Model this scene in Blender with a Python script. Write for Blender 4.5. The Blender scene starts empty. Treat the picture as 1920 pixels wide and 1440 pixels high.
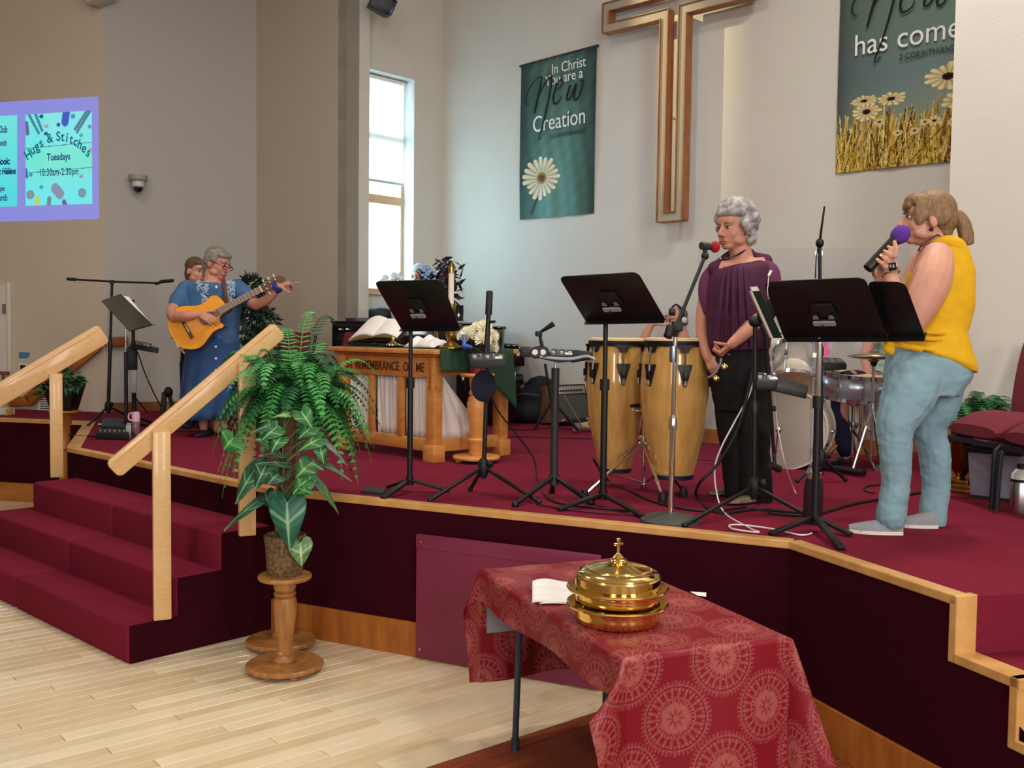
import bpy, bmesh, math, random
import numpy as np
from mathutils import Vector as V, Matrix as M4, Quaternion as Q
C = bpy.context.scene.collection
rnd = random.Random(7)
PI = math.pi
cos, sin, rad = math.cos, math.sin, math.radians

# ---------------------------------------------------------------- camera, world, lights, exposure
FPX, PITCH, ROLL, CAMH = 1875.0, rad(2.8557), rad(0.6958), 1.75   # focal length in pixels of the 1920x1440 frame
S = 0.83                                                         # stage carpet above the floor
_cr, _sr, _cp, _sp = cos(ROLL), sin(ROLL), cos(PITCH), sin(PITCH)
# columns: image right, image down, forward, in world axes (X right, Y ahead, Z up)
RC = M4(((1, 0, 0), (0, _cp, _sp), (0, -_sp, _cp))) @ M4(((1, 0, 0), (0, 0, 1), (0, -1, 0))) @ M4(((_cr, _sr, 0), (-_sr, _cr, 0), (0, 0, 1)))
cd = bpy.data.cameras.new('camera'); cam = bpy.data.objects.new('camera', cd); C.objects.link(cam)
cd.sensor_fit = 'HORIZONTAL'; cd.sensor_width = 36; cd.lens = 36 * FPX / 1920; cd.clip_start = .05; cd.clip_end = 200
_m = (RC @ M4(((1, 0, 0), (0, -1, 0), (0, 0, -1)))).to_4x4(); _m.translation = (0, 0, CAMH); cam.matrix_world = _m
bpy.context.scene.camera = cam
vs = bpy.context.scene.view_settings
vs.view_transform = 'Standard'; vs.look = 'None'; vs.gamma = 1; vs.use_curve_mapping = False; vs.exposure = 0.0
wd = bpy.data.worlds.new('world'); bpy.context.scene.world = wd; wd.use_nodes = True
wd.node_tree.nodes['Background'].inputs[0].default_value = (.86, .93, 1, 1)
wd.node_tree.nodes['Background'].inputs[1].default_value = 2.2

def lamp(name, kind, loc, aim, power, col=(1, 1, 1), **k):
    d = bpy.data.lights.new(name, kind); o = bpy.data.objects.new(name, d); C.objects.link(o)
    d.energy = power; d.color = col; o.location = loc
    o.rotation_mode = 'QUATERNION'; o.rotation_quaternion = (V(aim) - V(loc)).to_track_quat('-Z', 'Y')
    for a, b in k.items(): setattr(d, a, b)
    return o
# tall windows of the nave behind and beside the camera
for i, (x, y, tx, ty) in enumerate(((5.6, -3.5, 0, 6), (2.2, -5.5, 0, 6), (-2.4, -5.5, 0, 7))):
    lamp('nave_window_light', 'AREA', (x, y, 3.4), (tx, ty, 1.6), 215, (1, .98, .96), shape='RECTANGLE', size=1.3, size_y=3.0)
# ceiling lights of the nave and the chancel
for x, y, p in ((-3, 1.5, 70), (2.5, 1.5, 90), (-1.2, 6, 80), (2.4, 5.6, 100), (-3.8, 7.2, 42)):
    lamp('ceiling_lamp', 'AREA', (x, y, 6.1), (x, y + .01, 0), p, (1, .95, .89), shape='DISK', size=.7)
# the window in the side wall, seen in the picture (daylight entering)
lamp('daylight_at_window', 'AREA', (-2.45, 12.15, 2.9), (0.2, 11.0, 1.7), 800, (.33, .7, 1), shape='RECTANGLE', size=.6, size_y=3.0)

# ---------------------------------------------------------------- helpers
def ray(x, y):
    return RC @ V(((x - 960) / FPX, (y - 720) / FPX, 1))
EYE = V((0, 0, CAMH))
def Pz(x, y, z):
    d = ray(x, y); return EYE + d * ((z - CAMH) / d.z)
def Py(x, y, Y):
    d = ray(x, y); return EYE + d * (Y / d.y)
def Pv(x, y, P, dr):                       # on the vertical plane through P along dr
    n = V((-dr[1], dr[0], 0)); d = ray(x, y)
    return EYE + d * ((V(P) - EYE).dot(n) / d.dot(n))

def lin(c):
    c = [v / 255 for v in c[:3]]
    return tuple(v / 12.92 if v < .04045 else ((v + .055) / 1.055) ** 2.4 for v in c) + (1,)
MT = {}
def mat(name, col, rough=.6, metal=0, var=0, vs=8, bump=0, bs=60, col2=None, stretch=None, spec=.5, bd=.004, emit=0, trans=0, alpha=1, coat=0, vcol=False, sheen=0, sub=0, ior=1.45):
    if name in MT: return MT[name]
    m = bpy.data.materials.new(name); m.use_nodes = True; MT[name] = m
    nt = m.node_tree; N = nt.nodes; L = nt.links; b = N['Principled BSDF']
    c1 = lin(col); b.inputs['Base Color'].default_value = c1
    b.inputs['Roughness'].default_value = rough; b.inputs['Metallic'].default_value = metal
    b.inputs['Specular IOR Level'].default_value = spec; b.inputs['IOR'].default_value = ior
    b.inputs['Transmission Weight'].default_value = trans; b.inputs['Alpha'].default_value = alpha
    b.inputs['Coat Weight'].default_value = coat; b.inputs['Coat Roughness'].default_value = .08
    b.inputs['Sheen Weight'].default_value = sheen; b.inputs['Sheen Roughness'].default_value = .4
    if sub: b.inputs['Subsurface Weight'].default_value = sub; b.inputs['Subsurface Radius'].default_value = (.012, .006, .004)
    tc = N.new('ShaderNodeTexCoord'); co = tc.outputs['Object']
    if stretch:
        mp = N.new('ShaderNodeMapping'); mp.inputs['Scale'].default_value = stretch; L.new(co, mp.inputs[0]); co = mp.outputs[0]
    src = None
    if vcol:
        a = N.new('ShaderNodeVertexColor'); a.layer_name = 'Col'; src = a.outputs[0]
    elif var or col2:
        n = N.new('ShaderNodeTexNoise'); n.inputs['Scale'].default_value = vs; n.inputs['Detail'].default_value = 4; L.new(co, n.inputs[0])
        r = N.new('ShaderNodeValToRGB'); L.new(n.outputs[0], r.inputs[0])
        c2 = lin(col2) if col2 else tuple(min(1, v * (1 + var)) for v in c1[:3]) + (1,)
        ca = c1 if col2 else tuple(v * (1 - var) for v in c1[:3]) + (1,)
        r.color_ramp.elements[0].position = .32; r.color_ramp.elements[1].position = .68
        r.color_ramp.elements[0].color = ca; r.color_ramp.elements[1].color = c2; src = r.outputs[0]
    if src: L.new(src, b.inputs['Base Color'])
    if emit:
        b.inputs['Emission Strength'].default_value = emit
        if src: L.new(src, b.inputs['Emission Color'])
        else: b.inputs['Emission Color'].default_value = c1
    if bump:
        n2 = N.new('ShaderNodeTexNoise'); n2.inputs['Scale'].default_value = bs; n2.inputs['Detail'].default_value = 3; L.new(co, n2.inputs[0])
        bp = N.new('ShaderNodeBump'); bp.inputs['Strength'].default_value = bump; bp.inputs['Distance'].default_value = bd
        L.new(n2.outputs[0], bp.inputs['Height']); L.new(bp.outputs[0], b.inputs['Normal'])
    return m

W = {}                                     # world matrix of every Empty and parent, kept by hand
def thing(name, label, cat, loc=(0, 0, 0), rotz=0, group=None, rot=None):
    o = bpy.data.objects.new(name, None); C.objects.link(o); o.empty_display_size = .05
    o.location = loc
    o.rotation_euler = rot if rot else (0, 0, rotz)
    W[o] = M4.Translation(V(loc)) @ o.rotation_euler.to_matrix().to_4x4()
    o['label'] = label; o['category'] = cat
    if group: o['group'] = group
    return o
def tag(o, label, cat, group=None):
    o['label'] = label; o['category'] = cat
    if group: o['group'] = group
    return o
def copy_tree(o, loc=None, rotz=None, parent=None, label=None, group=None):
    c = o.copy(); C.objects.link(c)
    if parent: c.parent = parent
    if loc is not None: c.location = loc
    if rotz is not None: c.rotation_euler = (0, 0, rotz)
    if loc is not None: W[c] = M4.Translation(V(loc)) @ M4.Rotation(rotz if rotz is not None else o.rotation_euler.z, 4, 'Z')
    if label: c['label'] = label
    if group: c['group'] = group
    for ch in list(o.children): copy_tree(ch, parent=c)
    return c

def frames(pts):
    out = []; n = None
    for i, p in enumerate(pts):
        a = pts[max(i - 1, 0)]; b = pts[min(i + 1, len(pts) - 1)]
        t = (b - a); t = t.normalized() if t.length > 1e-9 else V((0, 0, 1))
        if n is None:
            n = t.orthogonal().normalized()
        else:
            n = (n - t * n.dot(t)); n = n.normalized() if n.length > 1e-6 else t.orthogonal().normalized()
        out.append((t, n, t.cross(n)))
    return out
def spline(pts, k=6):
    pts = [V(p) for p in pts]
    if len(pts) < 3: return pts
    o = []
    for i in range(len(pts) - 1):
        p0 = pts[max(i - 1, 0)]; p1 = pts[i]; p2 = pts[i + 1]; p3 = pts[min(i + 2, len(pts) - 1)]
        for j in range(k):
            t = j / k
            o.append(.5 * ((2 * p1) + (p2 - p0) * t + (2 * p0 - 5 * p1 + 4 * p2 - p3) * t * t + (3 * p1 - p0 - 3 * p2 + p3) * t ** 3))
    return o + [pts[-1]]

class B:                                    # a mesh under construction, in world coordinates unless .m is set
    def __init__(s, m=None):
        s.v = []; s.f = []; s.m = m
    def add(s, vs, fs):
        k = len(s.v)
        s.v += [s.m @ V(p) for p in vs] if s.m else [V(p) for p in vs]
        s.f += [tuple(k + i for i in f) for f in fs]; return s
    def box(s, c, d, R=None):
        c = V(c); x, y, z = [q / 2 for q in d]
        p = [V((a * x, b * y, e * z)) for e in (-1, 1) for b in (-1, 1) for a in (-1, 1)]
        if R is not None: p = [R @ q for q in p]
        return s.add([c + q for q in p], [(0, 2, 3, 1), (4, 5, 7, 6), (0, 1, 5, 4), (2, 6, 7, 3), (0, 4, 6, 2), (1, 3, 7, 5)])
    def bar(s, a, b, w, h, up=(0, 0, 1)):      # rectangular bar from a to b
        a = V(a); b = V(b); t = (b - a).normalized(); u = V(up); x = t.cross(u).normalized(); u = x.cross(t)
        q = [x * (i * w / 2) + u * (j * h / 2) for i, j in ((-1, -1), (1, -1), (1, 1), (-1, 1))]
        return s.add([a + k for k in q] + [b + k for k in q], [(3, 2, 1, 0), (4, 5, 6, 7), (0, 1, 5, 4), (1, 2, 6, 5), (2, 3, 7, 6), (3, 0, 4, 7)])
    def tube(s, pts, r, n=10, k=0, sq=1, cap=True):
        pts = spline(pts, k) if k else [V(p) for p in pts]
        L = len(pts)
        if isinstance(r, (list, tuple)):
            R = []
            for i in range(L):
                t = i / (L - 1) * (len(r) - 1); j = min(int(t), len(r) - 2); R.append(r[j] + (r[j + 1] - r[j]) * (t - j))
        else: R = [r] * L
        vs = []; fs = []
        for p, (t, a, b), q in zip(pts, frames(pts), R):
            for i in range(n):
                g = 2 * PI * i / n; vs.append(p + a * (cos(g) * q) + b * (sin(g) * q * sq))
        for i in range(L - 1):
            for j in range(n):
                fs.append((i * n + j, i * n + (j + 1) % n, (i + 1) * n + (j + 1) % n, (i + 1) * n + j))
        if cap: fs += [tuple(range(n - 1, -1, -1)), tuple((L - 1) * n + j for j in range(n))]
        return s.add(vs, fs)
    def cap2(s, a, ra, b, rb, n=12, e=3):       # tapered capsule
        a = V(a); b = V(b); t = (b - a).normalized(); pts = []; rs = []
        for i in range(e + 1):
            g = PI / 2 * i / e; pts.append(a - t * (ra * cos(g))); rs.append(max(ra * sin(g), 1e-4))
        for i in range(e, -1, -1):
            g = PI / 2 * i / e; pts.append(b + t * (rb * cos(g))); rs.append(max(rb * sin(g), 1e-4))
        x = t.orthogonal().normalized(); y = t.cross(x); vs = []; fs = []
        for p, r in zip(pts, rs):
            vs += [p + x * (cos(2 * PI * j / n) * r) + y * (sin(2 * PI * j / n) * r) for j in range(n)]
        L = len(pts)
        for i in range(L - 1):
            for j in range(n): fs.append((i * n + j, i * n + (j + 1) % n, (i + 1) * n + (j + 1) % n, (i + 1) * n + j))
        fs += [tuple(range(n - 1, -1, -1)), tuple((L - 1) * n + j for j in range(n))]
        return s.add(vs, fs)
    def chain(s, pts, rs, n=12):
        for i in range(len(pts) - 1): s.cap2(pts[i], rs[i], pts[i + 1], rs[i + 1], n)
        return s
    def lathe(s, prof, n=24, c=(0, 0, 0), ax=(0, 0, 1), cap=True):
        c = V(c); t = V(ax).normalized(); x = t.orthogonal().normalized() if abs(t.z) < .999 else V((1, 0, 0)); y = t.cross(x)
        vs = []; fs = []; L = len(prof)
        for r, z in prof:
            vs += [c + t * z + x * (cos(2 * PI * j / n) * r) + y * (sin(2 * PI * j / n) * r) for j in range(n)]
        for i in range(L - 1):
            for j in range(n): fs.append((i * n + j, i * n + (j + 1) % n, (i + 1) * n + (j + 1) % n, (i + 1) * n + j))
        if cap: fs += [tuple(range(n - 1, -1, -1)), tuple((L - 1) * n + j for j in range(n))]
        return s.add(vs, fs)
    def ell(s, c, r, R=None, n=14, k=9):
        c = V(c); r = (r, r, r) if isinstance(r, (int, float)) else r; vs = []; fs = []
        for i in range(1, k):
            g = PI * i / k
            for j in range(n):
                h = 2 * PI * j / n; q = V((r[0] * sin(g) * cos(h), r[1] * sin(g) * sin(h), r[2] * cos(g))); vs.append(c + (R @ q if R else q))
        for i in range(k - 2):
            for j in range(n): fs.append((i * n + j, (i + 1) * n + j, (i + 1) * n + (j + 1) % n, i * n + (j + 1) % n))
        t = V((0, 0, r[2])); t = R @ t if R else t
        m = len(vs); vs += [c + t, c - t]
        for j in range(n): fs += [(m, j, (j + 1) % n), (m + 1, (k - 2) * n + (j + 1) % n, (k - 2) * n + j)]
        return s.add(vs, fs)
    def prism(s, poly, z0, z1):
        n = len(poly)
        a = sum(poly[i][0] * poly[(i + 1) % n][1] - poly[(i + 1) % n][0] * poly[i][1] for i in range(n))
        if a < 0: poly = poly[::-1]
        return s.add([(p[0], p[1], z0) for p in poly] + [(p[0], p[1], z1) for p in poly],
                     [tuple(range(n - 1, -1, -1)), tuple(range(n, 2 * n))] + [(i, (i + 1) % n, n + (i + 1) % n, n + i) for i in range(n)])
    def slab(s, pts, off):                     # planar polygon in 3-D given a thickness vector
        n = len(pts); off = V(off); pts = [V(p) for p in pts]
        nn = sum(((pts[i] - pts[0]).cross(pts[(i + 1) % n] - pts[0]) for i in range(1, n)), V((0, 0, 0)))
        if nn.dot(off) < 0: pts = pts[::-1]
        return s.add(pts + [p + off for p in pts], [tuple(range(n - 1, -1, -1)), tuple(range(n, 2 * n))] + [(i, (i + 1) % n, n + (i + 1) % n, n + i) for i in range(n)])
    def loft(s, rings, cap=True, closed=True):
        n = len(rings[0]); vs = [p for r in rings for p in r]; fs = []
        for i in range(len(rings) - 1):
            for j in range(n if closed else n - 1): fs.append((i * n + j, i * n + (j + 1) % n, (i + 1) * n + (j + 1) % n, (i + 1) * n + j))
        if cap and closed: fs += [tuple(range(n - 1, -1, -1)), tuple((len(rings) - 1) * n + j for j in range(n))]
        return s.add(vs, fs)
    def grid(s, fn, nu, nv):
        vs = [fn(i / nu, j / nv) for j in range(nv + 1) for i in range(nu + 1)]; w = nu + 1
        return s.add(vs, [(j * w + i, j * w + i + 1, (j + 1) * w + i + 1, (j + 1) * w + i) for j in range(nv) for i in range(nu)])
    def done(s, name, m, parent=None, bevel=0, smooth=True, ang=.7, fix=False, rem=0, sm=0, disp=0, dsc=.09, solid=0, seg=2, kind=None, label=None, sub=0):
        me = bpy.data.meshes.new(name)
        vs = s.v
        if parent is not None:
            inv = W[parent].inverted(); vs = [inv @ p for p in vs]
        me.from_pydata([tuple(p) for p in vs], [], s.f)
        if bevel or fix:
            bm = bmesh.new(); bm.from_mesh(me)
            if fix: bmesh.ops.recalc_face_normals(bm, faces=bm.faces)
            if bevel:
                ed = [e for e in bm.edges if len(e.link_faces) == 2 and e.calc_face_angle(0) > .5]
                bmesh.ops.bevel(bm, geom=ed, offset=bevel, segments=seg, affect='EDGES', profile=.5)
            bm.to_mesh(me); bm.free()
        me.update()
        if smooth:
            me.shade_smooth()
            if not rem: me.set_sharp_from_angle(angle=ang)
        o = bpy.data.objects.new(name, me); C.objects.link(o)
        if m: me.materials.append(m)
        if solid:
            d = o.modifiers.new('t', 'SOLIDIFY'); d.thickness = solid; d.offset = 0
        if rem:
            d = o.modifiers.new('r', 'REMESH'); d.mode = 'VOXEL'; d.voxel_size = rem; d.use_smooth_shade = True
            if sm: d = o.modifiers.new('s', 'SMOOTH'); d.iterations = sm; d.factor = .5
            if disp:
                tx_ = bpy.data.textures.get('folds%g' % dsc) or bpy.data.textures.new('folds%g' % dsc, 'CLOUDS'); tx_.noise_scale = dsc; tx_.noise_depth = 2
                d = o.modifiers.new('f', 'DISPLACE'); d.texture = tx_; d.texture_coords = 'LOCAL'; d.strength = disp; d.mid_level = .5
        if sub: d = o.modifiers.new('u', 'SUBSURF'); d.levels = d.render_levels = sub
        if parent is not None: o.parent = parent; W[o] = W[parent].copy()
        else: W[o] = M4()
        if kind: o['kind'] = kind
        if label: o['label'] = label
        return o

def vgrid(name, P, col, m, parent=None):      # P (nv,nu,3) points, col (nv,nu,3) sRGB 0..1, as a vertex-coloured sheet
    nv, nu = P.shape[:2]; me = bpy.data.meshes.new(name); pts = P.reshape(-1, 3).copy()
    if parent is not None:
        inv = np.array(W[parent].inverted()); pts = pts @ inv[:3, :3].T + inv[:3, 3]
    i = np.arange(nu - 1); j = np.arange(nv - 1)[:, None]; a = (j * nu + i).ravel()
    q = np.stack([a, a + 1, a + nu + 1, a + nu], 1).astype(np.int32)
    me.vertices.add(len(pts)); me.vertices.foreach_set('co', pts.astype(np.float32).ravel())
    me.loops.add(q.size); me.loops.foreach_set('vertex_index', q.ravel())
    me.polygons.add(len(q)); me.polygons.foreach_set('loop_start', (np.arange(len(q)) * 4).astype(np.int32))
    me.update(calc_edges=True); me.validate()
    ca = me.color_attributes.new('Col', 'FLOAT_COLOR', 'POINT')
    c = np.clip(col.reshape(-1, 3), 0, 1); c = np.where(c < .04045, c / 12.92, ((c + .055) / 1.055) ** 2.4)
    ca.data.foreach_set('color', np.concatenate([c, np.ones((len(c), 1))], 1).astype(np.float32).ravel())
    me.shade_smooth(); me.materials.append(m)
    o = bpy.data.objects.new(name, me); C.objects.link(o)
    if parent is not None: o.parent = parent; W[o] = W[parent].copy()
    else: W[o] = M4()
    return o

def text(body, org, ux, uy, size, m, parent, name='lettering', ext=.0006, align='LEFT', shear=0, xs=1, bold=0, spacing=1):
    cu = bpy.data.curves.new(name, 'FONT'); cu.body = body; cu.size = size; cu.extrude = ext; cu.align_x = align; cu.shear = shear; cu.offset = bold; cu.space_character = spacing
    cu.resolution_u = 4
    o = bpy.data.objects.new(name, cu); C.objects.link(o); cu.materials.append(m)
    ux = V(ux).normalized(); uy = (V(uy) - ux * ux.dot(V(uy))).normalized(); uz = ux.cross(uy)
    mm = M4((( ux.x * xs, uy.x, uz.x, org[0]), (ux.y * xs, uy.y, uz.y, org[1]), (ux.z * xs, uy.z, uz.z, org[2]), (0, 0, 0, 1)))
    me = bpy.data.meshes.new_from_object(o); me.name = name; bpy.data.objects.remove(o); bpy.data.curves.remove(cu)
    o = bpy.data.objects.new(name, me); C.objects.link(o)
    if not me.materials: me.materials.append(m)
    o.parent = parent; o.matrix_basis = W[parent].inverted() @ mm; W[o] = mm
    return o
def rz(a): return M4.Rotation(a, 3, 'Z')
def look(x, y=None):                          # 3x3 frame with columns x, y, z
    x = V(x).normalized(); y = V(y); y = (y - x * x.dot(y)).normalized(); z = x.cross(y)
    return M4((x, y, z)).transposed()

# ---------------------------------------------------------------- shared materials
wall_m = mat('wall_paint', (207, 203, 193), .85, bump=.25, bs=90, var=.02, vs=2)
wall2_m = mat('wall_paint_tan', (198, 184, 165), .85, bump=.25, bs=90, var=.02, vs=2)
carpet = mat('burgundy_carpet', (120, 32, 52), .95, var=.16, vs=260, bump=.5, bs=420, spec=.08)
skirt_m = mat('burgundy_skirt_carpet', (52, 8, 21), .95, var=.15, vs=300, bump=.4, bs=420, spec=.08)  # stage skirt carpet, reused as painted shade on the stair cheek
oak = mat('oak', (216, 168, 104), .42, col2=(196, 142, 78), vs=9, stretch=(1, 1, 1), coat=.15)
oak_rail = mat('oak_handrail', (220, 180, 126), .38, col2=(212, 168, 112), vs=30, stretch=(1, 1, 2), coat=.2)
oak_dark = mat('oak_stain', (184, 112, 46), .4, col2=(156, 88, 32), vs=6, stretch=(3, 3, .6), coat=.2)
honey = mat('honey_wood', (178, 124, 68), .42, col2=(146, 94, 46), vs=7, stretch=(4, 4, .7), coat=.2)
black = mat('black_metal', (16, 16, 19), .42)
blackp = mat('black_plastic', (20, 20, 23), .55)
gloss = mat('black_lacquer', (8, 8, 11), .12, coat=.5)
chrome = mat('chrome', (225, 225, 228), .12, metal=1)
steel = mat('brushed_steel', (190, 188, 184), .32, metal=1)
brass = mat('brass', (238, 206, 124), .12, metal=1)
white = mat('white_cloth', (236, 232, 228), .85, bump=.2, bs=200)
# ---------------------------------------------------------------- room
A2 = lambda p: (p[0], p[1])
TW = rad(-43.0); WD = V((cos(TW), sin(TW), 0)); WN = V((-WD.y, WD.x, 0))       # main wall: direction and away-normal
p0 = Pz(1328, 813, S); DW = p0.dot(WN)
def onwall(x, y, off=0):
    d = ray(x, y); return EYE + d * ((DW - off - EYE.dot(WN)) / d.dot(WN))
cm = onwall(826, 470); cm.z = 0                                       # corner of main wall and window wall
VD = V((-WN.x, -WN.y, 0))                                             # along the window wall towards the camera
CEIL = 6.3
def wall(name, a, b, z0=0, z1=CEIL, t=.16, m=None, back=None):
    a = V((a[0], a[1], 0)); b = V((b[0], b[1], 0)); d = (b - a).normalized(); n = V((-d.y, d.x, 0))
    o = B().slab([a + V((0, 0, z0)), b + V((0, 0, z0)), b + V((0, 0, z1)), a + V((0, 0, z1))], n * t).done(name, m or wall_m, smooth=False); o['kind'] = 'structure'; return o
c01 = Pz(199.9, 773, S)
W1d = (Pz(338, 768.6, S) - c01).normalized()
def hit(P, d, x, y=470):                                              # where vertical line at image x meets the vertical plane P,d
    q = Pv(x, y, P, d); return V((q.x, q.y, 0))
c12 = hit(c01, W1d, 481)
c2p = hit(c12, WD, 650)
cpe = hit(c2p, WN, 691.5)
W0d = V((cos(rad(167)), sin(rad(167)), 0))
w0end = c01 + W0d * 4.2
mend = cm + WD * 9.0
wall('wall_screen_side', w0end, c01, m=wall2_m)
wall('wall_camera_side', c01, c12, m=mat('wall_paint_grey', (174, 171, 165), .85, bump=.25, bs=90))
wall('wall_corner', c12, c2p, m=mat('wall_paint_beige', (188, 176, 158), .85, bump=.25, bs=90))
wall('wall_pier', c2p, cpe)
wall('wall_main', cm, mend)
# window wall with its opening
w1 = hit(cm, VD, 776, 300); Lw = (w1 - cm).length; w0 = w1 + VD * .95; wend = w0 + VD * .06
wt = Pv(776, 150, cm, VD).z; wb = Pv(705, 548, cm, VD).z
for nm, a, b, z0, z1 in (('wall_window_side', cm, w1, 0, CEIL), ('wall_window_far', w0, wend, 0, CEIL), ('wall_window_above', w1, w0, wt, CEIL), ('wall_window_below', w1, w0, 0, wb)):
    wall(nm, b, a, z0, z1, t=.3)
# pillar wall at the right-hand end
pb = Pz(1830, 918, S); ple = hit(pb, WD, 1772, 600); pre = ple + WD * 2.6
pw = B().slab([ple, pre, pre + V((0, 0, CEIL)), ple + V((0, 0, CEIL))], WN * .5).done('wall_pillar', wall_m, smooth=False); pw['kind'] = 'structure'
# ceiling, rear and side walls of the nave with its windows
cl = B().box((0, 3.5, CEIL + .1), (26, 26, .2)).done('ceiling', mat('ceiling_paint', (222, 214, 200), .9), smooth=False); cl['kind'] = 'structure'
rw = mat('nave_wall', (172, 152, 128), .9)
wall('wall_rear', (-9, -7.5), (9, -7.5), m=rw).location = (0, 0, 0)
wall('wall_nave_left', (-8.2, 13), (-8.2, -7.5), m=rw)
wall('wall_nave_right', (7.2, -7.5), (7.2, 7), m=rw)

def base(name, a, b, z, h, m=oak_dark, t=.018, out=None):
    a = V((a[0], a[1], 0)); b = V((b[0], b[1], 0)); d = (b - a).normalized(); n = V((d.y, -d.x, 0))
    o = B().slab([a + V((0, 0, z)), b + V((0, 0, z)), b + V((0, 0, z + h)), a + V((0, 0, z + h))], n * t).done(name, m, bevel=.003, smooth=False); o['kind'] = 'structure'; return o
bm_ = mat('baseboard_wood', (186, 120, 56), .45, col2=(160, 98, 42), vs=6, stretch=(1, 1, 4), coat=.1)
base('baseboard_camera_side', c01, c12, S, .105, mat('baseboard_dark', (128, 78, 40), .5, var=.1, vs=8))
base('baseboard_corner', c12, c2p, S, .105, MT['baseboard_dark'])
base('baseboard_main', cm, mend, S, .12, bm_)
base('baseboard_window', w1 + VD * 1.2, cm, S, .12, bm_)
base('baseboard_pillar', ple, pre, S, .155, bm_)

# ---------------------------------------------------------------- stage
A = Pz(128, 840, S); K = Pz(512, 918, S); Cn = Pz(1482.6, 1016.6, S); Dn = Pz(1796.3, 1120, S); Bp = Pz(161, 792, S); L0 = Pz(-60, 783, S)
Dr = Pz(1920, 1113, S); Dr = Dn + (Dr - Dn).normalized() * 3
stage = [A2(L0), A2(Bp), A2(A), A2(K), A2(Cn), A2(Dn), A2(Dr), (7, 7), (6, 14), (-7, 14.5), (-7, 11)]
o = B().prism(stage, .02, S).done('floor_stage', carpet, smooth=False); o['kind'] = 'structure'
ring = [V((p[0], p[1], 0)) for p in stage[:7]]
for i in range(6):
    a, b = ring[i], ring[i + 1]
    if i == 5: continue
    d = (b - a).normalized(); n = V((d.y, -d.x, 0))
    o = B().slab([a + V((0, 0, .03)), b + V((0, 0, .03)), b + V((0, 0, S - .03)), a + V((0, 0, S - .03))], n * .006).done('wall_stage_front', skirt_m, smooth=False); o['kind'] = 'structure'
def nose(a, b, i, da=0, db=0, w=.05, h=.038):
    a = V((a[0], a[1], 0)); b = V((b[0], b[1], 0)); d = (b - a).normalized(); n = V((d.y, -d.x, 0)); a = a - d * da; b = b + d * db
    o = B().slab([a + n * .014 + V((0, 0, S + .008 - h)), b + n * .014 + V((0, 0, S + .008 - h)), b + n * .014 + V((0, 0, S + .008)), a + n * .014 + V((0, 0, S + .008))], -n * (w + .014)).done(f'trim_{i}', oak, bevel=.006, smooth=False); o['kind'] = 'structure'
for i in range(5): nose(ring[i], ring[i + 1], i + 1, 0, .006, w=.09 if i in (0, 1) else .055)
for i, (a, b) in enumerate(((ring[0], ring[1]), (ring[3] + V((.0, 0, 0)), ring[4]), (ring[4], ring[5] + (ring[5] - ring[4]).normalized() * 2.5))):
    base('baseboard_stage' + ('_left', '_front', '_angled')[i], a, b, 0, .19, oak_dark if i else bm_, t=.02)
# the wall that carries the steps down at the right-hand end, with stepped oak capping
dd = (ring[5] - ring[4]).normalized(); dn = V((dd.y, -dd.x, 0)); UP = V((0, 0, 1))
tr, rs = .275, .2075
prof = [(0, 0), (0, S)]; x = 0; z = S
pts = [(0, .03), (0, S)]
for k in range(4):
    z -= rs; pts += [(k * tr, z), ((k + 1) * tr, z)]
pts += [(4 * tr, .03)]
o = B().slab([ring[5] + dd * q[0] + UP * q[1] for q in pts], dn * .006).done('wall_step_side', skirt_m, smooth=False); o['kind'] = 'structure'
cap = [(0, S)]; z = S
for k in range(3): z -= rs; cap += [(k * tr, z), ((k + 1) * tr, z)]
capb = B()
for k in range(len(cap) - 1):
    a, b = cap[k], cap[k + 1]
    if a[0] == b[0]:
        capb.box(ring[5] + dd * (a[0] - .008) + dn * -.034 + UP * ((a[1] + b[1]) / 2 - .012), (.036, .096, a[1] - b[1] + .036), look(dd, dn))
    else:
        capb.box(ring[5] + dd * ((a[0] + b[0]) / 2 + .006) + dn * -.034 + UP * (a[1] - .012), (b[0] - a[0] + .02, .096, .036), look(dd, dn))
capb.done('trim_6', oak, bevel=.004, smooth=False)['kind'] = 'structure'
sr = thing('carpeted_steps', 'burgundy carpeted steps going down beside the stepped oak capping', 'stairs', A2(Dn) + (0,))
er = (V((Dr.x, Dr.y, 0)) - V((Dn.x, Dn.y, 0))).normalized()
for k in range(3):
    z1 = S - rs * (k + 1); a = ring[5] + dd * (k * tr + .002) - dn * .01; b = a + er * 1.6
    B().prism([A2(a), A2(b), A2(b + dd * tr), A2(a + dd * tr)], .0, z1).done('step', carpet, sr, bevel=.012)
# access panel on the stage front
fd = (ring[4] - ring[3]).normalized(); fn = V((fd.y, -fd.x, 0))
def front(x, y): return Pv(x, y, ring[3] + fn * .03, fd)
ap = thing('access_panel', 'plain maroon access panel screwed to the stage front behind the cloth-covered table', 'panel', A2(front(960, 1250)) + (0,))
pl, pt = front(783, 1000), front(1128, 1045)
a, b = V((pl.x, pl.y, 0)), V((pt.x, pt.y, 0)); zt = pl.z
pm = mat('maroon_panel', (124, 44, 72), .38, var=.03, vs=3)
B().slab([a + UP * .012, b + UP * .012, b + UP * zt, a + UP * zt], fn * .012).done('board', pm, ap, bevel=.002)
B().slab([a + fn * .012 + UP * (zt - .008), b + fn * .012 + UP * (zt - .008), b + fn * .012 + UP * (zt - .075), a + fn * .012 + UP * (zt - .075)], fn * .004).done('rail', pm, ap, bevel=.001)
for t, zz in ((.03, zt - .04), (.97, zt - .04), (.03, .06)):
    q = a + (b - a) * t + fn * .018 + UP * zz; B().lathe([(.008, 0), (.006, .004)], 10, q, fn).done('screw', brass, ap)

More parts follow.
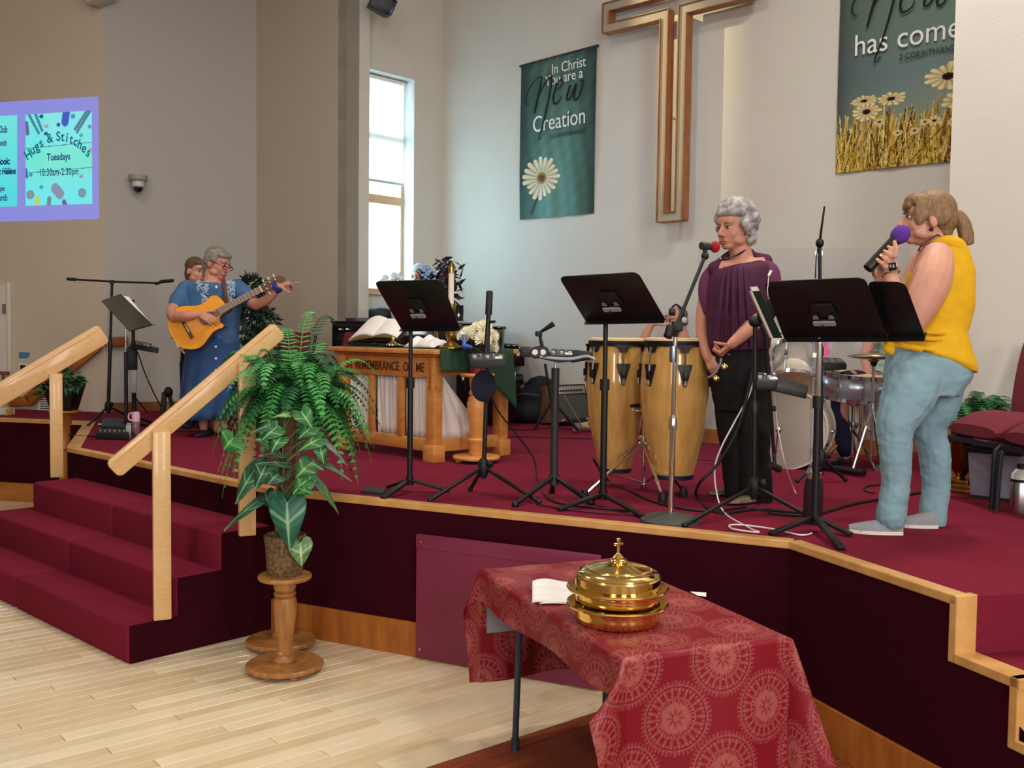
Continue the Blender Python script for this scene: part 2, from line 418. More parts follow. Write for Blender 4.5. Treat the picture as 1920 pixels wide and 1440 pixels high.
# ---------------------------------------------------------------- hardwood floor, plank by plank
fl = B().box((0, 3.5, -.06), (20, 24, .1)).done('floor', mat('floor_underlay', (120, 92, 62), .6), smooth=False); fl['kind'] = 'structure'
FA = rad(40.0); fu = V((cos(FA), sin(FA), 0)); fv = V((-sin(FA), cos(FA), 0))
pmats = [mat('maple_plank_%d' % i, c, .3, col2=c2, vs=5, stretch=(.9, 7, 1), coat=.25, bump=.04, bs=40) for i, (c, c2) in enumerate((((228, 209, 173), (218, 197, 158)), ((234, 217, 183), (224, 204, 167)), ((224, 203, 165), (212, 188, 148)), ((238, 222, 190), (230, 211, 176))))]
dmats = [mat('cherry_plank_%d' % i, c, .3, col2=c2, vs=5, stretch=(.9, 7, 1), coat=.25) for i, (c, c2) in enumerate((((138, 72, 40), (118, 58, 32)), ((150, 82, 46), (128, 64, 36))))]
strip_v = Pz(955, 1388, 0).dot(fv)
PWD, PL = .083, 1.3
meshes = {}
def plank(u0, u1, v0, mm):
    key = (round(u1 - u0, 2), mm.name)
    if key not in meshes:
        l = u1 - u0 - .003; w = PWD - .0035
        bb = B().box((0, 0, -.005), (l, w, .012)).done('plank', mm, fl, bevel=.0016, seg=1, smooth=False); meshes[key] = bb.data; oo = bb
    else:
        oo = bpy.data.objects.new('plank', meshes[key]); C.objects.link(oo); oo.parent = fl
    oo.location = fu * ((u0 + u1) / 2) + fv * (v0 + PWD / 2); oo.rotation_euler = (0, 0, FA)
    return oo
uL = Pz(0, 1440, 0)
def seen(p):
    q = RC.transposed() @ (p - EYE)
    if q.z < .3: return False
    x = 960 + FPX * q.x / q.z; y = 720 + FPX * q.y / q.z
    return -60 < x < 1980 and 880 < y < 1520
def inside(p, poly):
    c = False; n = len(poly)
    for i in range(n):
        (x1, y1), (x2, y2) = poly[i], poly[(i + 1) % n]
        if (y1 > p.y) != (y2 > p.y) and p.x < (x2 - x1) * (p.y - y1) / (y2 - y1) + x1: c = not c
    return c
row = 0; v = strip_v - PWD * 14
while v < 12:
    u = -9 - (row * .47 % PL)
    while u < 8:
        for kk in range(14):
            p = fu * (u + PL * (kk + .5) / 14) + fv * (v + PWD / 2)
            if seen(p) and not inside(p, stage):
                plank(u, u + PL, v, (dmats if v < strip_v - .001 else pmats)[rnd.randrange(2 if v < strip_v - .001 else 4)]); break
        u += PL
    row += 1; v += PWD
# ---------------------------------------------------------------- stairs at the corner of the stage
ed = (ring[2] - ring[3]).normalized()                                 # along the nosings, to the far end
sd = V((ed.y, -ed.x, 0)); sd = sd if sd.y > 0 else -sd                # up the flight
fc = Pz(238.6, 1246.8, 0)
st = thing('carpeted_stairs', 'burgundy carpeted stairs with wooden handrails in front of the guitar player', 'stairs', A2(fc) + (0,))
dep = (ring[3] - fc).dot(sd)                                         # run from first riser to the stage
runs = [0, .272, .538]
seam = [Pz(36, 1080, .2), Pz(122, 1014, .41), Pz(205, 945, .62)]
lend = [None, None, Pz(48, 905, .62)]
for k in range(3):
    f = fc + sd * runs[k]; b = fc + sd * dep
    l1 = (seam[k] - f).dot(ed); l2 = (lend[k] - f).dot(ed) if lend[k] else l1 * 2
    for a0, a1 in ((0, l1 - .004), (l1 + .004, l2)):
        B().prism([A2(f + ed * a0), A2(f + ed * a1), A2(b + ed * a1), A2(b + ed * a0)], .0, .2075 * (k + 1)).done('step', carpet, st, bevel=.022, seg=3)
# side cheek of the flight, thin dark sheet standing in for its shade
ckp = [(0, 0), (0, .2), (runs[1], .2), (runs[1], .408), (runs[2], .408), (runs[2], .615), (dep - .02, .615), (dep - .02, 0)]
B().slab([fc + sd * (x + .012) - ed * .001 + UP * (z + .003) for x, z in ckp], -ed * .006).done('cheek_shade', skirt_m, st, smooth=False)
# handrails: flat oak board on square posts
def rail(label, pf, pr, top, zbase, edge, th=.042):
    # pf, pr: foot points of the two posts; top: image points of the board's upper edge (low, high), edge: board height
    d = (pr - pf); d.z = 0; d = d.normalized(); n = V((d.y, -d.x, 0))
    t = thing('handrail', label, 'handrail', pf)
    a = Pv(*top[0], pf, d); b = Pv(*top[1], pf, d); c = Pv(*edge[0], pf, d); e = Pv(*edge[1], pf, d)
    u = (b - a).normalized(); w = u.cross(n); w = w if w.z < 0 else -w; h = abs((c - a).dot(w))
    r = .03; P = []
    for (cx, cy, g0) in ((r, r, 180), (L_(a, b) - r, r, 270), (L_(a, b) - r, h - r, 0), (r, h - r, 90)):
        for k in range(5):
            g = rad(g0 + 90 * k / 4); P.append(a + u * (cx + r * cos(g)) + w * (cy + r * sin(g)))
    B().slab([p - n * th / 2 for p in P], n * th).done('rail_board', oak_rail, t, bevel=.007, ang=.45)
    q0, q1 = a + w * h * .24, b + w * h * .24
    for k_ in (-1, 1): B().bar(q0 + u * .04 + n * k_ * (th / 2), q1 - u * .04 + n * k_ * (th / 2), .005, .007, n).done('moulding_line', oak, t)
    return t, d, n, a, u, w, h
def L_(a, b): return (V(b) - V(a)).length
pf, pr = Pz(302, 1157, .2075), Pz(460, 1001, .6225)
t, d, n, a, u, w, h = rail('long pale oak handrail board rising past the fern to the guitar player', pf, pr, ((197, 868), (512, 604)), .2, ((200, 916), (530, 655)))
for p, yt, in ((pf, 815), (pr, 686)):
    q = Pv(300 if p is pf else 462, yt, pf, d)
    s2 = n * (.021 + .022)
    B().slab([p + d * i * .045 + s2 + n * j * .022 for i, j in ((-1, -1), (1, -1), (1, 1), (-1, 1))], UP * (q.z - p.z + .02)).done('post', oak_rail, t, bevel=.004)
pf2 = Pz(106, 893, .6225)
t, d, n, a, u, w, h = rail('short pale oak handrail board in front of the black planter', pf2, pf2 + d, ((-70, 757), (183, 608)), .2, ((-60, 800), (188, 650)))
q = Pv(106, 700, pf2, d); s2 = n * .043
B().slab([pf2 + d * i * .045 + s2 + n * j * .022 for i, j in ((-1, -1), (1, -1), (1, 1), (-1, 1))], UP * (q.z - pf2.z)).done('post', oak_rail, t, bevel=.004)

# ---------------------------------------------------------------- things on the far walls
def onp(P, d, x, y, off=0):
    n = V((-d.y, d.x, 0)); n = n if n.y > 0 else -n
    r_ = ray(x, y); return EYE + r_ * (((P - EYE).dot(n) - off) / r_.dot(n))
N0 = V((-W0d.y, W0d.x, 0)); N0 = N0 if N0.y > 0 else -N0
N1 = V((-W1d.y, W1d.x, 0)); N1 = N1 if N1.y > 0 else -N1
# wall handrail: level, sloping, level
def wrail(name, pts, d, P, m, parent, h=.105, t=.045):
    for i in range(len(pts) - 1):
        a = onp(P, d, *pts[i], .06); b = onp(P, d, *pts[i + 1], .06); B().bar(a, b, t, h).done('rail_board', m, parent, bevel=.006)
hr = thing('wall_handrail', 'stained wooden handrail sloping along the wall behind the planter', 'handrail', onp(c01, W0d, 150, 680, .1))
am = mat('amber_rail', (176, 106, 34), .4, col2=(150, 84, 26), vs=6, coat=.2)
wrail('r', [(18, 754), (58, 750)], W0d, c01, am, hr); wrail('r', [(52, 752), (186, 643)], W0d, c01, am, hr, .14)
wrail('r', [(196, 641), (240, 640)], W1d, c01, mat('red_rail', (132, 66, 32), .45), hr)
# projected slide on the wall
sc = thing('projection_screen', 'lit purple projection with turquoise notices on the tan wall', 'screen', onp(c01, W0d, 90, 300))
def slide_col(u, v):
    col = np.zeros(u.shape + (3,)); col[:] = (.56, .58, .93); col[..., 0] += (u - .5) * .05
    return col
tl, tr_, br, bl = onp(c01, W0d, -190, 203, .004), onp(c01, W0d, 184.5, 181, .004), onp(c01, W0d, 185.5, 411, .004), onp(c01, W0d, -190, 421, .004)
def bil(u, v, a=tl, b=tr_, c=br, d=bl):
    a, b, c, d = [np.array(q) for q in (a, b, c, d)]; u = u[..., None]; v = v[..., None]
    return (a * (1 - u) + b * u) * (1 - v) + (d * (1 - u) + c * u) * v
em = mat('projected_light', (255, 255, 255), .9, vcol=True, emit=.8, spec=0)
for b in em.node_tree.nodes:
    if b.type == 'BSDF_PRINCIPLED':
        for l in list(b.inputs['Base Color'].links): em.node_tree.links.remove(l)
        b.inputs['Base Color'].default_value = (.08, .08, .08, 1)
def paint(nu, nv, fn, corners, name, parent, m):
    u, v = np.meshgrid(np.linspace(0, 1, nu), np.linspace(0, 1, nv)); return vgrid(name, bil(u, v, *corners), fn(u, v), m, parent)
paint(12, 8, slide_col, (tl, tr_, br, bl), 'slide_background', sc, em)
qa = [onp(c01, W0d, *p, .008) for p in ((48, 215), (172, 207), (173, 382), (48, 386))]
def ellp(col, u, v, cx, cy, rx, ry, c):
    k = ((u - cx) / rx) ** 2 + ((v - cy) / ry) ** 2 < 1; col[k] = c
def seg(col, u, v, x0, y0, x1, y1, w, c, asp=1.0):
    dx, dy = x1 - x0, (y1 - y0) * asp; L2 = dx * dx + dy * dy + 1e-9
    t = np.clip(((u - x0) * dx + (v - y0) * asp * dy) / L2, 0, 1)
    k = (u - x0 - t * dx) ** 2 + ((v - y0) * asp - t * dy) ** 2 < w * w; col[k] = c
def notice(u, v):
    col = np.zeros(u.shape + (3,)); col[:] = (.45, .98, .95); col[..., 2] += .05 * np.sin(v * 9); col[..., 0] += .1 * (1 - v) * (u > .3)
    col[np.abs(v - .37 + .03 * u) < .004] = (.1, .5, .55); col[np.abs(v - .64 + .03 * u) < .004] = (.1, .5, .55)
    for x, y, r, c in ((.24, .03, .03, (.1, .2, .55)), (.31, .22, .03, (.1, .25, .65)), (.5, .13, .03, (.1, .25, .65)), (.32, .14, .03, (.75, .65, .65)), (.97, .17, .03, (.4, .6, .8)), (.98, .42, .03, (.8, .6, .8)), (.84, .7, .03, (.7, .6, .75)), (.84, .26, .03, (.2, .75, .65)), (.24, .8, .03, (.1, .7, .75)), (.08, .66, .03, (.2, .6, .9)), (.72, .05, .035, (.2, .6, .85))):
        ellp(col, u, v, x, y, r, r * .72, c)
    for x in (.07, .85): ellp(col, u, v, x, .88, .06, .05, (.35, .6, .65)); ellp(col, u, v, x, .88, .045, .037, (.55, .62, .68))
    seg(col, u, v, .62, .0, .6, .1, .055, (.2, .35, .8)); seg(col, u, v, .45, .82, .52, .88, .06, (.55, .6, .72)); seg(col, u, v, .36, .93, .35, 1, .03, (.45, .55, .6)); seg(col, u, v, .18, .92, .17, 1, .04, (.75, .9, .5)); seg(col, u, v, .58, .97, .6, 1, .03, (.5, .3, .7)); seg(col, u, v, .01, .1, .03, .2, .03, (.4, .4, .65)); seg(col, u, v, .005, .6, .02, .68, .02, (.3, .35, .8))
    for x0, x1, y1 in ((.05, .2, .21), (.15, .25, .18), (.98, .78, .22), (.93, .75, .19)): seg(col, u, v, x0, .0, x1, y1, .018, (.28, .5, .62))
    return col
paint(110, 150, notice, qa, 'notice', sc, em)
qb = [onp(c01, W0d, *p, .008) for p in ((-95, 222), (32, 216), (32, 387), (-95, 391))]
def notice2(u, v):
    col = np.zeros(u.shape + (3,)); col[:] = (.3, .92, .94); col[..., 0] += .15 * (1 - v); col[..., 1] += .05 * (1 - v); return col
paint(10, 14, notice2, qb, 'notice', sc, em)
tq = mat('ink_teal', (20, 112, 138), .9, emit=.5); nv_ = mat('ink_navy', (28, 60, 118), .9, emit=.4); pu = mat('ink_purple', (66, 104, 160), .9, emit=.5)
def stext(s, x, y, h, m, align='LEFT', x2=None, y2=None, **k):
    p = onp(c01, W0d, x, y, .012); sz = h / FPX * p.y
    q = onp(c01, W0d, (x2 if x2 is not None else x + 50), (y2 if y2 is not None else y - 1.5), .012)
    return text(s, p, q - p, UP, sz * 1.38, m, sc, align=align, ext=.0005, **k)
stext('Tuesdays', 110, 300, 13.5, nv_, 'CENTER', 160, 297.5, xs=.72, bold=.002)
stext('10:30am-2:30pm', 110.5, 328.5, 13.5, nv_, 'CENTER', 160, 326.5, xs=.6, bold=.0015, spacing=1.12)
arc = 'Hugs & Stitches'
for i, ch in enumerate(arc):
    if ch == ' ': continue
    f = i / (len(arc) - 1); x = 56 + 107 * f; g = (f - .5) * 2; y = 297 - 31 * (1 - g * g) - 4 * f
    p = onp(c01, W0d, x, y, .012); q = onp(c01, W0d, x + 10, y + 10 * (.62 * g * 1.0) - .5, .012)
    text(ch, p, q - p, UP, .145, tq, sc, align='CENTER', ext=.0005, xs=.85, bold=.003)
for s_, x, y, h in (('Book Club', 14, 248.5, 13), ('this month', 13, 273, 11), ('Book:', 18.5, 308, 13), ('chez Hélène', 29, 326, 12), ('2pm', 9, 357.5, 9), ('at church', 14, 376, 12)):
    stext(s_, x, y, h, nv_ if h == 13 and y > 300 or y > 320 and y < 340 else pu, 'RIGHT', x + 50, y - 1.5, xs=.62, bold=.004, shear=.25 if 'l' in s_ and y == 326 else 0)
# dome camera
dc = thing('dome_camera', 'small grey dome security camera on the wall above the guitar player', 'camera', onp(c01, W1d, 260, 345, .1))
p = onp(c01, W1d, 259, 334, .11); cgm = mat('camera_grey', (150, 146, 136), .5)
B().lathe([(.0, .03), (.1, .03), (.1, -.02), (.085, -.035), (.0, -.035)], 24, p).box(p + N1 * .06 + UP * .0, (.14, .1, .05), look(W1d, N1)).done('mount', cgm, dc, bevel=.004)
B().lathe([(.068, -.035), (.066, -.09), (.056, -.1)], 24, p).done('housing', mat('camera_light', (196, 200, 204), .4), dc)
B().lathe([(.055, -.1), (.053, -.12), (.04, -.145), (.02, -.158), (.001, -.162)], 24, p).done('dome', mat('smoked_dome', (10, 10, 14), .08, coat=1), dc)
# fixtures cut by the top of the frame
sp = thing('wall_loudspeaker', 'pale wall bracket corner cut by the top edge above the grey wall', 'loudspeaker', onp(c01, W1d, 188, -14, .2))
p = onp(c01, W0d, 186, -16, .12); B().box(p, (.24, .2, .22), rz(rad(-20)) @ M4.Rotation(rad(-20), 3, 'Y')).done('cabinet', mat('pale_grey', (190, 186, 178), .5), sp, bevel=.008)
B().box(p + N0 * .1 + V((0, 0, .06)), (.1, .2, .06), look(W0d, N0)).done('bracket', mat('pale_grey2', (150, 146, 140), .5), sp, bevel=.004)
tl_ = thing('stage_spotlight', 'black spotlight head beside the pier above the tall window', 'lamp', onp(cpe, WN, 712, 8, .1))
p = Pv(714, 6, cm, VD) ; p = EYE + (p - EYE) * .95
R_ = M4.Rotation(rad(25), 3, 'Y') @ M4.Rotation(rad(20), 3, 'Z')
B().box(p, (.22, .2, .2), R_).done('head', black, tl_, bevel=.012)
B().box(p + R_ @ V((.125, 0, -.0)), (.03, .21, .17), R_).done('lens', mat('blue_lens', (26, 28, 84), .2), tl_, bevel=.004)
B().box(p + R_ @ V((.03, -.103, 0)), (.16, .012, .12), R_).done('side_plate', mat('dark_plate', (52, 54, 60), .5), tl_, bevel=.002)
B().box(p + V((-.1, .05, .2)), (.05, .05, .4)).bar(p + V((-.1, .05, .35)), Pv(690, -40, cm, VD) + V((0, 0, 0)), .05, .05).done('arm', black, tl_)
# switch plate, blue tape, vent on the screen wall; door frame at the edge of the picture
pt_ = thing('blue_tape', 'strip of blue tape stuck to the wall above the switch plate', 'tape', onp(c01, W0d, 46, 665, .0))
B().slab([onp(c01, W0d, x, y, .0) for x, y in ((36, 660), (56, 661), (55, 668), (51, 672), (36, 672))], -N0 * .003).done('strip', mat('tape_blue', (62, 124, 176), .7), pt_)
swp = thing('switch_plate', 'white switch plate with dark rocker under the blue tape', 'switch', onp(c01, W0d, 43, 690, .0))
B().slab([onp(c01, W0d, x, y, .0) for x, y in ((36, 681), (50, 682), (50, 699), (36, 699))], -N0 * .008).done('plate', mat('plate_white', (226, 220, 210), .4), swp, bevel=.002)
B().slab([onp(c01, W0d, x, y, .008) for x, y in ((38.5, 684), (48, 684.5), (48, 696), (38.5, 696))], -N0 * .005).done('rocker', mat('rocker_brown', (52, 34, 30), .4), swp)
vt = thing('wall_vent', 'white slatted vent grille low on the wall behind the planter', 'vent', onp(c01, W0d, 95, 760, .0))
fr = [onp(c01, W0d, x, y, .0) for x, y in ((73, 740), (124, 738), (124, 777), (73, 781))]
B().slab(fr, -N0 * .006).done('backing', mat('vent_dark', (52, 48, 44), .7), vt)
for k in range(9):
    y = 743 + k * 4.2; a = onp(c01, W0d, 74, y, .014); b = onp(c01, W0d, 123, y - .5, .014); B().bar(a, b, .012, .014).done('slat', mat('vent_white', (224, 218, 206), .5), vt)
for x in (73.5, 123.5): B().bar(onp(c01, W0d, x, 740, .012), onp(c01, W0d, x, 780, .012), .02, .02, W0d).done('frame_side', MT['vent_white'], vt)
dr_ = B().slab([onp(c01, W0d, x, y, .03) for x, y in ((-90, 535), (12, 533), (14, 752), (-90, 756))], N0 * .03).done('door_1', mat('door_white', (214, 210, 200), .5), smooth=False); dr_['kind'] = 'structure'
B().slab([onp(c01, W0d, x, y, .045) for x, y in ((12, 529), (16, 529), (18, 752), (14, 752))], N0 * .04).done('door_frame', MT['door_white'], dr_, bevel=.003)
B().slab([onp(c01, W0d, x, y, .05) for x, y in ((4, 570), (9, 570), (9, 588), (4, 588))], N0 * .02).done('hinge', steel, dr_)
hn = thing('wall_bracket_rail', 'short end of a brown wooden rail on a bracket by the door', 'handrail', onp(c01, W0d, 8, 697, .1))
B().bar(onp(c01, W0d, -40, 698, .1), onp(c01, W0d, 16, 700, .1), .05, .04).done('rail_board', MT['red_rail'], hn, bevel=.006)
B().bar(onp(c01, W0d, 6, 702, .1), onp(c01, W0d, 6, 716, .03), .02, .02).done('bracket', steel, hn)
ws = B().slab([Pz(-60, 815, .62), Pz(18, 815, .62), Pz(18, 815, .62) + UP * .28, Pz(-60, 815, .62) + UP * .28], (0, .12, 0)).done('wall_low', wall_m, smooth=False); ws['kind'] = 'structure'
o = B().bar(Pz(-60, 818, .62), Pz(19, 818, .62), .14, .022).bar(Pz(18, 815, .62), Pz(18, 815, .62) + UP * .28, .14, .014, (1, 0, 0)).done('trim_7', oak, bevel=.002); o['kind'] = 'structure'

# ---------------------------------------------------------------- tall window
wf = mat('window_oak', (206, 164, 122), .5); wn = B()
def wp(f, z, dp): return w1 + VD * (f * (w0 - w1).length) - V((VD.y, -VD.x, 0)).normalized() * 0 + ON * dp + UP * z
ON = V((-VD.y, VD.x, 0)); ON = ON if ON.x < 0 else -ON               # outwards
dpt = .2
win = B().bar(wp(.0, wb, dpt) + VD * .02, wp(.0, wt, dpt) + VD * .02, .05, .05, VD).bar(wp(1, wb, dpt) - VD * .02, wp(1, wt, dpt) - VD * .02, .05, .05, VD).bar(wp(0, wt - .025, dpt), wp(1, wt - .025, dpt), .05, .05).bar(wp(0, wb + .025, dpt), wp(1, wb + .025, dpt), .05, .06).done('window_1', wf, bevel=.006); win['kind'] = 'structure'
zmid = Pv(730, 366, cm, VD).z; z2 = Pv(730, 255, cm, VD).z; zbl = Pv(730, 338, cm, VD).z
B().bar(wp(0, zmid - .03, dpt), wp(1, zmid - .03, dpt), .06, .1).done('rail', wf, win, bevel=.006)
B().bar(wp(0, z2, dpt), wp(1, z2, dpt), .06, .1).done('rail', wf, win, bevel=.006)
gl = mat('window_glass', (255, 255, 255), .02, trans=1, ior=1.05)
for za, zb in ((wb + .05, zmid - .08), (zmid + .02, z2 - .05), (z2 + .05, wt - .05)): B().slab([wp(.07, za, dpt), wp(.93, za, dpt), wp(.93, zb, dpt), wp(.07, zb, dpt)], ON * .006).done('pane', gl, win)
bl_ = thing('roller_blind', 'sheer white roller blind drawn halfway down the tall window', 'blind', wp(.5, zbl, .14))
bmt = mat('blind_sheer', (244, 242, 236), .8, trans=.0, alpha=1); nt = bmt.node_tree
tb = nt.nodes.new('ShaderNodeBsdfTranslucent'); tb.inputs[0].default_value = (.95, .95, .92, 1); tp = nt.nodes.new('ShaderNodeBsdfTransparent'); mx = nt.nodes.new('ShaderNodeMixShader'); mx2 = nt.nodes.new('ShaderNodeMixShader')
mx.inputs[0].default_value = .6; mx2.inputs[0].default_value = .28
nt.links.new(nt.nodes['Principled BSDF'].outputs[0], mx.inputs[1]); nt.links.new(tb.outputs[0], mx.inputs[2]); nt.links.new(mx.outputs[0], mx2.inputs[1]); nt.links.new(tp.outputs[0], mx2.inputs[2]); nt.links.new(mx2.outputs[0], nt.nodes['Material Output'].inputs[0])
B().slab([wp(.04, zbl, .14), wp(.96, zbl, .14), wp(.96, wt - .03, .14), wp(.04, wt - .03, .14)], ON * .002).done('fabric', bmt, bl_)
B().bar(wp(.04, zbl, .14), wp(.96, zbl, .14), .015, .03).done('bottom_bar', mat('bar_grey', (188, 190, 192), .5), bl_, bevel=.003)
B().tube([wp(.03, wt - .03, .14), wp(.97, wt - .03, .14)], .025).done('roller', MT['plate_white'], bl_)
sl = B().slab([wp(-.02, wb, -.03), wp(1.02, wb, -.03), wp(1.02, wb, .2), wp(-.02, wb, .2)], UP * -.03).done('window_sill', wf, win, bevel=.004)

# ---------------------------------------------------------------- cross
OFFC = .22
cr = thing('wall_cross', 'large open-framed wooden cross with grey felt face hung on the white wall', 'cross', onwall(1262, 200, OFFC))
def cw(x, y, off=OFFC): return onwall(x, y, off)
o_ = cw(1231, 416); vb = o_.z
def sx(p): return p.dot(WD)
x0, x1 = sx(cw(1232, 400)), sx(cw(1279, 400)); xi0, xi1 = sx(cw(1245, 388)), sx(cw(1269, 388)); zi = cw(1250, 397).z
az0 = cw(1130, 62).z; xa = sx(cw(1130, 55)); azi = cw(1144, 40).z
cx_ = (x0 + x1) / 2; hw = cx_ - xa; fw = xi0 - x0; aH = (x1 - x0); az1 = az0 + aH
tz = az1 + hw * .95
outer = [(x0, vb), (x1, vb), (x1, az0), (cx_ + hw, az0), (cx_ + hw, az1), (x1, az1), (x1, tz), (x0, tz), (x0, az1), (cx_ - hw, az1), (cx_ - hw, az0), (x0, az0)]
inner = [(x0 + fw, vb + fw), (x1 - fw, vb + fw), (x1 - fw, az0 + fw), (cx_ + hw - fw, az0 + fw), (cx_ + hw - fw, az1 - fw), (x1 - fw, az1 - fw), (x1 - fw, tz - fw), (x0 + fw, tz - fw), (x0 + fw, az1 - fw), (cx_ - hw + fw, az1 - fw), (cx_ - hw + fw, az0 + fw), (x0 + fw, az0 + fw)]
def cp(q, off): return WD * q[0] + WN * (DW - off) + UP * q[1]
cwd = mat('cross_wood', (160, 104, 60), .5, col2=(134, 80, 42), vs=7, stretch=(3, 3, .8)); felt = mat('cross_felt', (168, 160, 142), .9)
CT = .1
for i in range(12):
    j = (i + 1) % 12
    for P in (outer, inner):
        a, b = P[i], P[j]; s_ = .008 if P is inner else -.008
        B().slab([cp(a, OFFC + .01), cp(b, OFFC + .01), cp(b, OFFC - CT), cp(a, OFFC - CT)], ((cp(b, 0) - cp(a, 0)).normalized().cross(WN)) * s_).done('edge_board', cwd, cr)
    B().slab([cp(outer[i], OFFC - .012), cp(outer[j], OFFC - .012), cp(inner[j], OFFC - .012), cp(inner[i], OFFC - .012)], WN * .01).done('felt_face', felt, cr)
for zz in (vb + 1.0, az1 + .3): B().tube([cp((x0 + fw / 2, zz), OFFC - .03), cp((x0 + fw / 2, zz), 0)], .012).done('standoff', steel, cr)

# unseen spotlight for the warm patch by the cross; added plates square its beam
lp = V((-1.5, 9.55, 5.95))
lamp('cross_spot', 'SPOT', lp, onwall(1285, 180), 520, (1, .80, .42), spot_size=rad(50), spot_blend=.2, shadow_soft_size=.006)
csp = thing('unseen_spotlight', 'unseen black ceiling spotlight aimed at the wooden cross, with added beam-shaping plates', 'lamp', lp)
ax_ = (onwall(1285, 180) - lp).normalized()
B().lathe([(.07, -.22), (.08, -.2), (.08, -.015), (.07, -.012)], 24, lp, ax_, cap=False).box(lp - ax_ * .12 + V((0, 0, .18)), (.04, .04, .36)).done('head', black, csp, solid=.004)
def door(q1, q2, side):  # added plate that cuts the spot's beam along one edge
    a, b = [lp + (q - lp).normalized() * .16 for q in (q1, q2)]; o_ = (side - onwall(1285, 200)).normalized()
    a, b = a + (a - b) * .3, b + (b - a) * .3
    B().slab([a, b, b + o_ * .13, a + o_ * .13], ax_ * .003).done('beam_plate', black, csp)
door(onwall(1385, -100), onwall(1366, 430), onwall(1560, 200)); door(onwall(1246, -100), onwall(1238, 430), onwall(1050, 200)); door(onwall(1120, 424), onwall(1420, 430), onwall(1290, 640))
# ---------------------------------------------------------------- banners
def daisy(col, u, v, cx, cy, R, n, asp, petal, centre, seedv=0, sq=1.0, rot=0.0):
    dx = (u - cx); dy = (v - cy) * asp / sq; r = np.hypot(dx, dy); a = np.arctan2(dy, dx) + rot
    rg = np.random.RandomState(int(seedv * 97 + cx * 1000)); k = np.round(a / (2 * np.pi) * n).astype(int) % n
    ln = (.8 + .25 * rg.rand(n))[k] * R; da = (a / (2 * np.pi) * n - np.round(a / (2 * np.pi) * n))
    t = r / ln; w = .5 * np.sqrt(np.clip(1 - ((t - .62) / .42) ** 2, 0, 1)) ; w = np.where(t < .62, .47, w)
    m_ = (t < 1.02) & (np.abs(da) < w)
    sh = (.86 + .14 * np.cos(da * 5)) * (.86 + .16 * t)
    col[m_] = (np.array(petal) * sh[..., None])[m_]
    c_ = r < R * .27; col[c_] = centre; col[r < R * .15] = np.array(centre) * .62
def banner1(u, v):
    rg = np.random.RandomState(3); col = np.zeros(u.shape + (3,))
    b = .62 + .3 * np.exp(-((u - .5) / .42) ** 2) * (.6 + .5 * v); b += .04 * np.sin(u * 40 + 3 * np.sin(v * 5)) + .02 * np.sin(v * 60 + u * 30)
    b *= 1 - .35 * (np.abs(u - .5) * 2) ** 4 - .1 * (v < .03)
    col[..., 0] = .42 * b; col[..., 1] = .58 * b; col[..., 2] = .53 * b
    seg(col, u, v, .16, .97, .24, .86, .012, (.18, .27, .22), 2.1)
    daisy(col, u, v, .3, .745, .27, 19, 1.95, (.92, .88, .74), (.58, .4, .14))
    k = np.hypot(u - .3, (v - .745) * 1.95); kk = (k < .045); col[kk] = (.34, .2, .1)
    return col
prn = mat('banner_print', (255, 255, 255), .85, vcol=True, spec=.15)
bn = thing('banner', 'green banner with one daisy and the words New Creation', 'banner', onwall(1046, 260))
c4 = [onwall(x, y, .02) for x, y in ((977.5, 124), (1119, 86), (1112, 400), (974.5, 412))]
def wavy(cs, nu, nv, fn, name, parent, amp=.01):
    u, v = np.meshgrid(np.linspace(0, 1, nu), np.linspace(0, 1, nv)); P = bil(u, v, *cs)
    P = P - np.array(WN) * ((amp * np.sin(u * 17 + 1.5 * np.sin(v * 3)) + amp * .6 * np.sin(u * 7 + v * 4)) * (v ** .7))[..., None]
    return vgrid(name, P, fn(u, v), prn, parent)
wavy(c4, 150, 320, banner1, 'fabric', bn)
dk = mat('banner_rod', (34, 30, 26), .5)
a_, b_ = c4[0] - WD * .02, c4[1] + WD * .02; B().tube([a_ + UP * .0, b_], .013).done('rod', dk, bn)
wht = mat('print_white', (238, 240, 232), .8); blk = mat('print_black', (16, 26, 24), .8); gry = mat('print_grey', (44, 74, 68), .8)
def bt(cs, s_, u, v, h, m_, parent, align='LEFT', **k):
    c = [np.array(q) for q in cs]
    def at(u, v): return V((c[0] * (1 - u) + c[1] * u) * (1 - v) + (c[3] * (1 - u) + c[2] * u) * v) - WN * .022
    p = at(u, v); H = (V(c[3]) - V(c[0])).length
    return text(s_, p, at(u + .1, v) - p, UP, h * H * 1.95, m_, parent, align=align, ext=.0008, **k)
bt(c4, 'In Christ', .885, .108, .047, wht, bn, 'RIGHT', xs=.86)
bt(c4, 'You are a', .85, .172, .047, wht, bn, 'RIGHT', xs=.86)
bt(c4, 'Creation', .9, .45, .075, wht, bn, 'RIGHT', xs=.84, bold=-.0)
bt(c4, '2 CORINTHIANS 5:17', .905, .505, .018, gry, bn, 'RIGHT', xs=.9, bold=.001)
def stroke(cs, uv, w, m_, parent, lift=.026, name='brush_stroke'):
    c = [np.array(q) for q in cs]
    P = [V((c[0] * (1 - u) + c[1] * u) * (1 - v) + (c[3] * (1 - u) + c[2] * u) * v) - WN * lift for u, v in uv]
    return B().tube(P, w, 8, 7, 1).done(name, m_, parent)
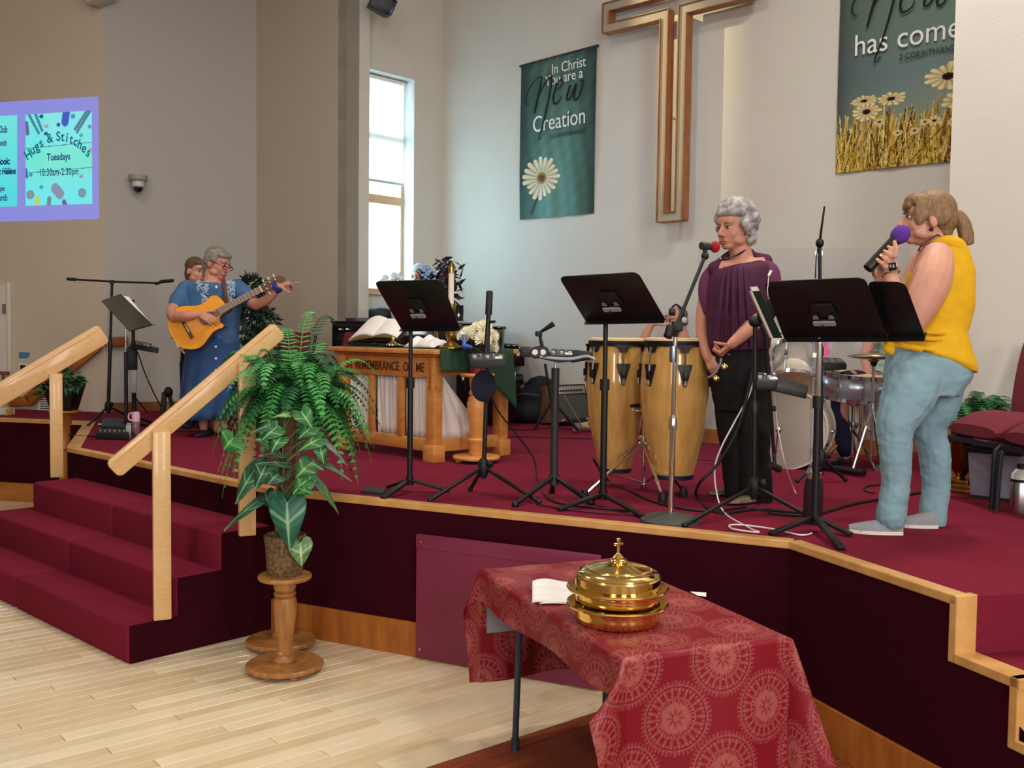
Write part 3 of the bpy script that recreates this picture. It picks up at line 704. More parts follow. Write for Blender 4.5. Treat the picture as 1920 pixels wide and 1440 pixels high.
NEW = (([(.13, .27), (.095, .25), (.1, .2), (.2, .125), (.29, .105), (.305, .13), (.25, .25), (.215, .33)], [.004, .006, .006, .005, .006, .009, .011, .008]),
       ([(.25, .25), (.33, .17), (.42, .125), (.445, .14), (.41, .25), (.34, .40), (.285, .48), (.29, .50), (.33, .475)], [.005, .006, .008, .011, .01, .008, .006, .005, .004]),
       ([(.5, .215), (.56, .2), (.6, .175), (.57, .155), (.51, .185), (.47, .255), (.49, .295), (.55, .285), (.58, .255)], [.004, .005, .006, .007, .009, .01, .009, .006, .004]),
       ([(.69, .2), (.65, .265), (.66, .29), (.7, .275), (.77, .2), (.745, .265), (.755, .3), (.8, .285), (.86, .21), (.855, .19), (.82, .195)], [.009, .01, .008, .007, .008, .011, .009, .007, .006, .006, .004]))
for uv, w in NEW: stroke(c4, uv, w, blk, bn)
def banner2(u, v):
    rg = np.random.RandomState(5); col = np.zeros(u.shape + (3,)); t = v[..., None]
    a = np.array((.42, .5, .42)); b = np.array((.42, .5, .5)); c = np.array((.62, .6, .5))
    col[:] = np.where(t < .55, a + (b - a) * t / .55, b + (c - b) * (t - .55) / .45)
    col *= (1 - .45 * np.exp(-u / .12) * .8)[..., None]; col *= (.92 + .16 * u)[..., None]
    g = .86 + .05 * np.sin(u * 9) + .03 * np.sin(u * 31)
    k = v > g; base_ = np.array((.34, .22, .1)); col[k] = base_
    for i in range(900):
        x = rg.rand(); y0 = .86 + .2 * rg.rand(); ln = .04 + .13 * rg.rand() * (1 if rg.rand() < .8 else 1.6); lean = (rg.rand() - .35) * .12
        cc = [(.72, .58, .2), (.8, .68, .34), (.56, .4, .12), (.28, .16, .09), (.62, .52, .16), (.85, .78, .5)][rg.randint(6)]
        j0 = int(max(0, (y0 - ln) * u.shape[0])); j1 = int(min(u.shape[0], y0 * u.shape[0] + 2)); i0 = int(max(0, (min(x, x + lean) - .02) * u.shape[1])); i1 = int(min(u.shape[1], (max(x, x + lean) + .02) * u.shape[1]))
        if j1 > j0 and i1 > i0:
            cs_ = col[j0:j1, i0:i1]; seg(cs_, u[j0:j1, i0:i1], v[j0:j1, i0:i1], x, y0, x + lean, y0 - ln, .0045, cc, 2.0)
    for x0_, y0_, x1_, y1_, w in ((.2, .98, .23, .73, .009), (.42, .9, .43, .71, .006), (.33, .9, .34, .8, .006), (.55, .98, .82, .67, .008), (.6, .98, .9, .8, .006), (.83, .9, .9, .69, .006), (.12, .92, .2, .8, .005)): seg(col, u, v, x0_, y0_, x1_, y1_, w, (.42, .3, .14) if w < .008 else (.7, .56, .34), 2.0)
    P = (.93, .85, .62); Q_ = (.22, .1, .07)
    for cx, cy, R, n, sq in ((.24, .71, .125, 13, .8), (.22, .655, .115, 15, .45), (.44, .665, .12, 11, .6), (.87, .6, .17, 13, .75), (.93, .72, .1, 9, .8), (.35, .77, .05, 9, .8), (.63, .835, .045, 9, .8), (.5, .835, .04, 9, .8), (.78, .8, .06, 9, .8), (.92, .815, .05, 9, .8), (.71, .8, .04, 8, .8)): daisy(col, u, v, cx, cy, R, n, 2.0, P, Q_, 1, sq)
    return col
zt2 = 2.35
b2 = thing('banner', 'green banner with a field of daisies and the words has come', 'banner', onwall(1680, 150))
bl2, br2 = onwall(1567, 325, .02), onwall(1790, 301.5, .02); w2 = (br2 - bl2).length; lenb = (c4[3] - c4[0]).length; wid1 = (c4[1] - c4[0]).length
br2 = bl2 + (br2 - bl2).normalized() * wid1; tl2 = bl2 + UP * lenb + (onwall(1581.5, 0, .02) - bl2) * 0; tr2 = br2 + UP * lenb
c5 = [tl2, tr2, br2, bl2]
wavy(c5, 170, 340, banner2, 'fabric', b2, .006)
B().tube([tl2 - WD * .02, tr2 + WD * .02], .013).done('rod', dk, b2)
def vz(z): return (tl2.z - z) / lenb
zb_ = onwall(1602, 106.5, .02).z
for uv, w in NEW:
    stroke(c5, [(.02 + u * 1.02, v * 1.06 + vz(onwall(1660, 115, .02).z) - .5 * 1.06) for u, v in uv], w, blk, b2)
ub = (onwall(1602, 106, .02) - bl2).dot(WD) / wid1
bt(c5, 'has come', ub, vz(zb_), .076, wht, b2, xs=.92)
bt(c5, '2 CORINTHIANS 5:17', (onwall(1688, 113, .02) - bl2).dot(WD) / wid1, vz(onwall(1688, 114, .02).z), .021, gry, b2, xs=.85, bold=.001)
bt(c5, 'The', .88, .16, .047, wht, b2, 'RIGHT', xs=.86)
# ---------------------------------------------------------------- cloth-covered folding table in front
TH = .74
NL, FL_, FR, NR = Pz(1178, 1230, TH), Pz(892, 1066, TH), Pz(1153, 1048, TH), Pz(1484, 1203, TH)
tc_ = (NL + FL_ + FR + NR) / 4; ly = ((FL_ - NL) + (FR - NR)).normalized(); lx = V((ly.y, -ly.x, 0))
TWd, TLn = .62, 1.24
ft = thing('folding_table', 'folding table with grey-blue metal legs under the red medallion cloth', 'table', (tc_.x, tc_.y, 0))
def T(x, y, z): return V((tc_.x, tc_.y, 0)) + lx * x + ly * y + UP * z
RT = look(lx, ly)
B().box(T(0, 0, TH - .018), (TWd - .01, TLn - .01, .03), RT).done('tabletop', mat('table_grey', (142, 140, 138), .6), ft, bevel=.006)
lg = mat('table_leg', (58, 68, 84), .4, metal=.3)
for sy in (-1, 1):
    for sx_ in (-1, 1):
        B().tube([T(sx_ * .2, sy * .46, TH - .04), T(sx_ * .215, sy * .47, .02)], .014, 12).lathe([(.018, -.02), (.018, .03)], 10, T(sx_ * .215, sy * .47, .02)).done('leg', lg, ft)
    B().tube([T(-.204, sy * .463, .58), T(.204, sy * .463, .58)], .011).done('crossbar', lg, ft)
clo = thing('tablecloth', 'red satin cloth with woven round medallions draped over the folding table', 'tablecloth', T(0, 0, TH))
OL, OR_, ON_, OF = .15, .46, .66, .52
def drape(X, Y):
    ex = np.maximum(np.abs(X) - TWd / 2, 0); ey = np.maximum(np.abs(Y) - TLn / 2, 0); sx_ = np.sign(X); sy = np.sign(Y)
    r = np.hypot(ex, ey) + 1e-9; rr = .022                                     # rounded table edge
    bx = np.where(r < rr, r * .7, rr * .7 + (r - rr) * .05); bz = np.where(r < rr, -r * .55, -rr * .55 - (r - rr) * .985)
    phi = np.arctan2(ey, ex); both = (ex > 0) & (ey > 0)
    fl = np.where(both, np.sin(phi * 2) ** 2, 0)
    bx = bx + fl * r * .30; bz = bz * (1 - .03 * fl)
    wav = .018 * np.sin(Y * 9 + X * 2) * np.clip(ex * 5, 0, 1) * np.exp(-ey * 14); wav2 = .022 * np.sin(X * 11 + .7) * np.clip(ey * 3, 0, 1) * np.exp(-ex * 14)
    x = np.clip(X, -TWd / 2, TWd / 2) + sx_ * (np.cos(phi) * bx * (ex > 0)) + sx_ * wav * (ex > 0)
    y = np.clip(Y, -TLn / 2, TLn / 2) + sy * (np.sin(phi) * bx * (ey > 0)) + sy * wav2 * (ey > 0)
    x = x + sx_ * np.where(both & (X < 0) & (Y < 0), ex * .6 * np.clip(ey * 9, 0, 1), 0)
    z = TH + .004 + bz + .0015 * np.sin(X * 31 + 2 * np.sin(Y * 7)) * (r < .01)
    P = np.array((tc_.x, tc_.y, 0.)) + x[..., None] * np.array(lx) + y[..., None] * np.array(ly); P[..., 2] = z
    return P
def medallions(X, Y):
    cw_, ch = .172, .36; R = .118; best = np.full(X.shape, 9.); TX = np.zeros(X.shape); 
    i0 = np.round((X - .04) / cw_)
    for di in (-1, 0, 1):
        i = i0 + di; yo = (np.mod(i, 2)) * ch / 2 + .05; j = np.round((Y - yo) / ch)
        dx = X - .04 - i * cw_; dy = Y - yo - j * ch; r = np.hypot(dx, dy); k = r < best
        best = np.where(k, r, best); TX = np.where(k, np.arctan2(dy, dx), TX)
    p = best / R; a = TX; I = np.zeros(X.shape)
    def rg_(c, w): return np.clip(1.4 - np.abs(p - c) / w, 0, 1)
    I = np.maximum(I, ((p > .93) & (p < 1.06)) * np.clip(np.cos(a * 52) * 2.2, 0, 1) * .75)
    I = np.maximum(I, rg_(.93, .022)); dark = rg_(.885, .014)
    fan = np.clip((np.cos(a * 22) - .15 + .5 * (p - .7)) * 3, 0, 1) * ((p > .58) & (p < .86)); I = np.maximum(I, fan * (.75 + .25 * np.cos(p * 90)))
    I = np.maximum(I, ((p > .78) & (p < .865)) * np.clip(.5 + np.cos(a * 44), 0, 1)); I = np.maximum(I, rg_(.57, .02))
    I = np.maximum(I, ((p > .44) & (p < .55)) * np.clip(np.cos(a * 32) * 2, 0, 1)); I = np.maximum(I, rg_(.43, .014))
    I = np.maximum(I, ((p > .1) & (p < .41)) * np.clip(1.6 - 6 * np.abs(np.abs(np.cos(a * 4)) * .42 - p * .95), 0, 1)); I = np.maximum(I, ((p > .22) & (p < .42)) * np.clip(np.cos(a * 8 + PI) * 2 - .6, 0, 1)); I = np.maximum(I, (p < .08) * 1.)
    I = I * (p < 1.07); 
    red = np.array((.50, .075, .135)); gold = np.array((.66, .40, .36)); dk_ = np.array((.36, .04, .09))
    I = I * .78; c = red * (1 - I[..., None]) + gold * I[..., None]; dk2 = (dark * (p < 1))[..., None] * .8
    return c * (1 - dk2) + dk_ * dk2
X, Y = np.meshgrid(np.arange(-TWd / 2 - OL, TWd / 2 + OR_ + .001, .0043), np.arange(-TLn / 2 - ON_, TLn / 2 + OF + .001, .0043))
sat = mat('red_satin', (255, 255, 255), .42, vcol=True, spec=.3)
vgrid('cloth', drape(X, Y), medallions(X, Y), sat, clo)
Xl, Yl = np.meshgrid(np.arange(-TWd / 2 + .02, TWd / 2 + OR_ - .14, .02), np.arange(-TLn / 2 + .03, TLn / 2 + OF - .22, .02))
Pl = drape(Xl, Yl); Pl[..., 2] -= .006; ctr = np.array((tc_.x, tc_.y, TH)); dv = ctr - Pl; dv[..., 2] = 0; Pl += dv / np.maximum(np.linalg.norm(dv, axis=-1, keepdims=True), .05) * .008
vgrid('lining', Pl, np.zeros(Pl.shape) + .5, mat('grey_lining', (150, 146, 150), .8), clo)

# communion trays, cover, napkins
tp = Pz(1157, 1164, TH + .006); tp.z = TH + .0065
def tray(name, label, z0, h, inner):
    t = thing(name, label, 'tray', (tp.x, tp.y, z0))
    B().lathe([(.0, 0), (.138, 0), (.147, .006), (.149, .03), (.149, h - .012), (.153, h - .006), (.172, h - .004), (.176, h + .002), (.173, h + .008), (.15, h + .006), (.146, h - .004), (.144, .01), (.0, .008)], 64, (tp.x, tp.y, z0), cap=False).done('body', brass, t, ang=.9)
    B().tube([V((tp.x + .1735 * cos(g), tp.y + .1735 * sin(g), z0 + h + .002)) for g in [2 * PI * k / 64 for k in range(65)]], .0065, 8).done('rim', brass, t)
tray('communion_tray', 'lower polished brass communion tray with rolled rim resting on the red cloth', tp.z, .062, 0)
tray('communion_tray', 'second polished brass communion tray stacked just under the domed cover', tp.z + .066, .052, 0)
cv = thing('tray_cover', 'domed polished brass cover topped with a small cross on the tray stack', 'cover', (tp.x, tp.y, tp.z + .122))
zc = tp.z + .1225
B().lathe([(.149, 0), (.149, .036), (.144, .042), (.146, .046), (.14, .053), (.118, .062), (.112, .062), (.108, .067), (.06, .08), (.03, .086), (.0, .088)], 64, (tp.x, tp.y, zc)).done('lid', brass, cv, ang=.5)
B().lathe([(.03, .084), (.034, .09), (.03, .096), (.018, .1), (.021, .104), (.012, .112), (.007, .118), (.0, .12)], 24, (tp.x, tp.y, zc)).done('knob', brass, cv)
B().box((tp.x, tp.y, zc + .142), (.009, .009, .056), RT).box((tp.x, tp.y, zc + .15), (.036, .009, .009), RT).box((tp.x, tp.y, zc + .166), (.014, .01, .01), RT).done('cross', brass, cv, bevel=.0015)
np1 = thing('napkin', 'folded white cloth napkin tucked beside the brass tray stack', 'napkin', Pz(1035, 1105, TH + .006))
def nap(u, v):
    p = Pz(998 + 100 * u, 1098 + 30 * v - 14 * u, TH + .02); p.z = TH + .022 + .016 * sin(u * 5 + 1) * (1 - v * .4) + .006 * sin(v * 16 + u * 3) - .012 * v * (u < .99); return p
B().grid(nap, 16, 14).done('fold', white, np1, solid=.006)
def nap2(u, v):
    p = Pz(1012 + 80 * u, 1112 + 22 * v - 6 * u, TH + .01); p.z = TH + .01 + .005 * sin(v * 14 + u * 4); return p
B().grid(nap2, 14, 12).done('fold', white, np1, solid=.004)
pp = thing('paper_sheet', 'corner of white paper lying on the red cloth beside the stage front', 'paper', Pz(1310, 1113, TH + .006))
B().slab([Pz(x, y, TH + .009) for x, y in ((1294, 1110), (1324, 1112), (1324, 1119), (1308, 1117))], UP * .002).done('sheet', white, pp)

# ---------------------------------------------------------------- plant pedestals
def pedestal(name, label, p, h, rb, rt, prof, m=honey, feet=4, group=None, tap=None):
    t = thing(name, label, 'plant stand', p)
    z0 = .022
    B().lathe([(.0, z0), (rb * .96, z0), (rb, z0 + .006), (rb, z0 + .018), (rb * .95, z0 + .026), (.0, z0 + .026)], 48, p, cap=False).done('base', m, t, ang=.5)
    for k in range(feet):
        g = 2 * PI * k / feet + .5; B().ell(V(p) + V((rb * .82 * cos(g), rb * .82 * sin(g), .012)), (.024, .024, .0125), n=12, k=6).done('foot', m, t)
    B().lathe([(r, z0 + .026 + q * (h - z0 - .026 - .022)) for r, q in prof], 20, p).done('column', m, t, ang=.6)
    B().lathe([(.0, h - .022), (rt * .96, h - .022), (rt, h - .015), (rt, h - .006), (rt * .97, h), (.0, h)], 48, p, cap=False).done('top', m, t, ang=.5)
    return t
PF = Pz(534, 1258, 0); PB = Pz(527, 1212, 0)
carved = [(.055, 0), (.058, .03), (.05, .06), (.046, .1), (.05, .105), (.05, .13), (.042, .14), (.04, .2), (.042, .3), (.052, .45), (.06, .62), (.062, .72), (.056, .78), (.045, .8), (.056, .81), (.058, .84), (.048, .855), (.052, .87), (.058, .9), (.06, 1)]
ph = .503
pedestal('plant_stand', 'low carved honey-wood pedestal with round base, nearest the camera', PF, ph, .198, .137, carved)
pedestal('plant_stand', 'tall slender honey-wood pedestal hidden behind the potted climber', PB, 1.21, .192, .12, [(.05, 0), (.05, .02), (.032, .04), (.03, .12), (.036, .13), (.03, .14), (.028, .3), (.034, .5), (.03, .8), (.038, .85), (.03, .88), (.045, 1)])

# ---------------------------------------------------------------- leaves
leafm = mat('leaf_green', (255, 255, 255), .38, vcol=True, spec=.4)
def leaf(name, parent, b, t, w, nrm, c1=(.13, .36, .2), c2=(.62, .76, .5), heart=.28, nu=15, nv=19, cup=.15, bend=.15, vein=1.0, lat=5, mottle=0):
    b = V(b); t = V(t); y = t - b; L = y.length; y.normalize(); n = V(nrm); n = (n - y * n.dot(y)).normalized(); x = y.cross(n)
    u, v = np.meshgrid(np.linspace(-1, 1, nu), np.linspace(0, 1, nv)); H_ = heart / .28
    ol_ = spline([V(q) for q in ((.0, .0, 0), (.1, -.17 * H_, 0), (.25, -.27 * H_, 0), (.41, -.2 * H_, 0), (.5, .02, 0), (.47, .22, 0), (.37, .45, 0), (.23, .7, 0), (.09, .9, 0), (.0, 1, 0))], 5)
    tt = np.linspace(0, len(ol_) - 1, nv); ox = np.interp(tt, range(len(ol_)), [q.x for q in ol_])[:, None]; oy = np.interp(tt, range(len(ol_)), [q.y for q in ol_])[:, None]
    au = np.abs(u); X_ = u * np.maximum(ox, .004) * w; s2 = (1 - au) * v ** 1.15 + au * oy; Y_ = s2 * L
    Z_ = -cup * au * au * w * .5 - bend * L * np.clip(s2, -.3, 1) ** 2 + .012 * np.sin(v * 26) * au * w
    P = np.array(b) + X_[..., None] * np.array(x) + Y_[..., None] * np.array(y) + Z_[..., None] * np.array(n)
    k = np.exp(-(X_ / (.014 * w + .0012)) ** 2) * vein; lv = v * lat * 1.6; k = np.maximum(k, vein * .75 * np.clip(1 - np.abs(lv - np.round(lv)) / .16, 0, 1) * (au < .9))
    if mottle: k = np.maximum(k, mottle * (.5 + .5 * np.sin(s2 * 47 + u * 13) * np.sin(u * 19 + s2 * 23)))
    col = np.array(c1) * (1 - k[..., None]) + np.array(c2) * k[..., None]
    return vgrid(name, P, col, leafm, parent)
pc = V((PF.x, PF.y, ph)); DPX = PF.y
tot = thing('potted_climber', 'leafy arrowhead climber on a moss pole in a bark-covered pot', 'plant', pc)
bark = mat('bark_pot', (126, 98, 62), .85, col2=(62, 44, 26), vs=60, bump=.8, bs=90)
B().lathe([(.086, 0), (.09, .01), (.094, .08), (.099, .15), (.107, .205), (.1, .21), (.092, .18), (.0, .175)], 32, pc).done('pot', bark, tot)
B().lathe([(.0, .17), (.094, .176)], 24, pc, cap=False).done('soil', mat('soil', (48, 36, 26), .95), tot)
ptop = Py(541, 772, DPX - .0)
mossm = mat('moss_pole', (92, 62, 38), .95, col2=(58, 36, 24), vs=40, bump=.8, bs=120)
B().tube([pc + V((0, 0, .16)), V((ptop.x, pc.y, ptop.z))], .042, 16).done('moss_pole', mossm, tot)
g1, g2, g3 = (.10, .30, .19), (.12, .38, .17), (.16, .30, .2)
LV = [  # base px, tip px, width, depth offsets (base, tip), normal, colours
 ((538, 942), (540, 1030), .19, -.10, -.16, (0, -1, .25), (.10, .33, .25), (.55, .74, .55)),
 ((563, 1018), (566, 1062), .125, -.09, -.12, (.3, -1, .1), (.24, .4, .24), (.72, .8, .58)),
 ((437, 822), (418, 842), .15, -.16, -.18, (-.1, -1, .2), (.11, .42, .17), (.5, .72, .4)),
 ((490, 935), (414, 985), .085, -.05, -.14, (-.3, -.6, .9), g1, (.5, .66, .5)),
 ((478, 880), (436, 940), .12, -.04, -.12, (-.4, -1, .3), g1, (.5, .66, .5)),
 ((500, 870), (476, 915), .12, -.08, -.12, (-.1, -1, .4), g1, (.55, .7, .55)),
 ((530, 850), (487, 848), .085, -.03, -.1, (0, -.5, 1), g3, (.5, .62, .5)),
 ((536, 868), (486, 862), .075, -.06, -.13, (0, -.6, 1), g3, (.5, .62, .5)),
 ((520, 890), (502, 905), .1, -.12, -.16, (-.2, -.9, .5), g1, (.5, .66, .5)),
 ((580, 870), (555, 895), .11, -.08, -.12, (.3, -1, .4), g2, (.55, .75, .45)),
 ((575, 900), (548, 925), .1, -.1, -.14, (.2, -1, .5), g2, (.55, .75, .45)),
 ((582, 892), (572, 930), .08, -.08, -.1, (.4, -1, .3), g2, (.55, .75, .45)),
 ((598, 905), (640, 960), .05, -.03, -.06, (.8, -.8, .3), (.16, .3, .14), (.4, .55, .3)),
 ((608, 868), (662, 895), .05, -.04, -.06, (.4, -.4, .9), g3, (.5, .62, .5)),
 ((575, 865), (606, 876), .07, -.06, -.1, (.1, -.6, .9), (.2, .4, .2), (.6, .76, .5)),
 ((600, 838), (608, 868), .075, -.05, -.08, (.5, -1, .3), g2, (.6, .76, .5)),
 ((600, 822), (560, 842), .085, -.07, -.12, (.2, -.9, .6), g2, (.6, .76, .5)),
 ((615, 832), (655, 868), .04, -.03, -.04, (.5, -.5, .7), (.3, .34, .32), (.5, .55, .5)),
 ((585, 800), (560, 820), .09, -.06, -.1, (.2, -1, .5), g2, (.6, .76, .5)),
 ((565, 772), (585, 800), .1, -.09, -.13, (.2, -1, .5), g2, (.6, .78, .5)),
 ((540, 776), (512, 778), .05, -.08, -.12, (0, -.6, 1), (.3, .5, .22), (.6, .74, .4)),
 ((520, 800), (490, 822), .11, -.05, -.1, (-.2, -1, .5), g2, (.6, .76, .55)),
 ((510, 830), (484, 822), .09, -.04, -.1, (-.2, -1, .5), g2, (.6, .76, .55)),
 ((526, 820), (508, 845), .09, -.07, -.12, (-.1, -1, .4), g2, (.6, .76, .55)),
 ((516, 795), (470, 806), .08, -.03, -.08, (-.2, -.7, .9), g1, (.5, .68, .5)),
 ((497, 925), (505, 950), .1, -.06, -.1, (-.2, -1, .3), (.08, .2, .14), (.3, .45, .35)),
 ((560, 915), (585, 925), .06, -.12, -.16, (.3, -1, .3), g2, (.5, .7, .45)),
]
stemm = mat('stem_green', (86, 104, 66), .6)
for i, (b, t, w, d0, d1, n, c1, c2) in enumerate(LV):
    pb_, pt_2 = Py(*b, DPX + d0), Py(*t, DPX + d1)
    leaf('leaf', tot, pb_, pt_2, w, n, c1, c2, mottle=.55 if i == 1 else 0)
    zs = max(pb_.z - .1, ph + .16); q = V((pc.x, pc.y - .04, zs if pb_.z > ph + .3 else ph + .2)); B().tube([q, (q + pb_) / 2 + V((0, 0, .03)), pb_], .0035, 6, 4).done('petiole', stemm, tot)

# fern fronds
def frond(name, parent, o, az, L, rise, droop, m, w=.055, n=26, wob=0):
    d = V((cos(az), sin(az), 0)); P = []
    for i in range(n + 1):
        t = i / n; P.append(o + d * (L * (t ** .9) * (1 - .12 * droop * t * t)) + UP * (rise * sin(t * PI * .62) - droop * L * t ** 2.4) + V((-d.y, d.x, 0)) * (wob * t * t))
    b = B(); b.tube([P[i] for i in range(0, n + 1, 2)], [.003, .0012], 5)
    for i in range(1, n):
        t = i / n; tg = (P[i + 1] - P[i - 1]).normalized(); sdv = tg.cross(UP); sdv = sdv.normalized() if sdv.length > .05 else V((-d.y, d.x, 0)); nn = sdv.cross(tg)
        lw = w * (sin(PI * min(1, t * .86 + .12)) ** .7) * (1 - .25 * t)
        for s_ in (-1, 1):
            a = P[i]; e = a + sdv * s_ * lw + tg * lw * .35 - nn * lw * (.22 + .2 * rnd.random()); h = tg * (L / n * .42)
            mid = (a + e) / 2 + nn * lw * .06
            b.add([a - h * .5, a + h * .6, mid + h, e, mid - h], [(0, 1, 2, 3, 4)] if s_ > 0 else [(4, 3, 2, 1, 0)])
    return b.done(name, m, parent, ang=1.2)
fm = [mat('fern_%d' % i, c, .5, spec=.35, var=.2, vs=14) for i, c in enumerate(((40, 112, 52), (58, 140, 66), (28, 82, 44), (84, 160, 84)))]
fo = V((PB.x, PB.y, 1.21))
fern = thing('potted_fern', 'big bushy fern spilling over the tall pedestal in front of the stage', 'fern', fo)
B().lathe([(.075, 0), (.1, .14), (.104, .15), (.0, .14)], 24, fo).done('pot', mat('dark_pot', (48, 40, 34), .7), fern)
fr2 = random.Random(11); fo2 = fo + V((.09, -.02, .17))
for k in range(190):
    az = 2 * PI * k / 50 * 1.0 + fr2.uniform(-.2, .2); lvl = fr2.random()
    L = .18 + .27 * fr2.random(); rise = .03 + .3 * (1 - lvl) ** 1.5 * fr2.uniform(.6, 1.1); droop = .3 + .95 * lvl
    frond('frond', fern, fo2 + V((cos(az) * .04, sin(az) * .04, .0)), az, L, rise, droop, fm[fr2.randrange(4)], .058 + .018 * fr2.random(), 20, fr2.uniform(-.1, .1))
for az, L, rise, droop in ((-.25, .5, .24, .55), (-.1, .52, .2, .75), (.1, .47, .26, .5), (PI + .1, .5, .16, .8), (PI - .2, .48, .24, .6), (1.2, .3, .48, .1), (1.6, .24, .5, .12), (2.2, .3, .42, .2), (-1.5, .3, .3, .7), (-2.2, .36, .1, 1.3), (-.9, .34, .08, 1.4), (PI + .4, .46, .02, 1.0), (-.45, .48, .05, 1.0)):
    frond('frond', fern, fo2, az, L, rise, droop, fm[fr2.randrange(4)], .06, 26, fr2.uniform(-.08, .08))

# loose foliage used on shrubs and trailing plants: leaves joined as stuff
def foliage(parent, blobs, n, size, m, seed=1, name='foliage', droop=.3, ratio=.45):
    r_ = random.Random(seed); b = B()
    for i in range(n):
        c, rr = blobs[r_.randrange(len(blobs))]; c = V(c)
        d = V((r_.gauss(0, 1), r_.gauss(0, 1), r_.gauss(0, 1))).normalized(); p = c + V((d.x * rr[0], d.y * rr[1], d.z * rr[2])) * (r_.random() ** .45)
        y = (d + V((r_.uniform(-.7, .7), r_.uniform(-.7, .7), r_.uniform(-.7, .3) - droop))).normalized(); x = y.cross(V((r_.uniform(-1, 1), r_.uniform(-1, 1), 1))).normalized(); z = x.cross(y); l = size * r_.uniform(.7, 1.2)
        w = l * ratio / 2
        b.add([p, p + y * l * .35 + x * w - z * l * .05, p + y * l, p + y * l * .35 - x * w - z * l * .05, p + y * l * .5 + z * l * .06], [(0, 1, 4), (1, 2, 4), (2, 3, 4), (3, 0, 4)])
    return b.done(name, m, parent, kind='stuff', smooth=False)
fg = V((-2.27, 9.75, S)); fg = Py(484, 640, 9.75); fg.z = S
fic = thing('ficus_tree', 'dark green potted ficus standing behind the guitar player', 'plant', fg)
fdm = mat('ficus_leaf', (26, 48, 38), .5, col2=(44, 74, 52), vs=20)
def blob(x, y, Y, rx, ry, rz_): return (Py(x, y, Y), (rx / FPX * Y, ry, rz_ / FPX * Y))
foliage(fic, [blob(478, 612, 9.75, 38, .16, 42), blob(488, 590, 9.75, 34, .16, 40), blob(470, 560, 9.75, 30, .14, 32), blob(488, 660, 9.75, 36, .16, 40), blob(470, 536, 9.75, 22, .1, 18)], 950, .085, fdm, 4)
B().lathe([(.13, 0), (.16, .28), (.165, .3), (.0, .28)], 20, fg).done('pot', mat('dark_pot2', (40, 30, 28), .6), fic)
for k in range(3): B().tube([fg + UP * .25, fg + V((.02 * k - .02, 0, .6)), Py(470 + 9 * k, 570, 9.75)], [.012, .006], 6, 4).done('trunk', mat('ficus_bark', (72, 58, 44), .9), fic)

# planter on a turned stand in front of the screen wall
ps = Pz(120, 781, S); ps = Pz(124, 895, 0) if False else V((ps.x, ps.y, S))
q0 = Pz(121, 888, .0); q0 = Py(121, 800, 9.0); q0 = V((q0.x, q0.y, 0))
zt_ = Py(121, 769, 9.0).z
pls = pedestal('plant_stand', 'turned wooden pedestal under the black planter beside the stairs', q0, zt_, .17, .135, [(.05, 0), (.052, .04), (.04, .06), (.05, .3), (.054, .55), (.05, .64), (.062, .655), (.062, .68), (.05, .7), (.05, .88), (.062, .9), (.066, 1)], oak_dark)
pl_ = thing('planter', 'tapered black planter of trailing ivy on the turned stand', 'plant', (q0.x, q0.y, zt_))
B().box((0, 0, 0), (0, 0, 0)) 
hp = (Py(121, 718, 9.0).z - zt_); pk = B(); s1, s2_ = .09, .145
pk.add([V((q0.x + a * s1, q0.y + b_2 * s1, zt_)) for a, b_2 in ((-1, -1), (1, -1), (1, 1), (-1, 1))] + [V((q0.x + a * s2_, q0.y + b_2 * s2_, zt_ + hp)) for a, b_2 in ((-1, -1), (1, -1), (1, 1), (-1, 1))], [(3, 2, 1, 0), (4, 5, 6, 7), (0, 1, 5, 4), (1, 2, 6, 5), (2, 3, 7, 6), (3, 0, 4, 7)]).done('pot', mat('planter_black', (12, 12, 14), .4), pl_, bevel=.01)
ivm = mat('ivy_leaf', (34, 70, 46), .5, col2=(70, 108, 74), vs=22)
foliage(pl_, [(V((q0.x, q0.y, zt_ + hp + .03)), (.17, .15, .09)), (V((q0.x - .13, q0.y - .1, zt_ + hp - .03)), (.07, .07, .12)), (V((q0.x + .1, q0.y - .1, zt_ + hp + .02)), (.09, .07, .08))], 190, .075, ivm, 9, ratio=.8)
# ---------------------------------------------------------------- communion table
def zat(P, y):                                # height above ground point P whose image row is y
    lo, hi = -3, 9
    for _ in range(50):
        m_ = (lo + hi) / 2; q = RC.transposed() @ (V((P[0], P[1], m_)) - EYE)
        if 720 + FPX * q.y / q.z > y: lo = m_
        else: hi = m_
    return lo
TF, TL = Pz(812, 868, S), Pz(632, 840, S); tx = (TF - TL).normalized(); ty = V((-tx.y, tx.x, 0)); tw = (TF - TL).length; tdp = .74
tb_ = thing('communion_table', 'oak communion table carved IN REMEMBRANCE OF ME with white curtain panels', 'table', TL)
ZT = zat(TF - tx * .03, 655) - S
def TB(x, y, z): return TL + tx * x + ty * y + UP * z
RB = look(tx, ty)
oakt = mat('table_oak', (214, 150, 80), .42, col2=(194, 124, 58), vs=6, stretch=(1.5, 1.5, 4), coat=.15)
B().box(TB(tw / 2, tdp / 2, ZT - .018), (tw + .12, tdp + .1, .036), RB).done('tabletop', oakt, tb_, bevel=.008)
B().box(TB(tw / 2, tdp / 2, ZT - .046), (tw + .05, tdp + .03, .02), RB).done('moulding', oak_dark, tb_, bevel=.006)
pw_ = .085
for x in (pw_ / 2, tw - pw_ / 2):
    for y in (pw_ / 2, tdp - pw_ / 2):
        B().box(TB(x, y, (ZT - .05) / 2), (pw_, pw_, ZT - .05), RB).box(TB(x, y, .06), (pw_ + .03, pw_ + .03, .12), RB).done('leg', oakt, tb_, bevel=.005)
fz = ZT - .056 - .15
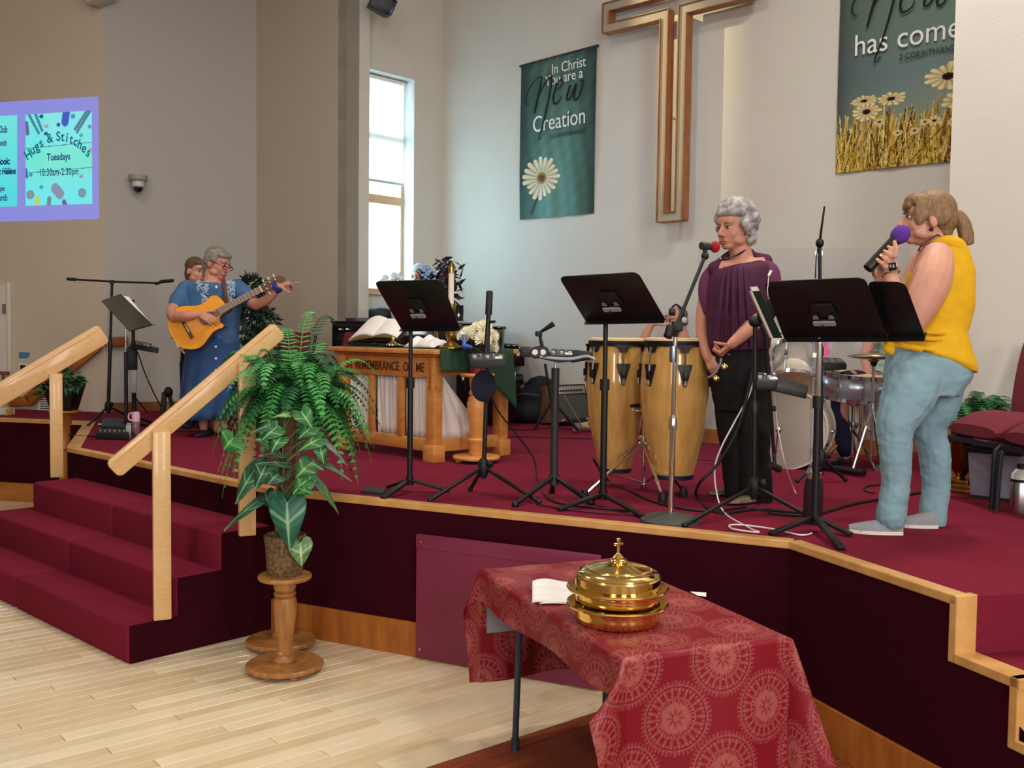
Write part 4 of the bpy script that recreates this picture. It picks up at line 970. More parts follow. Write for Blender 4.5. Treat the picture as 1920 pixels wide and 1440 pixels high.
B().box(TB(tw / 2, .03, fz + .075), (tw - 2 * pw_, .03, .15), RB).done('frieze', oakt, tb_, bevel=.003)
B().box(TB(tw / 2, .04, .115), (tw - 2 * pw_, .035, .09), RB).done('bottom_rail', oakt, tb_, bevel=.004)
gap = (tw - 2 * pw_ - 2 * .06) / 3
for k in (1, 2): B().box(TB(pw_ + k * gap + (k - .5) * .06, .035, (fz + .16) / 2), (.06, .03, fz - .16 + .002), RB).done('mullion', oakt, tb_, bevel=.003)
for k in range(3):
    xa_ = pw_ + k * (gap + .06) - .01
    B().grid(lambda u, v, xa_=xa_: TB(xa_ + u * (gap + .02), .06 + .012 * sin(u * 40 + k) + .006 * sin(u * 23 + v * 3) + (.02 * v * v), fz + .01 - v * (fz - .13)), 60, 6).done('curtain', white, tb_, solid=.002)
B().box(TB(tw - .03, tdp / 2, fz + .085), (.03, tdp - 2 * pw_, .13), RB).done('side_apron', oakt, tb_, bevel=.003)
B().box(TB(tw - .04, tdp / 2, .115), (.035, tdp - 2 * pw_, .09), RB).done('side_rail', oakt, tb_, bevel=.003)
B().grid(lambda u, v: TB(tw - .03 + .008 * sin(u * 18), pw_ + u * (.03 + .43 * v), fz + .01 - v * (fz - .15)), 24, 8).done('curtain', white, tb_, solid=.002)
for x, y in ((tw - .026, .0), (tw, .026)): B().box(TB(x - .01, y - .004, fz + .05), (.014, .014, .2), RB).box(TB(x - .01, y - .008, fz - .06), (.02, .012, .03), RB).done('carved_drop', oak_dark, tb_, bevel=.002)
eng = mat('engraved', (92, 44, 14), .7)
text('IN  REMEMBRANCE  OF  ME', TB(tw / 2 - .01, .012, fz + .042), tx, UP, .094, eng, tb_, align='CENTER', xs=.84, bold=.0015)
rn = thing('table_runner', 'green cloth runner hanging over the end of the communion table', 'cloth', TB(tw, .3, ZT))
grn = mat('green_cloth', (34, 66, 44), .85, bump=.2, bs=200)
B().box(TB(tw / 2 - .02, tdp / 2 + .0, ZT + .003), (tw + .06, tdp - .06, .005), RB).done('top', grn, rn)
def runn(u, v):
    y = .0 + u * (tdp - .02); L = .16 + .3 * max(0, (u - .45) / .55) ** 1.3
    return TB(tw + .064 + .02 * v + .012 * sin(u * 14) * v, y + .02 * u * v, ZT + .005 - L * v)
B().grid(runn, 40, 10).done('drop', grn, rn, solid=.004)
def Yt(x): return Pv(x, 655, TL, tx).y
def on(x, y, dy=.3): return Py(x, y, Yt(x) + dy)
bi = thing('open_bible', 'large open book with white pages propped on the communion table', 'book', on(700, 640, .3))
def page(c, bulge):
    def f(u, v):
        p = (c[0] * (1 - u) + c[1] * u) * (1 - v) + (c[3] * (1 - u) + c[2] * u) * v
        return p + UP * bulge * sin(PI * min(1, u * .9 + .05)) + V((0, -.02, 0)) * sin(PI * u)
    return f
sb, stp = on(699, 632, .3), on(727, 599, .5)
pgm = mat('page_white', (238, 232, 226), .8); gilt = mat('gilt_edge', (150, 128, 84), .5, metal=.4)
B().grid(page([on(653, 641, .34), sb, stp, on(690, 603, .56)], .035), 14, 8).done('page_block', pgm, bi, solid=.012)
B().grid(page([sb, on(744, 634, .3), on(763, 613, .5), stp], .022), 14, 8).done('page_block', pgm, bi, solid=.012)
for cs in ((on(655, 640, .325), sb), (sb, on(743, 633, .285))):
    B().grid(lambda u, v, cs=cs: cs[0] * (1 - u) + cs[1] * u + UP * (v * .036 * sin(PI * min(1, u * .9 + .05)) - .004) + V((0, -.012 * sin(PI * u) - .004, 0)), 12, 3).done('page_edges', gilt, bi, solid=.003)
B().slab([on(650, 643, .36), on(700, 637, .31), on(747, 637, .32), on(766, 614, .53), on(726, 604, .53), on(687, 606, .6)], V((0, .012, -.012))).done('cover', mat('book_cover', (60, 50, 36), .6), bi)
bs_ = thing('book_stand', 'low black stand holding up the open book', 'stand', on(690, 645, .35))
zt0 = TL.z + ZT + .007
for x in (668, 700, 728):
    a_ = on(x, 641, .36); B().bar(V((a_.x, a_.y, zt0)), a_ + V((0, .01, -.02)), .03, .02).bar(V((a_.x, a_.y, zt0 + .005)), V((a_.x + .03, a_.y + .26, zt0 + .005)), .03, .01).bar(V((a_.x + .03, a_.y + .25, zt0 + .0)), a_ + V((.06, .2, .04)), .02, .02).done('bracket', blackp, bs_)
a_, b_ = on(660, 645, .34), on(735, 641, .29); a_.z = b_.z = zt0 + .012; B().bar(a_, b_, .05, .02).done('ledge', blackp, bs_, bevel=.003)
cvp = on(737, 640, .22); cvp.z = zt0
ct = thing('silver_plate', 'small silver plate with a gilt domed lid on the communion table', 'plate', cvp)
B().lathe([(.0, 0), (.07, .002), (.095, .01), (.098, .014), (.07, .008), (.0, .006)], 32, cvp, cap=False).done('plate', mat('silver', (220, 220, 224), .15, metal=1), ct)
B().lathe([(.06, .008), (.052, .022), (.03, .034), (.014, .04), (.01, .05), (.016, .06), (.012, .07), (.004, .08), (.0, .082)], 24, cvp).done('lid', brass, ct)
wc = on(805, 648, .25); wc.z = zt0
wcl = thing('draped_napkin', 'lumpy white cloth covering vessels on the communion table', 'cloth', wc)
def lump(u, v):
    x = (u - .5) * .34; y = (v - .5) * .2; h = .075 * math.exp(-((x + .12) / .05) ** 2) + .082 * math.exp(-(x / .055) ** 2) + .06 * math.exp(-((x - .1) / .06) ** 2)
    return wc + tx * x + ty * y + UP * (.004 + h * max(0, cos((v - .5) * PI)) ** .6 + .006 * sin(u * 31 + v * 9) * sin(v * PI))
B().grid(lump, 44, 18).done('fold', white, wcl, solid=.003)
cb = on(845, 650, .22); cb.z = zt0
cdl = thing('candlestick', 'brass candlestick with a tall white candle on the communion table', 'candlestick', cb)
zc1, zc2, zc3 = zat(cb, 612) - zt0, zat(cb, 575) - zt0, zat(cb, 492) - zt0
B().lathe([(.0, 0), (.085, 0), (.085, .012), (.06, .02), (.05, .034), (.03, .042), (.022, .05), (.03, .07), (.036, .1), (.03, zc1 - .03), (.04, zc1 - .01), (.02, zc1), (.014, zc1 + .03), (.018, zc2 - .06), (.03, zc2 - .03), (.034, zc2), (.026, zc2 + .02), (.0, zc2 + .02)], 24, cb, cap=False).done('stick', mat('aged_brass', (168, 132, 62), .25, metal=1), cdl)
B().lathe([(.02, zc2 + .0), (.02, zc3 - .04), (.0, zc3 - .04)], 20, cb).done('candle', mat('candle_wax', (232, 222, 204), .5), cdl)
B().lathe([(.023, zc3 - .075), (.023, zc3 - .035), (.012, zc3 - .03), (.006, zc3), (.0, zc3)], 20, cb).done('follower', MT['aged_brass'], cdl)
bt_ = on(873, 650, .2); bt_.z = zt0
tg_ = thing('blue_ribbon_roll', 'small bright blue ribbon bundle beside the candlestick foot', 'ribbon', bt_)
B().ell(bt_ + UP * .018, (.034, .02, .018)).ell(bt_ + V((.03, 0, .014)), (.02, .016, .014)).done('bundle', mat('bright_blue', (40, 92, 186), .4), tg_)
B().tube([bt_ + V((-.01, 0, .02)), bt_ + V((-.012, .01, .1))], [.012, .018], 10).done('bottle_neck', mat('blue_clear', (96, 134, 186), .2), tg_)
ez = thing('small_easel', 'small brown tripod easel standing behind the music desk', 'easel', on(805, 640, .45))
for a_, b_ in (((801, 632), (806, 614)), ((818, 632), (812, 614)), ((822, 633), (816, 615))): 
    p = on(*a_, .45); p.z = zt0; B().tube([p, on(b_[0], 575, .5)], .007, 8).done('leg', mat('easel_wood', (110, 74, 50), .6), ez)

# small turned stand with potted mums in front of the table
pm_ = Pz(893, 866, S)
hm = zat(pm_, 700) - S
pedestal('plant_stand', 'pale turned pedestal holding the white mums beside the communion table', pm_, hm, 45 / FPX * pm_.y, 33 / FPX * pm_.y, [(.045, 0), (.055, .03), (.055, .15), (.062, .17), (.062, .2), (.05, .22), (.052, .3), (.068, .55), (.072, .66), (.06, .74), (.05, .76), (.06, .78), (.06, .8), (.05, .82), (.048, .86), (.056, .9), (.06, 1)], oakt)
pm0 = pm_ + UP * hm
mu = thing('potted_mums', 'pale yellow-white chrysanthemums in a red foil pot on the turned pedestal', 'flowers', pm0)
B().lathe([(.045 + (.004 if k % 2 else 0), 0) if False else (.05, 0), (.056, .06), (.06, .068), (.0, .066)], 28, pm0).done('pot', mat('red_foil', (134, 34, 36), .4, var=.3, vs=60), mu)
for k in range(26):
    g = 2 * PI * k / 26; a_ = pm0 + V((cos(g) * .0505, sin(g) * .0505, .002)); B().bar(a_, a_ + V((cos(g) * .006, sin(g) * .006, .06)), .005, .004).done('pot_rib', MT['red_foil'], mu)
mum = mat('mum_petal', (246, 242, 214), .6)
def bloom(px, py, r, dy):
    c = Py(px, py, pm_.y + dy); b = B(); r_ = random.Random(px)
    for k in range(64):
        z = 1 - 1.7 * (k + .5) / 64; g = k * 2.399; s_ = math.sqrt(max(0, 1 - z * z)); d = V((s_ * cos(g), s_ * sin(g) - .0, z)); t = d.orthogonal().normalized(); e = c + d * r; m_ = c + d * r * .5
        b.add([c, m_ + t * r * .13, e + t * r * .07 + UP * r * .1, e - t * r * .07 + UP * r * .1, m_ - t * r * .13], [(0, 1, 2, 3, 4)])
    b.ell(c, r * .25, n=10, k=6); b.done('bloom', mum, mu, smooth=False, kind=None)
    B().tube([pm0 + UP * .06, (pm0 + UP * .1 + c) / 2, c], .004, 6, 4).done('stem', mat('mum_stem', (64, 62, 36), .7), mu)
for a_ in ((878, 628, .062, -.05), (896, 620, .062, -.02), (908, 616, .06, -.06), (906, 638, .066, -.1), (922, 632, .056, 0), (921, 645, .05, .02), (886, 633, .055, .04), (925, 655, .04, .03), (866, 633, .04, -.02)): bloom(*a_)
foliage(mu, [(pm0 + UP * .15, (.05, .04, .09))], 90, .06, mat('mum_leaf', (52, 54, 32), .7), 21)

# ---------------------------------------------------------------- stands
def tripod(t, P, hub, feet, r=.011, m=None, flat=False, zh=None):
    m = m or black
    for f in feet:
        f = Pz(*f, S); f.z = S + .012
        if flat: B().bar(P + UP * hub, f, .036, .016).done('leg', m, t, bevel=.003)
        else: B().tube([P + UP * hub, f], r, 10).ell(f, r * 1.45, n=10, k=6).done('leg', m, t)
def desk(t, TLp, TRp, BRp, BLp, Yb, dx, lean, m=None, name='desk', lip=True):
    # four image corners; Yb depth of lower-left corner, dx depth change to the right, lean: upper edge nearer by this much
    bl = Py(*BLp, Yb); br = Py(*BRp, Yb + dx); a = Py(*TLp, Yb - lean); b = Py(*TRp, Yb + dx - lean)
    n = (br - bl).cross(a - bl).normalized(); n = n if n.y < 0 else -n
    P = []; r = .12
    for p, q, s_ in ((a, b, bl), (b, br, a)):
        e1 = (q - p).normalized(); e2 = (s_ - p).normalized(); k = .03
        P += [p + e2 * k, p + e2 * k * .3 + e1 * k * .3, p + e1 * k]
    P += [br, bl]
    B().slab(P, n * .006).done(name, m or black, t, bevel=.002)
    if lip: B().bar(bl - n * .0 - (a - bl).normalized() * .005, br - (b - br).normalized() * .005, .05, .006, (a - bl)).done('ledge', m or black, t)
    return bl, br, a, b, n
def music_stand(label, foot, corners, lean, dx, feet, hub=.07, bracket=True, polr=.011, chrome_top=None, flat=True, Yd=0, group=None):
    P = Pz(*foot, S); t = thing('music_stand', label, 'music stand', P, group=group)
    Yb = P.y + Yd
    bl, br, a, b, n = desk(t, *corners, Yb, dx, lean)
    c = (bl + br) * .32 + (a + b) * .18 + n * .03
    top = V((P.x, P.y, c.z - .02))
    zb = c.z
    B().tube([P + UP * (hub - .02), P + UP * (zb - S) * .62], polr * 1.4, 12).lathe([(polr * 1.9, 0), (polr * 1.9, .05)], 12, P + UP * (hub - .03)).done('lower_pole', black, t)
    B().tube([P + UP * (zb - S) * .6, top], polr, 12).done('upper_pole', chrome_top or black, t)
    B().lathe([(polr * 2, -.03), (polr * 2, .03)], 12, P + UP * (zb - S) * .62).done('clutch', blackp, t)
    tripod(t, P, hub, feet, flat=flat)
    u = (br - bl).normalized(); w = (a - bl).normalized()
    B().bar(c - u * .05 + n * .012, c + u * .05 + n * .012, .022, .012, n).done('bracket', mat('bracket_grey', (150, 152, 156), .6), t)
    for k_ in (-1, 1): B().slab([c + u * (k_ * .036 + i * .014) + w * j + n * .004 for i, j in ((-1, .022), (1, .022), (.6, .045), (-.6, .045))], n * .003).done('window_cutout', mat('cutout_grey', (120, 124, 120), .8), t)
    B().slab([c - u * .06 + w * .015 - n * .02, c + u * .06 + w * .015 - n * .02, c + u * .045 + w * .1 - n * .022, c - u * .045 + w * .1 - n * .022], n * .012).bar(top - UP * .02, c + n * .005, .03, .03).done('mount', blackp, t, bevel=.002)
    return t, P, bl, br, a, b, n
ms1 = music_stand('black music stand in front of the oak communion table', (768, 922), [(702, 527), (828, 523), (862, 613), (752, 614)], .24, -.28, [(718, 938), (843, 924), (727, 917)], polr=.012)
ms3 = music_stand('black music stand in front of the two conga drums', (1130, 950), [(1048, 518), (1196, 509), (1247, 597), (1098, 600)], .22, -.3, [(1046, 959), (1206, 972), (1105, 944)], polr=.013)
ms4 = music_stand('large black music stand with chrome pole beside the woman in yellow', (1527, 996), [(1432, 527), (1622, 519), (1664, 631), (1470, 632)], .24, -.3, [(1444, 1006), (1578, 1033), (1596, 1007)], polr=.0125, chrome_top=chrome, Yd=.1)
t = ms4[0]
desk(t, (1626, 526), (1697, 528), (1735, 630), (1655, 631), ms4[1].y - .12, -.12, .2, name='desk_extension')
bl, br = Py(1663, 529, ms4[1].y - .34), Py(1695, 530, ms4[1].y - .39)
B().slab([bl, br, br - UP * .012, bl - UP * .012], (0, -.002, 0)).done('paper_tag', pgm, t)
hb = thing('green_hymnal', 'dark green hymnal with white page edges leaning on the large music stand', 'book', Py(1430, 600, ms4[1].y + .05))
Yh = ms4[1].y + .1
B().slab([Py(1409, 546, Yh - .2), Py(1426, 546, Yh - .2), Py(1468, 634, Yh), Py(1450, 634, Yh)], (0, .03, 0)).done('cover', mat('hymnal_green', (24, 46, 36), .5), hb, bevel=.003)
B().slab([Py(1407, 546, Yh - .205), Py(1410, 545, Yh - .205), Py(1450, 634, Yh - .005), Py(1446, 634, Yh - .005)], (0, .028, 0)).done('page_edges', pgm, hb)
B().slab([Py(1407, 538, Yh - .2), Py(1420, 537, Yh - .2), Py(1424, 545, Yh - .19), Py(1411, 546, Yh - .19)], (0, .02, 0)).done('page_corner', pgm, hb)
pen = thing('pencil_on_string', 'white pencil hanging on a string from the large music stand', 'pencil', Py(1442, 510, Yh - .3))
B().tube([Py(1446, 507, Yh - .3), Py(1441, 517, Yh - .3)], .006, 8).done('pencil', pgm, pen); B().tube([Py(1441, 517, Yh - .3), Py(1440, 535, Yh - .3), Py(1439, 542, Yh - .3), Py(1440, 556, Yh - .27)], .0018, 6, 4).done('string', pgm, pen)
# desk facing the guitar player on the far side of the stage
P = Pz(237, 806, S)
msl = thing('music_stand', 'black music stand seen from behind holding pages for the guitar player', 'music stand', P)
n0 = V((-.3, -.2, 0)); 
cs = [(190, 565), (224, 553), (284, 611), (243, 622)]; dz = [-.12, .1, .12, -.1]
cs = [Py(*c, P.y + d_) for c, d_ in zip(cs, dz)]
B().slab(cs, V((.012, .0, .012))).done('desk', mat('desk_grey', (70, 66, 58), .5, var=.1), msl, bevel=.002)
B().slab([cs[3], cs[2], Py(292, 608, P.y + .1), Py(251, 620, P.y - .1)], (0, 0, .004)).done('ledge', black, msl)
B().slab([Py(224, 556, P.y + .125), Py(238, 558, P.y + .14), Py(282, 610, P.y + .14), Py(268, 612, P.y + .125)], V((.01, .012, .01))).done('pages', pgm, msl)
B().tube([P + UP * .06, V((P.x, P.y, Py(237, 660, P.y).z))], .017, 12).done('lower_pole', black, msl)
B().tube([V((P.x, P.y, Py(237, 662, P.y).z)), V((P.x, P.y, Py(237, 600, P.y).z))], .009, 12).ell(Py(233, 602, P.y - .02), .02).done('upper_pole', chrome, msl)
tripod(msl, P, .08, [(190, 818), (275, 800), (255, 822)])

def grip(t, a, b, r=.016): B().tube([a, a + (b - a) * .06, b], [r * .7, r, r], 12).done('grip', blackp, t)
def mic_stand(label, foot, top, feet, hub=.16, r=.0095, m=None, base=None, name='microphone_stand', Yt=None):
    P = Pz(*foot, S); t = thing(name, label, 'microphone stand', P)
    tp = Py(*top, Yt or P.y); m = m or black
    if base: B().lathe([(.0, 0), (base, 0), (base, .012), (base * .8, .03), (base * .3, .042), (.02, .046), (.0, .046)], 40, P, cap=False).done('base', mat('cast_base', (66, 68, 62), .6), t)
    else:
        tripod(t, P, hub, feet); B().lathe([(.02, -.06), (.034, -.02), (.03, .03), (.016, .05)], 14, P + UP * hub).done('hub', blackp, t)
        B().lathe([(.02, 0), (.024, .012), (.02, .024)], 12, P + V((.03, -.02, hub + .02)), (1, -.4, 0)).done('knob', blackp, t)
    z0 = P + UP * (.03 if base else hub - .07); mid = z0 + (tp - z0) * .52
    B().tube([z0, mid], r * 1.35, 12).done('lower_pole', m, t); B().tube([mid, tp], r, 12).lathe([(r * 1.9, -.03), (r * 2, .02), (r * 1.3, .04)], 12, mid, tp - mid).done('upper_pole', m, t)
    return t, P, tp
# folded black stand in front of the mums
t, P, tp = mic_stand('black microphone stand with folded boom beside the white mums', (906, 927), (917, 600), [(806, 942), (1010, 945), (882, 921)])
B().tube([Py(909, 690, P.y), Py(916, 590, P.y)], .013, 12).done('boom_sleeve', black, t)
grip(t, Py(918, 545, P.y), Py(916, 590, P.y), .02)
B().tube([Py(914, 604, P.y), Py(928, 603, P.y - .02)], .008, 8).done('wing_screw', blackp, t)
def mixer(name, label, corners, Y, dY, h, knobs=5, dark=False):
    a, b, c, d = [Py(x, y, Y + q) for (x, y), q in zip(corners, dY)]
    t = thing(name, label, 'mixer', (a + c) / 2); b_ = B().slab([a, b, c, d], V((0, 0, -h))); b_.done('case', blackp, t, bevel=.004)
    nu = (b - a).normalized(); nv = (d - a).normalized(); n = nu.cross(nv); n = n if n.z > 0 else -n
    B().slab([a + (c - a) * .06, b + (d - b) * .06, c + (a - c) * .06, d + (b - d) * .06], n * .003).done('panel', mat('mixer_panel', (62, 66, 66), .4), t)
    for k in range(knobs):
        p = a + (b - a) * ((k + .7) / (knobs + .4)) + (d - a) * (.35 + .25 * (k % 2)); B().lathe([(.012, 0), (.011, .014), (.006, .016)], 10, p, n).done('knob', steel if k % 2 else mat('knob_grey', (176, 178, 176), .4), t)
    p = a + (b - a) * .82 + (d - a) * .3; B().box(p + n * .004, (.04, .03, .006), look(nu, nv)).done('label_strip', pgm, t)
    return t, n
Ym = P.y
mixer('monitor_mixer', 'small black monitor mixer clamped to the stand in front of the mums', [(882, 676), (948, 676), (950, 663), (880, 663)], Ym - .02, (-.13, -.13, .02, .02), .045)
pf_ = thing('pop_filter', 'round navy pop filter hanging below the small mixer', 'filter', Py(906, 722, Ym - .1))
B().ell(Py(907, 724, Ym - .06), (.075, .02, .09), rz(.3)).tube([Py(912, 700, Ym), Py(908, 712, Ym - .04)], .006, 8).done('mesh_disc', mat('navy_foam', (20, 24, 44), .9), pf_)
# tray stand between the mums and the congas
P = Pz(1038, 932, S)
ts = thing('tray_stand', 'thick black pole stand carrying a gear tray beside the congas', 'stand', P)
zt2_ = Py(1040, 690, P.y).z
B().tube([P + UP * .1, V((P.x, P.y, zt2_))], .023, 14).lathe([(.03, 0), (.03, .06)], 14, P + UP * .07).done('pole', mat('powder_black', (40, 42, 46), .5), ts)
tripod(ts, P, .12, [(966, 950), (1108, 946), (1035, 925)], r=.014)
B().tube([V((P.x, P.y, zt2_)), Py(1041, 684, P.y)], .009).done('stem', steel, ts)
Yq = P.y
B().slab([Py(993, 668, Yq - .12), Py(1048, 681, Yq - .14), Py(1108, 674, Yq - .1), Py(1112, 668, Yq + .12), Py(1048, 672, Yq + .14), Py(993, 664, Yq + .1)], UP * .012).done('tray', blackp, ts, bevel=.003)
B().tube([Py(996, 665, Yq - .13), Py(1030, 671, Yq - .14), Py(1070, 673, Yq - .14), Py(1100, 668, Yq - .1), Py(1116, 674, Yq - .1)], .008, 8, 5).done('tray_edge', mat('silver_edge', (170, 172, 186), .35), ts)
mixer('monitor_mixer', 'black mixer with knobs on the gear tray beside the congas', [(1031, 668), (1073, 669), (1076, 656), (1034, 654)], Yq, (-.12, -.12, .06, .06), .02)
ub_ = thing('gear_case', 'flat black case at the end of the gear tray next to the conga', 'case', Py(1090, 665, Yq)); B().slab([Py(1070, 671, Yq - .1), Py(1112, 664, Yq - .1), Py(1112, 660, Yq + .08), Py(1076, 655, Yq + .08)], UP * -.03).done('case', blackp, ub_, bevel=.006)
hp_ = thing('headphones', 'pair of black headphones with pale round cup centres on the gear tray', 'headphones', Py(1011, 662, Yq - .1))
for x in (1004, 1019):
    q = Py(x, 661, Yq - .13); B().lathe([(.0, -.02), (.032, -.018), (.034, 0), (.03, .012), (.0, .013)], 20, q, (-.2, -1, .1), cap=False).done('ear_cup', black, hp_); B().lathe([(.0, .014), (.016, .0145), (.016, .018), (.0, .019)], 16, q, (-.2, -1, .1), cap=False).done('cup_badge', pgm, hp_)
B().tube([Py(1004, 656, Yq - .1), Py(1006, 652, Yq - .02), Py(1017, 652, Yq - .02), Py(1019, 656, Yq - .1)], .008, 8, 5).done('headband', black, hp_)
gm = thing('gooseneck_microphone', 'small black microphone on a bent arm above the gear tray', 'microphone', Py(1018, 660, Yq))
B().tube([Py(1023, 664, Yq), Py(1017, 650, Yq), Py(1012, 628, Yq)], [.012, .009], 8, 4).done('arm', black, gm); B().box(Py(1010, 626, Yq), (.035, .03, .03), rz(.3)).done('joint', blackp, gm, bevel=.004)
B().tube([Py(1014, 622, Yq), Py(1024, 616, Yq - .02), Py(1038, 607, Yq - .03)], [.008, .012, .017], 10).done('capsule', blackp, gm)
# chrome stand with round base, boom and red foam microphone
t, P, tp = mic_stand('chrome microphone stand on a round cast base with a red foam microphone', (1257, 978), (1266, 632), None, base=.148, m=chrome, r=.0105)
Yc = P.y
B().lathe([(.017, -.03), (.019, 0), (.017, .05)], 14, Py(1262, 668, Yc), tp - P).done('clutch', mat('blue_steel', (150, 170, 196), .25, metal=1), t)
bo = [Py(1259, 628, Yc - .02), Py(1273, 600, Yc), Py(1322, 480, Yc + .12)]
B().tube(bo, .0095, 10).done('boom', black, t); B().tube([Py(1252, 632, Yc - .03), Py(1258, 612, Yc - .01)], .022, 12).done('counterweight', blackp, t)
B().box(Py(1270, 612, Yc), (.05, .05, .05)).lathe([(.02, 0), (.02, .03)], 10, Py(1266, 585, Yc - .03), (-1, 0, 0)).tube([Py(1266, 632, Yc), Py(1270, 606, Yc)], .012, 10).done('boom_clamp', blackp, t, bevel=.006)
B().ell(bo[2] + V((0, 0, .0)), .02).tube([bo[2], Py(1322, 466, Yc + .13)], .012, 8).done('mic_clip', blackp, t)
rm = thing('microphone', 'microphone with a red foam windscreen on the chrome stand', 'microphone', Py(1330, 463, Yc + .12))
B().tube([Py(1315, 461, Yc + .12), Py(1320, 461, Yc + .13), Py(1338, 463, Yc + .15)], [.019, .022, .015], 14).done('body', mat('mic_grey', (54, 50, 52), .4), rm)
B().ell(Py(1341, 463, Yc + .15), (.026, .03, .029), n=20, k=14).done('windscreen', mat('red_foam', (168, 20, 42), .95, bump=.6, bs=400), rm)
# tripod stand in front of the woman in purple, its boom hanging down towards the drums
t, P, tp = mic_stand('black tripod stand with hanging boom before the woman in purple', (1413, 965), (1416, 606), [(1284, 989), (1540, 985), (1430, 940)], hub=.15, r=.012)
Yp = P.y
B().ell(Py(1416, 603, Yp), (.034, .03, .03)).done('boom_clamp', blackp, t)
B().tube([Py(1420, 606, Yp), Py(1432, 620, Yp), Py(1440, 700, Yp + .05), Py(1451, 850, Yp + .12)], [.011, .011, .009], 10, 4).done('boom', black, t)
B().tube([Py(1446, 872, Yp + .1), Py(1462, 880, Yp + .12)], .02, 12).tube([Py(1451, 850, Yp + .12), Py(1453, 876, Yp + .11)], .01).done('hanging_mic', blackp, t)
B().tube([Py(1448, 766, Yp + .08), Py(1454, 766, Yp + .08)], .014, 10).done('boom_knob', blackp, t)
pf2_ = thing('pop_filter', 'round black pop filter in front of the green hymnal', 'filter', Py(1437, 585, Yp - .03))
B().ell(Py(1438, 584, Yp - .03), (.05, .02, .066), M4.Rotation(.35, 3, 'Y')).tube([Py(1430, 602, Yp - .02), Py(1418, 604, Yp)], .006, 8).done('mesh_disc', mat('black_foam', (18, 19, 24), .95), pf2_)
mx, n = mixer('monitor_mixer', 'black tilted mixer on the tripod stand before the bass drum', [(1418, 716), (1456, 716), (1460, 700), (1420, 698)], Yp + .02, (-.08, -.08, .06, .06), .04, 4)
cs_ = thing('gear_case', 'black wedge case under the mixer before the bass drum', 'case', Py(1480, 715, Yp + .05)); B().slab([Py(1440, 700, Yp + .1), Py(1515, 722, Yp + .1), Py(1512, 738, Yp + .02), Py(1442, 722, Yp)], UP * -.03).done('case', blackp, cs_, bevel=.006)
# tall boom pointing up behind the large music stand
t, P, tp = mic_stand('tall thin black boom stand rising behind the large music stand', (1538, 905), (1537, 452), [(1495, 905), (1585, 903), (1540, 890)], r=.0115)
B().tube([Py(1537, 455, P.y), Py(1540, 430, P.y - .03), Py(1546, 387, P.y - .06)], [.009, .006], 8, 3).ell(Py(1537, 456, P.y), (.026, .03, .03)).done('boom', black, t)
B().tube([Py(1534, 462, P.y), Py(1530, 490, P.y - .02), Py(1529, 522, P.y)], .004, 6, 4).done('cable', black, t)
# stands beside the guitar player
t, P, tp = mic_stand('tall black boom stand with level boom beside the guitar player', (203, 792), (210, 532), [(165, 800), (248, 786), (185, 782)], r=.013)
B().tube([Py(125, 523, P.y - .03), Py(210, 528, P.y - .02), Py(300, 531, P.y)], .0105, 10).lathe([(.02, -.02), (.02, .02)], 10, Py(210, 529, P.y - .02)).done('boom', black, t)
grip(t, Py(125, 523, P.y - .03), Py(142, 524, P.y - .03), .016)
B().tube([Py(205, 545, P.y - .02), Py(203, 600, P.y - .02), Py(201, 660, P.y - .02)], .004, 6, 4).done('cable', mat('cable_grey', (150, 150, 152), .5), t)
gmic = thing('microphone', 'slim black microphone on the level boom beside the guitar player', 'microphone', Py(312, 527, P.y))
B().tube([Py(291, 533, P.y), Py(303, 528, P.y), Py(325, 526, P.y)], [.012, .017, .018], 12).done('body', blackp, gmic)
t, P, tp = mic_stand('short black stand with a gear shelf behind the far music stand', (252, 800), (249, 562), [(215, 806), (288, 796), (250, 790)], r=.016, hub=.1)
B().box(Py(248, 672, P.y), (.09, .09, .22), rz(.3)).done('power_box', blackp, t, bevel=.01)
B().box(Py(251, 715, P.y - .03), (.05, .05, .22), rz(.3)).done('clear_bottle', mat('pale_plastic', (164, 168, 176), .35), t, bevel=.01)
B().slab([Py(243, 648, P.y - .12), Py(296, 658, P.y - .12), Py(298, 652, P.y + .1), Py(246, 640, P.y + .1)], UP * -.025).done('shelf', blackp, t, bevel=.004)
mixer('monitor_mixer', 'black monitor mixer on the gear shelf beside the guitar player', [(252, 646), (282, 652), (284, 644), (254, 638)], P.y, (-.1, -.1, .08, .08), .02, 4)
fx = Pz(208, 818, S); mfx = thing('pedal_board', 'black multi-effects pedal with steel edge on the carpet by the stairs', 'pedal', fx)
B().slab([Pz(180, 824, S), Pz(242, 826, S), Pz(240, 812, S), Pz(186, 811, S)], UP * .06).done('body', blackp, mfx, bevel=.01)
B().tube([Pz(184, 812, S) + UP * .075, Pz(222, 812, S) + UP * .075], .012, 10).done('bar', steel, mfx)
B().slab([Pz(190, 815, S) + UP * .06, Pz(234, 816, S) + UP * .06, Pz(232, 808, S) + UP * .1, Pz(192, 807, S) + UP * .1], UP * .015).done('treadle', mat('treadle', (34, 38, 52), .5), mfx, bevel=.004)
for k in range(6): B().lathe([(.012, 0), (.012, .012)], 10, Pz(188 + k * 9, 822, S) + UP * .06).done('footswitch', steel, mfx)
B().slab([Pz(236, 822, S), Pz(246, 823, S), Pz(246, 814, S), Pz(238, 814, S)], UP * .1).done('plug_block', mat('silver2', (186, 186, 190), .4), mfx, bevel=.004)
wb_ = Pz(255, 818, S); wbt = thing('water_bottle', 'clear water bottle with a pink lid and carry loop on the carpet', 'bottle', wb_)
hpx = wb_.y / FPX
B().lathe([(.0, 0), (.031, 0), (.033, .01), (.033, 27 * hpx), (.026, 30 * hpx), (.0, 30 * hpx)], 20, wb_, cap=False).done('body', mat('clear_plastic', (206, 170, 180), .15, trans=.75), wbt)
